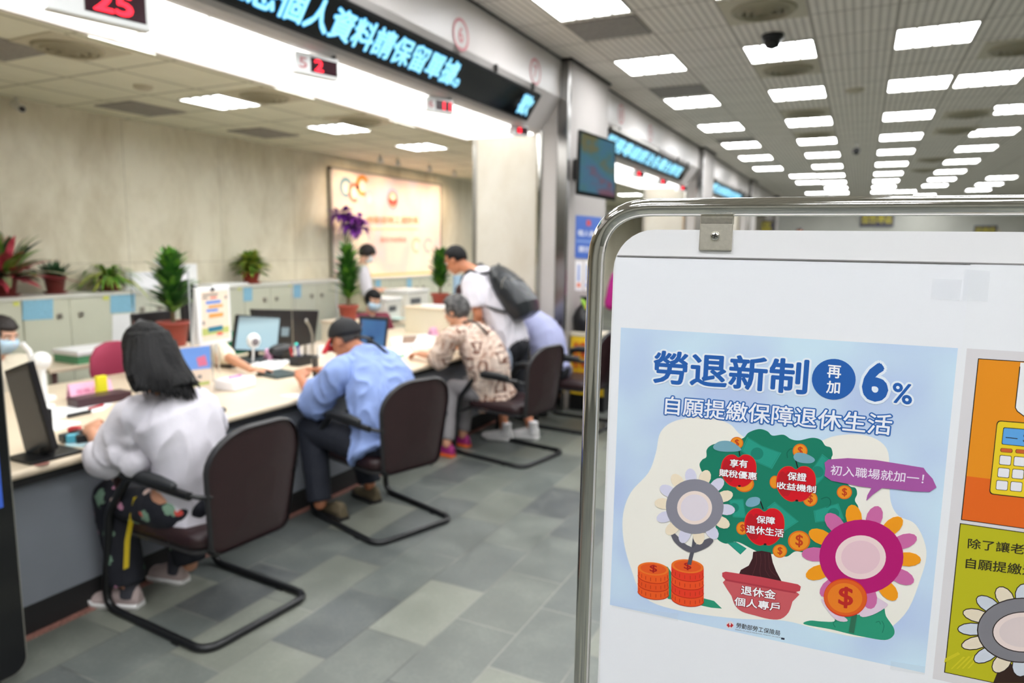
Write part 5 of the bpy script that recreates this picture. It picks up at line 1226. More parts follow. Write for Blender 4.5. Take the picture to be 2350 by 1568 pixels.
# issuing office line with emblem
e0 = c3(830, 1432)
p.ell(e0, 9, 8.6, (226, 218, 226), 5); p.poly([(e0[0]-8, e0[1]), (e0[0]-2.4, e0[1]-5), (e0[0]-1.5, e0[1]+1), (e0[0]+1.5, e0[1]+1), (e0[0]+2.4, e0[1]-5), (e0[0]+8, e0[1]+.6), (e0[0]+3, e0[1]+6), (e0[0], e0[1]+2.2), (e0[0]-3, e0[1]+6)], (196, 40, 50), 6)
p.text('勞動部勞工保險局', c3(872, 1450), c3(1174, 1507), c3(876, 1414), (52, 44, 50), 5, .008)
p.text('BUREAU OF LABOR INSURANCE, MINISTRY OF LABOR', c3(867, 1467), c3(1180, 1524), c3(868, 1459), (110, 110, 126), 5, .0)
p.poly(C3((1184, 1518), (1208, 1522), (1207, 1535), (1183, 1531)), (44, 48, 66), 5)
me = p.b.mesh('poster', p.mats, B3(uA, vA)); o = link('poster', me, None, B3(uA, vA)); tag(o, 'white poster sheet with blue heading, apple tree and two large flowers', 'poster')

# right poster: two framed panels
p = Print(); uC = UV(2224, 640)[0]; vC = UV(2224, 606)[1]
def U2(u, v, lay): return B3(u, v, lay*LAY)
uE = uC+.338
p.b.face([U2(uC, vC, 3), U2(uE, vC, 3), U2(uE, .72, 3), U2(uC, .72, 3)], p.mi((238, 239, 242)))
ga = UV(2222, 800); p.b.face([U2(uC+.004, ga[1], 4), U2(uE-.006, ga[1], 4), U2(uE-.006, UV(2150, 1560)[1], 4), U2(uC+.004, UV(2150, 1560)[1], 4)], p.mi((222, 218, 220)))
def quadpx(TL, BL, lay, col, rim=None):
    a = UV(*TL); c = UV(*BL); ur = uE-.022
    if rim: p.b.face([U2(a[0]-rim, a[1]-rim, lay-.5), U2(ur+rim, a[1]-rim, lay-.5), U2(ur+rim, c[1]+rim, lay-.5), U2(a[0]-rim, c[1]+rim, lay-.5)], p.mi((36, 26, 20)))
    p.b.face([U2(a[0], a[1], lay), U2(ur, a[1], lay), U2(ur, c[1], lay), U2(a[0], c[1], lay)], p.mi(col))
quadpx(c5(499, 152), c5(364, 1404), 6, (234, 146, 26), .0008)
quadpx(c5(402, 1066), c5(364, 1404), 7, (230, 104, 28))
quadpx(c5(357, 1441), c6(461, 1460), 6, (188, 184, 28), .0008)
# white speech panel cut by the frame edge
p.poly([c5(824, 178), (2560, 842), (2560, 985), c5(852, 600), c5(800, 560), c5(786, 535)], (240, 240, 242), 8); p.line([c5(820, 210), c5(784, 530), c5(800, 560), c5(852, 598), (2440, 972)], 2.2, (36, 26, 24), 9)
# plain desk calculator
BK = (40, 28, 26)
def rrect(TL, TR, BR, BL, r, col, lay, out=1.6):
    pts = []
    q = [V((*a, 0)) for a in (TL, TR, BR, BL)]
    pp = arc_path(q, r, 4, True); pts = [(v.x, v.y) for v in pp]
    p.poly(pts, BK, lay)
    c = sum(q, V((0, 0, 0)))/4
    p.poly([(c.x+(x-c.x)*(1-out*2/max(20, abs(TR[0]-TL[0]))), c.y+(y-c.y)*(1-out*2/max(20, abs(BL[1]-TL[1])))) for x, y in pts], col, lay+1)
rrect(c5(640, 630), c5(1120, 668), c5(1056, 1262), c5(578, 1208), 10, (238, 208, 40), 9, 2)
rrect(c5(690, 684), c5(1070, 716), c5(1056, 858), c5(675, 818), 4, (96, 166, 228), 12, 1.4)
p.line([c5(708, 764), c5(802, 774)], 1.8, BK, 15); p.text('$', c5(842, 812), c5(880, 816), c5(850, 728), BK, 15, .0)
for k in range(3): rrect(c5(668+118*k, 846+9*k), c5(764+118*k, 854+9*k), c5(762+118*k, 886+9*k), c5(666+118*k, 878+9*k), 5, (206, 98, 48), 12, 1.2)
for r_ in range(3):
    for k in range(3):
        x, y_ = 662+112*k-13*r_, 900+10*k+98*r_; rrect(c5(x, y_), c5(x+94, y_+9), c5(x+87, y_+86), c5(x-7, y_+77), 4, (236, 234, 240), 12, 1.2)
p.text('除了讓老年', c6(688, 318), c6(1352, 394), c6(695, 224), (44, 40, 26), 8, .012)
p.text('自願提繳退休', c6(668, 502), c6(1470, 600), c6(676, 404), (44, 40, 26), 8, .012)
for k in range(5): p.poly([c6(478+k*52, 1440-k*2), c6(495+k*52, 1440-k*2), c6(620+k*48, 1330-k*4), c6(600+k*48, 1326-k*4)] if k else [c6(472, 1380), c6(480, 1340), c6(600, 1280), c6(620, 1300)], (206, 196, 38), 7)
fc = (2346, 1447)
p.petals(fc, 103, 74, 16, .44, .19, [(206, 212, 222), (232, 218, 194)], 9, .03, (BK, 2.2))
p.ell(fc, 104, 75, BK, 11); p.ell(fc, 101.5, 72.5, (128, 126, 132), 12); p.ell((2349, 1451), 72, 47, BK, 13); p.ell((2349, 1451), 69.5, 44.8, (234, 216, 210), 14); p.ell((2349, 1451), 56, 35, (222, 206, 204), 15)
p.poly([c6(1010, 1375), c6(1240, 1420), c6(1230, 1568), c6(925, 1568), c6(960, 1480)], (52, 34, 26), 8)
me = p.b.mesh('poster', p.mats, B3(uC, vC)); o = link('poster', me, None, B3(uC, vC)); tag(o, 'poster sheet with orange calculator panel above yellow green flower panel', 'poster')
# strips of clear tape
MAT['tape'] = M('matt_tape', (214, 220, 228), .35, alpha=.12)
for pts, lb in (([c3(10, 1296), c3(470, 1352), c3(468, 1405), c3(12, 1306)], 'strip of matt tape at the lower left corner of the left poster'), ([(2140, 640), (2208, 642), (2202, 690), (2136, 686)], 'patch of matt tape at the upper right of the left poster'), ([(2214, 618), (2272, 622), (2266, 692), (2208, 688)], 'patch of matt tape at the upper left of the right poster'), ([c6(-20, 1365), c6(296, 1415), c6(290, 1490), c6(-30, 1440)], 'strip of matt tape at the lower right corner of the left poster')):
    b = MB().face([PB(*q, 34*LAY) for q in pts]); solo('tape_strip', b, MAT['tape'], lb, 'tape', b.v[0], group='tape on the posters')
# ================================================================ PEOPLE
SKIN = M('skin', (206, 150, 120), .5, var=.06, vscale=10); SKIN_TAN = M('skin_tan', (190, 124, 90), .5, var=.06, vscale=10); SKIN_PALE = M('skin_pale', (226, 178, 152), .5, var=.05, vscale=10)
HAIR_BLACK = M('black_hair', (14, 13, 14), .62, bump=.3, bscale=90, spec=.25); HAIR_GREY = M('grey_hair', (82, 80, 79), .7, var=.85, vscale=30, bump=.4, bscale=120); HAIR_BROWN = M('dark_brown_hair', (30, 21, 18), .6, bump=.4, bscale=120)
def strands(m):
    t = NT(m); b = m.node_tree.nodes['Principled BSDF']; mp = t.add('Mapping'); t.l.new(t.coord(), mp.inputs[0]); mp.inputs['Scale'].default_value = (1, 1, .08)
    n = t.noise(mp.outputs[0], 130, 3, .6); bm = t.add('Bump', i_Strength=.9, i_Distance=.006); t.l.new(n, bm.inputs['Height']); t.l.new(bm.outputs[0], b.inputs['Normal'])
for m_ in (HAIR_BLACK, HAIR_BROWN): strands(m_)
MASK = M('face_mask', (226, 234, 238), .7); MASK_BLUE = M('blue_face_mask', (186, 214, 234), .7)
EYE_W = M('eye_white', (236, 232, 226), .3); EYE_D = M('eye_dark', (30, 22, 18), .25); LIP = M('lip', (170, 92, 84), .5); BROW = M('brow', (36, 30, 28), .8)
SHOE_W = M('white_sole', (232, 230, 228), .5); SOCK_D = M('dark_sock', (62, 62, 70), .8)
def cloth(name, col, var=.05, vs=6, rough=.8): return M(name, col, rough, var=var, vscale=vs, bump=.25, bscale=30)
def fuse(name, mb, mat, parent, vox=.008, sm=4, wrinkle=0., wscale=9., seed=0, wstretch=(1, 1, .45), label=None, mats=None):
    # overlapping closed shapes -> one continuous skin
    off = root_off(parent)
    me = mb.mesh(name, mat, off); bm = bmesh.new(); bm.from_mesh(me); bmesh.ops.recalc_face_normals(bm, faces=bm.faces); bm.to_mesh(me); bm.free()
    o = link(name, me)
    r = o.modifiers.new('r', 'REMESH'); r.mode = 'VOXEL'; r.voxel_size = vox; r.use_smooth_shade = True
    if sm: s = o.modifiers.new('s', 'SMOOTH'); s.factor = .5; s.iterations = sm
    dg = bpy.context.evaluated_depsgraph_get(); m2 = bpy.data.meshes.new_from_object(o.evaluated_get(dg))
    bpy.data.objects.remove(o); bpy.data.meshes.remove(me); m2.name = name
    if wrinkle:
        nr = [v.normal.copy() for v in m2.vertices]
        for v, n in zip(m2.vertices, nr):
            p = V((v.co.x*wstretch[0], v.co.y*wstretch[1], v.co.z*wstretch[2]))*wscale+V((seed*7.3, seed, 0))
            a = noise.noise(p); k = (1-abs(noise.noise(p*1.9+V((3, 1, 5)))))**3
            v.co += n*wrinkle*(a*.7+k*.6-.25)
    m2.polygons.foreach_set('use_smooth', [True]*len(m2.polygons)); m2.update()
    if not m2.materials: m2.materials.append(mat)
    q = link(name, m2, parent)
    if label: q['label'] = label
    return q
def limb(mb, pts, rs, n=12, sub=3):
    # tapered limb along a smoothed joint chain
    P = [V(p) for p in pts]
    if len(P) > 2 and sub > 1:
        S = spline(P, sub, False); k = len(S); R = []
        for i in range(k):
            f = i/(k-1)*(len(P)-1); a = min(int(f), len(P)-2); R.append(rs[a]+(rs[a+1]-rs[a])*(f-a))
        P, rs = S, R
    mb.tube(P, list(rs), n, round_ends=True); return mb
def torso(mb, pts, wd, lat, n=20):
    # elliptical rings along the spine; wd = (half width, half depth) per point
    P = [V(p) for p in pts]; S = spline(P, 4, False); k = len(S); R = []
    for i in range(k):
        f = i/(k-1)*(len(P)-1); a = min(int(f), len(P)-2); g = f-a
        w_ = wd[a][0]+(wd[a+1][0]-wd[a][0])*g; d_ = wd[a][1]+(wd[a+1][1]-wd[a][1])*g
        t_ = (S[min(i+1, k-1)]-S[max(i-1, 0)]).normalized(); L = (lat-t_*lat.dot(t_)).normalized(); F = t_.cross(L)
        R.append([S[i]+L*(w_*math.cos(2*PI*j/n))+F*(d_*math.sin(2*PI*j/n)) for j in range(n)])
    mb.rings(R); return mb
def axes(fwd, up):
    f = V(fwd).normalized(); u = V(up); u = (u-f*u.dot(f)).normalized(); r = f.cross(u); return r, f, u
def head_shape(mb, c, fwd, up, s=1.):
    r, f, u = axes(fwd, up); ax = (r, f, u); c = V(c)
    mb.ell(c+u*.022*s-f*.008*s, (.075*s, .094*s, .094*s), ax)
    mb.ell(c+f*.022*s-u*.05*s, (.059*s, .068*s, .066*s), ax)
    mb.ell(c+f*.066*s-u*.094*s, (.026*s, .022*s, .02*s), ax)
    mb.ell(c+f*.045*s-u*.015*s, (.06*s, .045*s, .05*s), ax)
    mb.tube([c+f*.088*s+u*.012*s, c+f*.104*s-u*.02*s, c+f*.108*s-u*.034*s], [.009*s, .013*s, .015*s], 8, round_ends=True)
    for k in (-1, 1):
        mb.ell(c+r*k*.076*s-f*.008*s-u*.008*s, (.012*s, .02*s, .033*s), ax, 8)
        mb.ell(c+r*k*.034*s+f*.083*s+u*.026*s, (.022*s, .01*s, .009*s), ax, 8)
        mb.ell(c+r*k*.012*s+f*.094*s-u*.066*s, (.016*s, .009*s, .007*s), ax, 8)
def face_parts(t, c, fwd, up, s=1., mask=None, glasses=False, brows=True, mouth=True):
    r, f, u = axes(fwd, up); ax = (r, f, u); c = V(c)
    for k in (-1, 1):
        e = MB().ell(c+r*k*.033*s+f*.084*s+u*.008*s, (.014*s, .009*s, .008*s), ax, 8); eo = part('eye', e, EYE_W, t)
        part('iris', MB().ell(c+r*k*.033*s+f*.091*s+u*.007*s, (.006*s, .004*s, .006*s), ax, 8), EYE_D, eo)
        if brows: part('eyebrow', MB().tube([c+r*k*.016*s+f*.093*s+u*.03*s, c+r*k*.035*s+f*.091*s+u*.035*s, c+r*k*.052*s+f*.078*s+u*.03*s], [.004*s, .0045*s, .003*s], 6, round_ends=True), BROW, t)
    if mask is None and mouth: part('mouth', MB().ell(c+f*.099*s-u*.067*s, (.022*s, .006*s, .006*s), ax, 8), LIP, t)
    if mask is not None:
        b = MB(); R = []
        for z, wd, dp in ((-.112, .03, .06), (-.098, .052, .085), (-.07, .07, .104), (-.035, .078, .118), (-.012, .074, .112), (.0, .06, .1)):
            R.append([c+u*z*s+r*(wd*math.sin(a)*s)+f*((dp*math.cos(a)*.62+dp*.4)*s if abs(a) < 2 else 0) for a in [-1.45+2.9*i/14 for i in range(15)]])
        n = 15
        vs = [p_ for R_ in R for p_ in R_]; inner = [p_-f*.006*s for p_ in vs]; m_ = len(vs)
        fs = [(i*n+j, i*n+j+1, (i+1)*n+j+1, (i+1)*n+j) for i in range(5) for j in range(n-1)]
        b.add(vs+inner, fs+[tuple(m_+q for q in reversed(g)) for g in fs], 0, True); mo = part('face_mask', b, mask, t)
        for k in (-1, 1): part('ear_loop', MB().tube([c+r*k*.072*s+f*.045*s-u*.02*s, c+r*k*.086*s+f*.0*s+u*.004*s, c+r*k*.08*s-f*.022*s-u*.005*s, c+r*k*.07*s+f*.03*s-u*.07*s], .002, 5), mask, mo)
    if glasses:
        g = MB()
        for k in (-1, 1):
            g.tube([c+r*(k*.034+.026*math.cos(a))*s+f*.098*s+u*(.006+.019*math.sin(a))*s for a in [2*PI*i/16 for i in range(16)]], .0018, 5, True)
            g.tube([c+r*k*.06*s+f*.096*s+u*.01*s, c+r*k*.08*s+f*.03*s+u*.012*s, c+r*k*.082*s-f*.02*s+u*.004*s], .0018, 5)
        g.tube([c-r*.008*s+f*.102*s+u*.01*s, c+r*.008*s+f*.102*s+u*.01*s], .0018, 5); part('glasses', g, MAT['black'], t)
def hair_cap(t, c, fwd, up, mat, s=1., hairline=.05, back=-.075, side=-.03, thick=.016, rough=.006, name='hair', fringe=0., seed=1):
    # shell over the skull; dips inside the head where the face is
    r, f, u = axes(fwd, up); c = V(c)
    def fn(d):
        uu = d.z*.1; face = d.y > .28 and uu < hairline-fringe*abs(d.x)
        sidecut = d.y > -.25 and d.y <= .28 and uu < side
        backcut = d.y <= -.25 and uu < back
        k = 1.0+rough*8*(noise.noise(V((d.x, d.y, d.z))*7+V((seed, 0, 0))))
        return .80 if (face or sidecut or backcut) else k
    b = MB().ell(c+u*.02*s-f*.010*s, ((.075+thick)*s, (.094+thick)*s, (.094+thick)*s), (r, f, u), 26, 0, fn)
    return part(name, b, mat, t)
def hand(mb, w_, d, nrm, side, curl=.5, s=1., spread=.0):
    # palm and five fingers; d points along the hand, nrm out of the palm, side = +1 thumb on d x nrm
    d = V(d).normalized(); nrm = V(nrm); nrm = (nrm-d*nrm.dot(d)).normalized(); a = d.cross(nrm).normalized()*side; w_ = V(w_)
    mb.ell(w_+d*.047*s, (.041*s, .054*s, .0155*s), (a, d, nrm), 10)
    mb.ell(w_+d*.012*s, (.030*s, .03*s, .019*s), (a, d, nrm), 8)
    for k, (off, L) in enumerate(((.029, .072), (.010, .080), (-.009, .074), (-.027, .058))):
        p_ = w_+d*.085*s+a*off*s; dd = (d+a*(off*2.2+spread*off*8)).normalized(); P_ = [w_+d*.06*s+a*off*.9*s, p_]; ang = 0
        for q, fr in enumerate((.45, .32, .23)):
            ang += curl*(.55+.25*q)+.05*k; v_ = dd*math.cos(ang)+nrm*math.sin(ang); p_ = p_+v_*L*fr*s; P_.append(p_)
        limb(mb, P_, [.0095*s, .0095*s, .0088*s, .008*s, .007*s], 8, 1)
    b0 = w_+d*.022*s+a*.03*s; limb(mb, [w_+d*.012*s+a*.015*s, b0+a*.014*s+d*.012*s, b0+a*.024*s+d*.040*s+nrm*.012*s, b0+a*.018*s+d*.064*s+nrm*.022*s], [.014*s, .012*s, .010*s, .0085*s], 8, 1)
def arm(mb, sh, el, wr, s=1., r=(.052, .046, .040, .038, .03, .026)):
    sh, el, wr = V(sh), V(el), V(wr)
    mb.tube([sh, sh.lerp(el, .5), el], [r[0]*s, r[1]*s, r[2]*s], 12, round_ends=True); mb.tube([el, el.lerp(wr, .35), wr], [r[2]*s, r[3]*s, r[5]*s], 12, round_ends=True)
def leg(mb, hip, kn, an, s=1.):
    hip, kn, an = V(hip), V(kn), V(an)
    mb.tube([hip, hip.lerp(kn, .5), kn], [.083*s, .072*s, .054*s], 14, round_ends=True); mb.tube([kn, kn.lerp(an, .3), an], [.053*s, .054*s, .036*s], 14, round_ends=True)
def shoe(t, heel, toe, mat, solemat=SHOE_W, s=1., sock=None, tilt=0.):
    heel, toe = V(heel), V(toe); d = (toe-heel); L = d.length; d.normalize(); up = V((0, 0, 1)); sd = d.cross(up).normalized(); up = sd.cross(d)
    prof = [(-.02, .026, .062), (.02, .034, .088), (.14, .037, .094), (.3, .036, .09), (.45, .040, .072), (.62, .046, .056), (.8, .045, .046), (.93, .034, .038), (1.0, .014, .026)]
    R, S = [], []
    for f, wd, hh in prof:
        c = heel+d*L*f
        R.append([c+sd*wd*s*math.cos(a)*(1 if math.sin(a) < .2 else .82)+up*(.022+max(0, math.sin(a))*(hh-.01)*s) for a in [2*PI*i/16 for i in range(16)]])
        S.append([c+sd*(wd+.005)*s*math.cos(a)+up*(.0+(.016 if math.sin(a) > 0 else 0)+.012*(abs(math.cos(a))) * (1 if math.sin(a) > 0 else 0)+(.012 if f > .9 else 0)) for a in [2*PI*i/16 for i in range(16)]])
    so = part('shoe', MB().rings(R), mat, t); part('sole', MB().rings(S), solemat, so)
    if sock is not None: part('sock', MB().tube([heel+d*L*.2+up*.05, heel+d*L*.16+up*.15], [.04*s, .038*s], 12), sock, t)
def person(name_label, base, **k):
    return thing('person', name_label, 'person', base)
def seat_body(mb, J, s=1., hands=(None, None)):
    # whole body from a dict of joints
    lat = (J['rs']-J['ls']).normalized()
    torso(mb, [J['hip']-V((0, 0, .06*s)), J['hip']+(J['neck']-J['hip'])*.12, J['hip']+(J['neck']-J['hip'])*.42+J.get('bow', V((0, 0, 0))), J['hip']+(J['neck']-J['hip'])*.78+J.get('bow', V((0, 0, 0)))*.6, J['neck']], [(.14*s, .095*s), (.155*s, .11*s), (.128*s, .095*s), (.15*s, .1*s), (.06*s, .06*s)], lat)
    mb.tube([J['neck']-(J['head']-J['neck'])*.2, J['head']-V(J['up'])*.04*s-V(J['fwd'])*.012*s], [.056*s, .052*s], 12, round_ends=True)
    for q in 'lr': mb.tube([J['neck']-(J['neck']-J['hip']).normalized()*.05, J[q+'s']], [.06*s, .05*s], 10, round_ends=True)
    head_shape(mb, J['head'], J['fwd'], J['up'], s)
    for q in 'lr':
        arm(mb, J[q+'s'], J[q+'e'], J[q+'w'], s)
        if q+'h' in J: d, n_, c_ = J[q+'h']; hand(mb, J[q+'w'], d, n_, (-1 if q == 'l' else 1), c_, s)
        if q+'k' in J: leg(mb, J[q+'p'], J[q+'k'], J[q+'a'], s)
def top_garment(t, name, J, mat, s=1., sleeve=1., fit=1.12, hem=.10, flare=1., vox=.009, wrinkle=.012, wscale=8, loose=1., seed=1, elbow_sag=0., open_r=None, label=None, hw=1.):
    mb = MB(); lat = (J['rs']-J['ls']).normalized(); ax_ = (J['neck']-J['hip']); bow = J.get('bow', V((0, 0, 0)))
    k = fit*s
    torso(mb, [J['hip']-ax_.normalized()*hem, J['hip'], J['hip']+ax_*.42+bow, J['hip']+ax_*.78+bow*.6, J['neck']-ax_*.03], [(.165*k*flare*hw, .12*k*flare), (.165*k*hw, .122*k), (.145*k*loose, .112*k*loose), (.165*k, .112*k), (.068*k, .066*k)], lat, 28)
    for c_, r_ in J.get('fill', []): mb.ell(c_, (r_, r_, r_*1.1))
    for q in 'lr':
        mb.tube([J['neck']-ax_.normalized()*.055, J[q+'s']], [.068*k, .062*k], 12, round_ends=True)
        sh, el, wr = V(J[q+'s']), V(J[q+'e']), V(J[q+'w']); lz = k*loose
        if sleeve <= 1: 
            e = sh.lerp(el, sleeve); mb.tube([sh, sh.lerp(e, .5), e], [.064*k, .064*lz, .062*lz], 14); mb.ell(sh, (.064*k, .064*k, .064*k))
        else:
            e = el.lerp(wr, sleeve-1); dn = V((0, 0, -elbow_sag))
            mb.ell(sh, (.064*k, .064*k, .064*k)); mb.tube([sh, sh.lerp(el, .5)+dn*.4, el+dn], [.064*k, .064*lz, .062*lz], 14, round_ends=True); mb.tube([el+dn, el.lerp(e, .5)+dn*.7, e], [.062*lz, .058*lz, (open_r or .042)*k], 14, round_ends=False); mb.ell(el+dn, (.061*lz,)*3)
    return fuse(name, mb, mat, t, vox, 3, wrinkle, wscale, seed, label=label)
def trousers(t, J, mat, s=1., fit=1.14, low=.93, vox=.01, wrinkle=.008, seed=2, wide=1.):
    mb = MB(); lat = (J['rp']-J['lp']).normalized(); k = fit*s
    mb.ell(J['hip'], (.138*k, .13*k, .105*k), (lat, V((0, 0, 1)).cross(lat), V((0, 0, 1))))
    for q in 'lr':
        hp, kn, an = V(J[q+'p']), V(J[q+'k']), V(J[q+'a']); e = kn.lerp(an, low)
        mb.tube([hp, hp.lerp(kn, .5), kn], [.09*k, .08*k, .066*k*wide], 16, round_ends=True); mb.tube([kn, kn.lerp(e, .4), e], [.066*k*wide, .062*k*wide, .056*k*wide], 16)
        mb.ell(kn, (.066*k*wide,)*3)
    return fuse('trousers', mb, mat, t, vox, 3, wrinkle, 8, seed)

# ---- materials with a printed pattern
def floral():
    m, t, b = newmat('floral_trousers'); co = t.coord()
    v1 = t.add('TexVoronoi', i_Scale=11.); t.l.new(co, v1.inputs['Vector']); v2 = t.add('TexVoronoi', i_Scale=7.); t.l.new(co, v2.inputs['Vector'])
    n = t.noise(co, 40, 3); d1 = t.math('ADD', v1.outputs['Distance'], t.math('MULTIPLY', n, .25)); d2 = t.math('ADD', v2.outputs['Distance'], t.math('MULTIPLY', n, .3))
    col = t.mix(t.math('LESS_THAN', d2, .40), lin((20, 22, 32)), lin((120, 150, 128)))
    pick = t.add('SeparateColor'); t.l.new(v1.outputs['Color'], pick.inputs[0])
    fl = t.ramp(pick.outputs[0], [(0, lin((214, 150, 178))), (.45, lin((226, 200, 190))), (.7, lin((206, 74, 64))), (.85, lin((60, 110, 80)))], True)
    col = t.mix(t.math('LESS_THAN', d1, .33), col, fl); t.l.new(col, b.inputs['Base Color']); b.inputs['Roughness'].default_value = .8; return m
def batik():
    m, t, b = newmat('brown_cream_blouse'); co = t.coord()
    ch = t.add('TexVoronoi', distance='CHEBYCHEV', i_Scale=7.0, i_Randomness=.65); t.l.new(co, ch.inputs['Vector'])
    d = ch.outputs['Distance']; rg = t.math('FRACT', t.math('MULTIPLY', d, 4.2)); n = t.noise(co, 26, 4, .65)
    ring = t.math('LESS_THAN', t.math('ADD', rg, t.math('MULTIPLY', t.math('SUBTRACT', n, .5), 1.1)), .42)
    inside = t.math('LESS_THAN', d, .36)
    big = t.noise(co, 3.2, 2)
    base = t.ramp(t.math('ADD', t.math('MULTIPLY', n, .6), t.math('MULTIPLY', big, .5)), [(.42, lin((176, 134, 112))), (.5, lin((220, 196, 178))), (.62, lin((232, 214, 198)))])
    col = t.mix(t.math('MULTIPLY', ring, t.math('ADD', .35, t.math('MULTIPLY', inside, .6))), base, lin((116, 74, 58)))
    t.l.new(col, b.inputs['Base Color']); b.inputs['Roughness'].default_value = .8; return m
FLORAL = floral(); BATIK = batik()
WHITE_CLOTH = cloth('white_blouse', (214, 210, 217), .03); BLUE_CLOTH = cloth('light_blue_shirt', (138, 160, 212), .08, 16); LAV = cloth('lavender_shirt', (170, 174, 210), .05); BLACK_CLOTH = cloth('black_trousers', (24, 25, 32), .1); NAVY = cloth('navy_trousers', (24, 28, 40), .1); GREYT = cloth('grey_trousers', (128, 124, 126), .1); CREAM_CLOTH = cloth('cream_shirt', (228, 218, 196), .04); BURG = cloth('burgundy_top', (128, 44, 66), .06); KHAKI = cloth('khaki_vest', (190, 184, 156), .05); MAGENTA = cloth('magenta_top', (196, 40, 140), .06)
Zs = lambda v, z: V((v.x, v.y, z))
def lerp(a, b_, t_): return V(a).lerp(V(b_), t_)

# ---------------------------------------------------------------- 1 woman with long hair
J = dict(head=at(336, 806, X=-2.74), neck=at(372, 905, X=-2.64), hip=V((-2.58, 2.035, .53)), ls=at(304, 940, X=-2.64), rs=at(452, 925, X=-2.60))
J['ls'].z -= .02; J['rs'].z -= .01
J['le'] = at(246, 1050, X=-2.83); J['lw'] = at(212, 996, X=-3.06); J['re'] = at(488, 975, X=-2.86); J['rw'] = V((-3.12, 2.30, .80))
J['fwd'] = V((-.93, .05, -.36)); J['up'] = V((-.3, 0, .95)); J['bow'] = V((.07, 0, .02))
J['lp'] = V((-2.60, 1.96, .51)); J['rp'] = V((-2.56, 2.13, .51)); J['lk'] = V((-2.98, 1.945, .50)); J['rk'] = V((-2.92, 2.22, .50)); J['la'] = V((-2.89, 1.93, .10)); J['ra'] = V((-2.83, 2.21, .10))
J['lh'] = (V((-.72, .45, .28)), V((-.1, .5, -.8)), .6); J['rh'] = (V((-.9, -.3, -.1)), V((0, 0, -1)), .5)
t = person('woman with long black hair in white blouse writing at the counter', (-2.56, 2.09, 0))
mb = MB(); seat_body(mb, J); fuse('body', mb, SKIN, t, .006, 2)
face_parts(t, J['head'], J['fwd'], J['up'])
J['fill'] = [(at(276, 1036, X=-2.72), .056), (at(300, 1000, X=-2.67), .058), (at(310, 1062, X=-2.66), .05), (at(232, 1052, X=-2.84), .066)]
top_garment(t, 'blouse', J, WHITE_CLOTH, 1., 1.30, 1.13, .15, 1.12, .009, .028, 6, .92, 3, .01, .05, hw=.78)
trousers(t, J, FLORAL, 1., 1.14, .97, .009, .008, 2, 1.15)
for q, (h, e) in enumerate(((at(322, 1392, Z=0), at(215, 1385, Z=0)), (at(425, 1338, Z=0), at(330, 1320, Z=0)))): shoe(t, h, h+(e-h).normalized()*.25, M('taupe_shoe', (186, 168, 164), .7, var=.06), SHOE_W, 1.02, SOCK_D)
# hair: cap, long fall over the back, loose strands
hd = J['head']; r_, f_, u_ = axes(J['fwd'], J['up'])
hm = MB(); hm.ell(hd+u_*.022-f_*.012, (.092, .108, .106), (r_, f_, u_), 18)
lat = V((0.12, 1, 0)).normalized()
cs = [(at(338, 762, X=-2.72), .085, .085), (at(344, 800, X=-2.68), .106, .098), (at(352, 838, X=-2.63), .118, .086), (at(366, 868, X=-2.57), .126, .06), (at(376, 890, X=-2.53), .122, .04)]
R = []
for c, w__, d__ in cs: R.append([c+lat*(w__*math.cos(a))+V((1, -.12, .1)).normalized()*(d__*math.sin(a)) for a in [2*PI*i/24 for i in range(24)]])
hm.rings(R)
sm2 = MB(); rnd = random.Random(2)
for k in range(190):
    f = rnd.random(); g = rnd.uniform(-.03, .03); ln = rnd.random()
    px = 298+f*160; yb = 886+f*22+ln*16-30*(abs(f-.5) > .44)
    a0 = at(296+f*104, 772+22*abs(f-.5), X=-2.61-.14*(abs(f-.42)*2)**2); a1 = at(290+f*128, 826, X=-2.545-.10*(abs(f-.45)*2)**2); a2 = at(294+f*150, 866, X=-2.505-.07*(abs(f-.45)*2)**2); a3 = at(px+rnd.uniform(-9, 9), yb, X=-2.487)
    w0 = rnd.uniform(.006, .011); pp = spline([a0, a1, a2, a3], 4, False); n_ = len(pp)
    sm2.tube(pp, [w0*(1-.15*(i/n_))*(1 if i < n_*.6 else max(.12, 1-(i-n_*.6)/(n_*.4))) for i in range(n_)], 6)
fuse('hair', hm, HAIR_BLACK, t, .0055, 1, .005, 40, 1, (1, 1, .12))
part('hair_strands', sm2, HAIR_BLACK, t, fix=False)
part('hair_clip', MB().tube([hd+u_*.1-f_*.02-r_*.05, hd+u_*.128-f_*.02, hd+u_*.1-f_*.02+r_*.05], .012, 8, round_ends=True), MAT['black'], t)
# lanyard hanging beside the seat
a = at(306, 1135, X=-2.75); b_ = at(292, 1240, X=-2.78); c_ = at(289, 1305, X=-2.80)
s_ = V((0, .012, 0)); sx = V((.002, 0, 0))
mbb = MB()
for p0_, p1_ in ((at(312, 1140, X=-2.73), b_), (b_, c_)): mbb.add([p0_-s_, p0_+s_, p1_+s_, p1_-s_]+[p0_-s_+sx, p0_+s_+sx, p1_+s_+sx, p1_-s_+sx], [(0, 1, 2, 3), (7, 6, 5, 4), (0, 4, 5, 1), (1, 5, 6, 2), (2, 6, 7, 3), (3, 7, 4, 0)])
part('lanyard', mbb, M('yellow_ribbon', (226, 196, 40), .5), t, label='yellow ribbon hanging beside the seat')
part('bag', MB().ell(at(276, 1100, X=-2.86), (.035, .025, .06)), M('orange_black_bag', (60, 30, 26), .5), t)
solo('red_pen', MB().tube([at(205, 938, X=-3.16), at(236, 930, X=-3.12)], .006, 8, round_ends=True), M('red_pen', (196, 40, 60), .4), "red pen in the long haired woman's hand", 'pen', at(220, 934, X=-3.14))

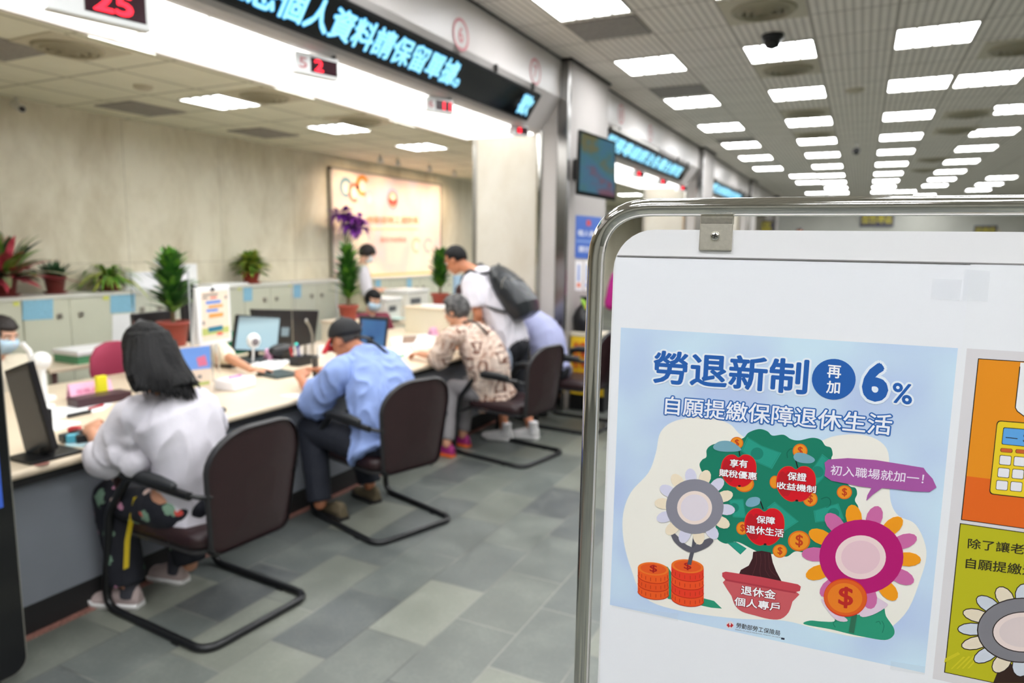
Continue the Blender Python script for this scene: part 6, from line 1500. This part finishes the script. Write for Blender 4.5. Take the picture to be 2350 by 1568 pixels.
# ---------------------------------------------------------------- 2 man in black cap, light blue shirt
J = dict(head=at(792, 790, X=-2.87), neck=at(838, 812, X=-2.72), hip=V((-2.46, 3.25, .51)), ls=at(772, 858, X=-2.68), rs=at(880, 835, X=-2.64))
J['head'].z += .03
J['le'] = at(722, 922, X=-2.86); J['lw'] = at(692, 872, X=-3.06); J['re'] = V((-2.92, 3.66, .80)); J['rw'] = at(735, 850, X=-3.14)
J['fwd'] = V((-.86, .02, -.46)); J['up'] = V((-.42, 0, .9)); J['bow'] = V((.09, -.02, .05))
J['lp'] = V((-2.53, 3.17, .50)); J['rp'] = V((-2.50, 3.36, .50)); J['lk'] = V((-2.96, 3.22, .53)); J['rk'] = V((-2.88, 3.55, .53)); J['la'] = V((-2.83, 3.13, .10)); J['ra'] = V((-2.76, 3.52, .11))
J['lh'] = (V((-.6, .55, .5)), V((-.3, .5, -.6)), .8); J['rh'] = (V((-.7, -.5, .1)), V((0, -.3, -.8)), .7)
t = person('man in black cap and light blue shirt holding a phone', (-2.52, 3.28, 0))
mb = MB(); seat_body(mb, J, 1.03); fuse('body', mb, SKIN_TAN, t, .006, 2)
face_parts(t, J['head'], J['fwd'], J['up'], 1.03, glasses=True)
top_garment(t, 'shirt', J, BLUE_CLOTH, 1.05, 1.15, 1.18, .10, 1.08, .009, .034, 7, 1.25, 5, .01, .06)
trousers(t, J, NAVY, 1.03, 1.15, .97, .010, .008, 3, 1.12)
hair_cap(t, J['head'], J['fwd'], J['up'], M('short_grey_hair', (70, 66, 62), .7, var=.3, vscale=30), 1.02, .04, -.06, -.02, .004, .001)
for h, e in ((at(790, 1195, Z=0), at(722, 1200, Z=0)), (at(866, 1155, Z=0), at(812, 1150, Z=0))): shoe(t, h, h+(V((-.93, .3, 0))).normalized()*.26, M('brown_suede', (104, 92, 70), .8, var=.2, vscale=30), M('dark_sole', (30, 28, 28), .6), 1.05)
r_, f_, u_ = axes(J['fwd'], J['up']); hd = J['head']
cm = MB()
fc_, uc_ = V((-.97, .02, -.22)), V((-.22, 0, .97)); r_, f_, u_ = axes(fc_, uc_)
cm.ell(hd+u_*.03-f_*.010, (.096, .116, .108), (r_, f_, u_), 20, 0, lambda d: 1.0 if d.z > -.12 else .74)
cp = part('cap', cm, M('black_cap', (22, 22, 25), .75, bump=.2, bscale=90), t)
part('cap_button', MB().ell(hd+u_*.139-f_*.01, (.012, .012, .008), (r_, f_, u_), 8), MAT['black'], cp)
R = []
for k in range(9):
    a = -1.15+2.3*k/8; d = r_*math.sin(a)*.09+f_*(.09+.075*math.cos(a)**2*1.0-.055*(1-math.cos(a))); 
    R.append((hd+r_*math.sin(a)*.09+f_*(math.cos(a)*.1)+u_*.022, hd+r_*math.sin(a)*.088+f_*(math.cos(a)*.1+.095*math.cos(a*.8))+u_*(-.045-.02*abs(math.sin(a)))))
vs = [p for q in R for p in q]; vs2 = [p-u_*.004 for p in vs]; n = len(vs)
fs = [(2*i, 2*i+1, 2*i+3, 2*i+2) for i in range(8)]
part('cap_visor', MB().add(vs+vs2, fs+[tuple(n+q for q in reversed(g)) for g in fs]+[(2*i+1, n+2*i+1, n+2*i+3, 2*i+3) for i in range(8)], 0, True), M('red_visor', (214, 26, 56), .6), cp, label='red cap visor')
# cross strap over the back
sm_ = MB(); P_ = [at(815, 775, X=-2.74), at(838, 775, X=-2.60), at(862, 790, X=-2.545), at(890, 812, X=-2.52), at(900, 830, X=-2.53)]
sm_.tube(spline(P_, 5, False), .009, 8); part('bag_strap', sm_, MAT['black'], t)
ph = at(724, 846, X=-3.17)
slab('mobile_phone', ph-V((0, 0, .05)), .016, .085, .13, [MAT['black']], 'black phone held by the man in the cap', 'phone', .4)

# ---------------------------------------------------------------- 3 grey haired woman in brown cream blouse
J = dict(head=at(1046, 714, X=-2.88), neck=at(1068, 752, X=-2.77), hip=V((-2.58, 4.87, .52)), ls=at(1030, 775, X=-2.76), rs=at(1100, 765, X=-2.70))
J['le'] = at(1010, 822, X=-2.86); J['lw'] = V((-3.10, 4.62, .80)); J['re'] = V((-2.93, 5.13, .82)); J['rw'] = V((-3.14, 5.05, .80))
J['fwd'] = V((-.95, .05, -.26)); J['up'] = V((-.26, 0, .96)); J['bow'] = V((.06, 0, .02))
J['lp'] = V((-2.60, 4.80, .50)); J['rp'] = V((-2.58, 4.93, .50)); J['lk'] = V((-2.90, 4.78, .52)); J['rk'] = V((-2.88, 5.02, .52)); J['la'] = V((-2.84, 4.60, .10)); J['ra'] = V((-2.87, 4.90, .10))
J['lh'] = (V((-.9, .3, -.1)), V((0, 0, -1)), .5); J['rh'] = (V((-.9, -.3, -.1)), V((0, 0, -1)), .5)
t = person('grey haired woman in brown and cream patterned blouse', (-2.53, 4.87, 0))
mb = MB(); seat_body(mb, J, .97); fuse('body', mb, SKIN, t, .007, 2)
face_parts(t, J['head'], J['fwd'], J['up'], .97)
top_garment(t, 'blouse', J, BATIK, 1., 1.35, 1.2, .12, 1.12, .010, .016, 7, 1.2, 8, .0, .05, hw=.86)
trousers(t, J, GREYT, .97, 1.08, .93, .010, .006, 3, .95)
hair_cap(t, J['head'], J['fwd'], J['up'], HAIR_GREY, 1.0, .055, -.075, -.02, .024, .012)
for a_ in ('la', 'ra'):
    h = Zs(J[a_], 0)+V((.06, 0, 0)); shoe(t, h, h+V((-.23, .03, 0)), M('magenta_shoe', (158, 36, 110), .6), M('orange_sole', (242, 104, 40), .5), .95)
sm_ = MB().tube(spline([at(1058, 742, X=-2.80), at(1085, 738, X=-2.66), at(1112, 760, X=-2.58), at(1128, 790, X=-2.555), at(1138, 815, X=-2.55)], 5, False), .009, 8); part('bag_strap', sm_, MAT['black'], t)
part('hand_on_hip', MB().ell(at(1173, 890, X=-2.42), (.05, .035, .03)), SKIN, t) if False else None

# ---------------------------------------------------------------- 4 standing man bending, backpack
yb = 5.35
J = dict(head=at(1046, 596, Y=yb), neck=at(1086, 622, Y=yb+.03), hip=at(1176, 790, Y=yb+.05), ls=at(1078, 650, Y=yb-.15), rs=at(1112, 628, Y=yb+.22))
J['le'] = at(1100, 716, Y=yb-.15); J['lw'] = at(1122, 742, Y=yb+.1)*1; J['re'] = V((-2.98, yb+.26, 1.12)); J['rw'] = V((-3.12, yb+.18, .86))
J['lw'] = V((-3.10, yb-.05, .90))
J['le'] = at(1098, 722, Y=yb-.17); J['lw'] = lerp(J['le'], V((-3.02, yb+.0, .80)), .95)
J['fwd'] = V((-.80, .02, -.50)); J['up'] = V((-.5, 0, .84)); J['bow'] = V((.02, 0, .07))
J['lp'] = J['hip']+V((-.0, -.1, -.02)); J['rp'] = J['hip']+V((0, .1, -.02)); J['lk'] = V((J['hip'].x-.10, yb-.02, .46)); J['rk'] = V((J['hip'].x-.02, yb+.2, .46)); J['la'] = V((-2.66, yb-.1, .10)); J['ra'] = V((-2.48, yb+.06, .10))
J['lh'] = (V((-.3, .3, -.9)), V((-.8, 0, .2)), .5); J['rh'] = (V((-.9, -.3, -.3)), V((0, 0, -1)), .5)
t = person('standing man in white shirt bending over the counter', (J['hip'].x, yb, 0))
mb = MB(); seat_body(mb, J, 1.0); fuse('body', mb, SKIN_TAN, t, .007, 2)
face_parts(t, J['head'], J['fwd'], J['up'], 1.0, glasses=True)
top_garment(t, 'shirt', J, WHITE_CLOTH, 1., .80, 1.16, .05, 1.12, .009, .022, 8, 1.2, 11)
trousers(t, J, BLACK_CLOTH, 1.0, 1.16, .55, .010, .008, 3, 1.1)
hair_cap(t, J['head'], J['fwd'], J['up'], HAIR_BLACK, 1.0, .05, -.06, -.015, .014, .004)
WSHOE = M('white_sneaker', (214, 212, 210), .6, var=.08, vscale=20)
for a_ in ('la', 'ra'):
    h = Zs(J[a_], 0)+V((.07, 0, 0)); shoe(t, h, h+V((-.27, -.03, 0)), WSHOE, SHOE_W, 1.08, M('white_sock', (224, 222, 222), .8))
# blue shirt lining and grey pocket cloth below the shirt
part('shirt_hem', MB().ell(at(1133, 770, Y=yb-.13), (.03, .02, .10), None, 8), M('blue_lining', (34, 52, 130), .7), t)
part('grey_shorts_panel', MB().ell(at(1162, 832, Y=yb-.17), (.055, .03, .12), None, 10), M('grey_blue_cloth', (132, 142, 158), .8), t)
# backpack, a thing of its own
ax_ = (J['neck']-J['hip']).normalized(); ly = V((0, 1, 0)); bk_n = ly.cross(ax_).normalized(); bk_n = bk_n if bk_n.z > 0 else -bk_n
bc = at(1168, 668, Y=yb+.02)
t = thing('backpack', 'black leather backpack with pale zips on the bending man', 'backpack', bc)
mb = MB(); BLK = M('black_leather', (34, 37, 40), .32, bump=.15, bscale=50)
R = []
for z, wd, dp, sh in ((-.28, .09, .05, .02), (-.265, .155, .095, .025), (-.17, .18, .125, .03), (0, .18, .115, .01), (.13, .155, .09, -.01), (.215, .115, .06, -.02), (.25, .06, .03, -.025)):
    c = bc+ax_*z+bk_n*(sh+.015)
    R.append([c+ly*(wd*abs(math.cos(a))**.7*(1 if math.cos(a) > 0 else -1))+bk_n*(dp*abs(math.sin(a))**.8*(1 if math.sin(a) > 0 else -1)) for a in [2*PI*i/28 for i in range(28)]])
mb.rings(R); fuse('bag_body', mb, BLK, t, .008, 3, .006, 9, 4)
pm = MB().ell(bc-ax_*.13+bk_n*.09, (.13, .10, .05), (ly, ax_, bk_n), 14); po = part('front_pocket', pm, BLK, t)
ZIP = M('pale_zip', (150, 146, 138), .35, .6)
part('zip', MB().tube([bc+ax_*.045+bk_n*.112-ly*.13, bc+ax_*.06+bk_n*.125, bc+ax_*.045+bk_n*.112+ly*.13], .004, 6), ZIP, t)
part('zip', MB().tube([bc+ax_*.02-ly*.175+bk_n*.03, bc+ax_*.07-ly*.165+bk_n*.07, bc+ax_*.09-ly*.13+bk_n*.1], .004, 6), ZIP, t)
part('zip', MB().tube([bc-ax_*.075+bk_n*.13-ly*.11, bc-ax_*.06+bk_n*.142, bc-ax_*.075+bk_n*.13+ly*.11], .004, 6), ZIP, po)
part('zip_pull', MB().box((0, 0, 0), (.012, .006, .05), 0, Matrix.Translation(bc-ax_*.15+bk_n*.135-ly*.03)), ZIP, po)
part('top_handle', MB().tube([bc+ax_*.21+ly*.04+bk_n*.02, bc+ax_*.25+bk_n*.035, bc+ax_*.21-ly*.04+bk_n*.02], .008, 8), BLK, t)
for s_, q in ((-1, 'l'), (1, 'r')):
    sh = J[q+'s']; P_ = [bc+ax_*.2+ly*s_*.08-bk_n*.02, lerp(J['neck'], sh, .62)+bk_n*.085, lerp(J['neck'], sh, .72)+ax_*.075+bk_n*.02, lerp(J['neck'], sh, .8)-bk_n*.095+ax_*.0, bc-ax_*.04+ly*s_*.17-bk_n*.17, bc-ax_*.17+ly*s_*.17-bk_n*.04]
    part('shoulder_strap', MB().tube(spline(P_, 5, False), .014, 8), BLK, t)

# ---------------------------------------------------------------- 5 bent person in lavender shirt
J = dict(head=V((-3.08, 5.95, 1.02)), neck=V((-2.93, 5.92, 1.0)), hip=V((-2.47, 5.86, .53)), ls=at(1206, 715, X=-2.84), rs=V((-2.80, 6.13, .98)))
J['ls'].y = 5.80
J['le'] = V((-2.98, 5.86, .78)); J['lw'] = V((-3.16, 6.0, .80)); J['re'] = V((-2.98, 6.32, .80)); J['rw'] = V((-3.2, 6.2, .80))
J['fwd'] = V((-.8, 0, -.6)); J['up'] = V((-.6, 0, .8)); J['bow'] = V((.09, 0, .11))
J['lp'] = V((-2.48, 5.78, .5)); J['rp'] = V((-2.48, 5.98, .5)); J['lk'] = V((-2.80, 5.96, .52)); J['rk'] = V((-2.80, 6.22, .52)); J['la'] = V((-2.74, 5.98, .1)); J['ra'] = V((-2.74, 6.2, .1))
J['lh'] = (V((-.9, .3, -.1)), V((0, 0, -1)), .5); J['rh'] = (V((-.9, -.3, -.1)), V((0, 0, -1)), .5)
t = person('person in lavender shirt bent forward behind the backpack', (-2.5, 5.9, 0))
mb = MB(); seat_body(mb, J, 1.); fuse('body', mb, SKIN, t, .009, 2)
face_parts(t, J['head'], J['fwd'], J['up'])
top_garment(t, 'shirt', J, LAV, 1.03, 1.2, 1.18, .10, 1.1, .010, .014, 7, 1.2, 14)
trousers(t, J, BLACK_CLOTH, 1., 1.14, .9, .011, .008, 3)
hair_cap(t, J['head'], J['fwd'], J['up'], HAIR_BLACK)
for a_ in ('la', 'ra'): h = Zs(J[a_], 0)+V((.06, 0, 0)); shoe(t, h, h+V((-.25, 0, 0)), MAT['black'], M('dark_sole', (30, 28, 28), .6))

# ---------------------------------------------------------------- staff behind the counter (seated facing the hall unless told)
def staff(label, head, fwd, up, top, hair, skin=SKIN_PALE, mask=MASK, stand=False, vest=None, arms=None, hairkw={}, s=.97, bob=False):
    head = V(head); f = V((fwd[0], fwd[1], 0)).normalized(); lat = V((-f.y, f.x, 0))*-1   # lat points to the person's right
    r, ff, u = axes(fwd, up)
    neck = head-u*.13-ff*.05
    neck = head+V((0, 0, -.155))-f*.06
    hipz = .52 if not stand else .92
    hip = V((neck.x, neck.y, hipz))-f*(.06 if not stand else .03)
    if not stand and neck.z-hip.z > .62: hip.z = neck.z-.55
    J = dict(head=head, neck=neck, hip=hip, ls=neck-lat*.18-V((0, 0, .06)), rs=neck+lat*.18-V((0, 0, .06)), fwd=V(fwd), up=V(up), bow=-f*.02)
    for q, sg in (('l', -1), ('r', 1)):
        J[q+'e'] = J[q+'s']+lat*sg*.06+V((0, 0, -.27))+f*.04; J[q+'w'] = J[q+'e']+f*.2-lat*sg*.08+V((0, 0, .02)); J[q+'h'] = (f, V((0, 0, -1)), .5)
        J[q+'p'] = hip+lat*sg*.09-V((0, 0, .02))
        if stand: J[q+'k'] = J[q+'p']+V((0, 0, -.44))+f*.02; J[q+'a'] = J[q+'k']+V((0, 0, -.38))-f*.03
        else: J[q+'k'] = J[q+'p']+f*.4+V((0, 0, 0)); J[q+'a'] = V((J[q+'k'].x, J[q+'k'].y, .1))
    if arms: J.update(arms)
    t = person(label, (hip.x, hip.y, 0))
    mb = MB(); seat_body(mb, J, s); fuse('body', mb, skin, t, .008, 2)
    face_parts(t, head, fwd, up, s, mask)
    top_garment(t, 'top', J, top, s, 1.25, 1.14, .1, 1.05, .011, .008, 8, 1.1, 17)
    if vest:
        J2 = dict(J); J2['ls'] = lerp(J['neck'], J['ls'], .75); J2['rs'] = lerp(J['neck'], J['rs'], .75); J2['le'] = J2['ls']+V((0, 0, -.1)); J2['re'] = J2['rs']+V((0, 0, -.1)); top_garment(t, 'vest', J2, vest, s*1.06, .3, 1.16, .12, 1.05, .012, .006, 8, 1.1, 19)
    trousers(t, J, BLACK_CLOTH, s, 1.12, .95, .012, .004)
    hair_cap(t, head, fwd, up, hair, s, **hairkw)
    if bob:
        b = MB(); rr, f2, u2 = axes(fwd, up); R = []
        for z, w_, d_, sh in ((.06, .092, .1, -.01), (0, .1, .098, -.025), (-.06, .104, .09, -.035), (-.11, .1, .075, -.045), (-.125, .085, .06, -.045)):
            R.append([head+u2*z+f2*(sh-.012)+rr*(w_*math.cos(a))+f2*(d_*math.sin(a)*(1 if math.sin(a) < 0 else .35)) for a in [2*PI*i/24 for i in range(24)]])
        part('bob', b.rings(R), hair, t)
    for a_ in ('la', 'ra'): h = Zs(J[a_], 0)-f*.06; shoe(t, h, h+f*.24, MAT['black'], MAT['black'], s)
    return t, J
# masked staff member with black hair, burgundy top
hd = at(856, 690, X=-4.9)
staff('seated staff member with black hair, white mask and burgundy top', hd, (.86, -.35, -.35), (.35, -.1, .93), BURG, HAIR_BLACK, SKIN_PALE, MASK_BLUE, hairkw=dict(hairline=.045, back=-.09, side=-.06, thick=.02), arms=None)
# standing staff member before the mural
hd = at(842, 583, X=-5.75)
staff('standing masked staff member with short dark hair before the mural', hd, (.6, .55, -.58), (.4, .4, .82), WHITE_CLOTH, HAIR_BROWN, SKIN_PALE, MASK, True, KHAKI, hairkw=dict(hairline=.03, back=-.08, side=-.05, thick=.022))
# staff member at far left with bob hair
hd = at(2, 770, X=-4.9)
staff('staff member with dark bob hair and mask at the far left', hd, (.9, .25, -.3), (.3, .1, .95), CREAM_CLOTH, HAIR_BROWN, SKIN_PALE, MASK_BLUE, hairkw=dict(hairline=.04, back=-.1, side=-.08, thick=.022), bob=True)
# cream shirted staff member behind the flip sign, forearm on the counter
hd = at(440, 690, X=-4.95)
ar = dict(ls=at(458, 785, X=-4.8), le=at(514, 838, X=-4.28))
ar['ls'].z = .95; ar['le'] = V((-4.24, at(512, 835, X=-4.24).y, .83)); ar['lw'] = at(575, 848, Z=.79); ar['lh'] = (V((.55, .8, 0)), V((0, 0, -1)), .35)
staff('cream shirted staff member behind the flip sign reaching along the counter', hd, (.95, .1, -.3), (.3, 0, .95), CREAM_CLOTH, HAIR_BLACK, SKIN, MASK, hairkw=dict(hairline=.04, back=-.1, side=-.08, thick=.02), arms=ar)
# dark haired staff head beyond the grey haired woman
hd = at(1062, 672, X=-4.95)
staff('staff member with dark reddish hair half hidden by the bending man', hd, (.9, -.2, -.3), (.3, 0, .95), CREAM_CLOTH, M('maroon_hair', (66, 34, 40), .5), SKIN_PALE, MASK, hairkw=dict(hairline=.04, back=-.1, side=-.08, thick=.02))
# visitor in magenta seen through the gap of the stand, sitting on the empty row behind
hd = V((-2.12, 7.2, 1.56))
staff('visitor in magenta top glimpsed past the edge of the poster board', hd, (-.1, 1, -.1), (0, 0, 1), MAGENTA, HAIR_BLACK, SKIN, None, True)
# far visitor whose head shows above the board
hd = at(1835, 535, Y=16.5)
staff('distant visitor whose hair shows just above the poster board', hd, (.2, -.97, -.1), (0, 0, 1), GREYT, HAIR_BROWN, SKIN, None, True)
# ================================================================ KIOSK AT THE LEFT EDGE
KX = -2.715; KY1 = 1.398
t = thing('information_kiosk', 'black upright kiosk with silver edge cut by the left frame edge', 'kiosk', (KX-.06, KY1-.33, 0))
zb = .045
def kout(m): 
    o = []
    for cy, cz, a0 in ((KY1-.66+.06, zb+.06, PI), (KY1-.06, zb+.06, 1.5*PI), (KY1-.06, 1.72, 0), (KY1-.66+.06, 1.72, .5*PI)):
        for i in range(7): a = a0+i*PI/12; o.append((cy+(.06-m)*math.cos(a), cz+(.06-m)*math.sin(a)))
    return o
part('silver_rim', MB().prism(kout(0), lambda u, v, h: V((h, u, v)), KX-.045, KX-.004), MAT['alu'], t)
part('front_glass', MB().prism(kout(.006), lambda u, v, h: V((h, u, v)), KX-.05, KX), MAT['black_gloss'], t)
ky = at(7, 1080, X=KX).y; kz0 = at(4, 1165, X=KX).z; kz1 = at(4, 1000, X=KX).z
part('screen', MB().box((KX, KY1-.6, kz0), (KX+.0015, ky-.01, 1.62)), M('kiosk_screen', (52, 84, 170), .2, emit=.12, ecol=(40, 70, 160)), t)
part('base', MB().box((KX-.2, KY1-.55, 0), (KX+.02, KY1-.1, .06)), MAT['black'], t, bevel=.01)

# ================================================================ FAR END OF THE HALL
def far_sign(px0, py0, px1, py1, txt, lb, Y=FAR_Y-.02):
    a = at(px0, py0, Y=Y); c = at(px1, py1, Y=Y)
    t = thing('hanging_sign', lb, 'sign', ((a.x+c.x)/2, Y, c.z), 0, 'dark signs with yellow characters')
    part('board', MB().box((a.x, Y-.05, c.z), (c.x, Y, a.z)), M('sign_dark', (66, 64, 84), .5), t)
    b = MB(); w_ = c.x-a.x; h_ = a.z-c.z
    put_text(b, txt, V((a.x+w_*.05, Y-.053, c.z+h_*.15)), V((c.x-w_*.05, Y-.053, c.z+h_*.15)), V((a.x+w_*.05, Y-.053, a.z-h_*.15)), 0, .0); part('lettering', b, M('yellow_letters', (232, 214, 40), .5), t, fix=False)
far_sign(1976, 478, 2050, 520, '服務專區', 'dark sign with four yellow characters at the far wall, middle one')
far_sign(2236, 518, 2286, 540, '諮詢區', 'dark sign with yellow characters at the far wall, right one', FAR_Y-.02)
far_sign(1748, 506, 1773, 535, '區', 'purple dark sign with yellow characters by the distant pillars', 24.8)
# wall opening at the far right
A = at(2300, 500, Y=FAR_Y-.01); C_ = at(2420, 500, Y=FAR_Y-.01)
struct('door_1', MB().box((A.x, FAR_Y-.03, 0), (C_.x, FAR_Y-.005, 2.1)), M('dark_door', (92, 92, 90), .5))
struct('trim_3', MB().box((A.x-.35, FAR_Y-.03, 0), (A.x-.02, FAR_Y-.004, 2.4)), MAT['divider'])
# cabinets / counter edge far away
solo('metal_cabinet', MB().box((-2.3, 25.9, 0), (-1.5, 26.4, 1.95)), MAT['white_panel'], 'pale tall cabinet at the far end near the last pillar', 'cabinet', (-1.9, 26.1, 0))
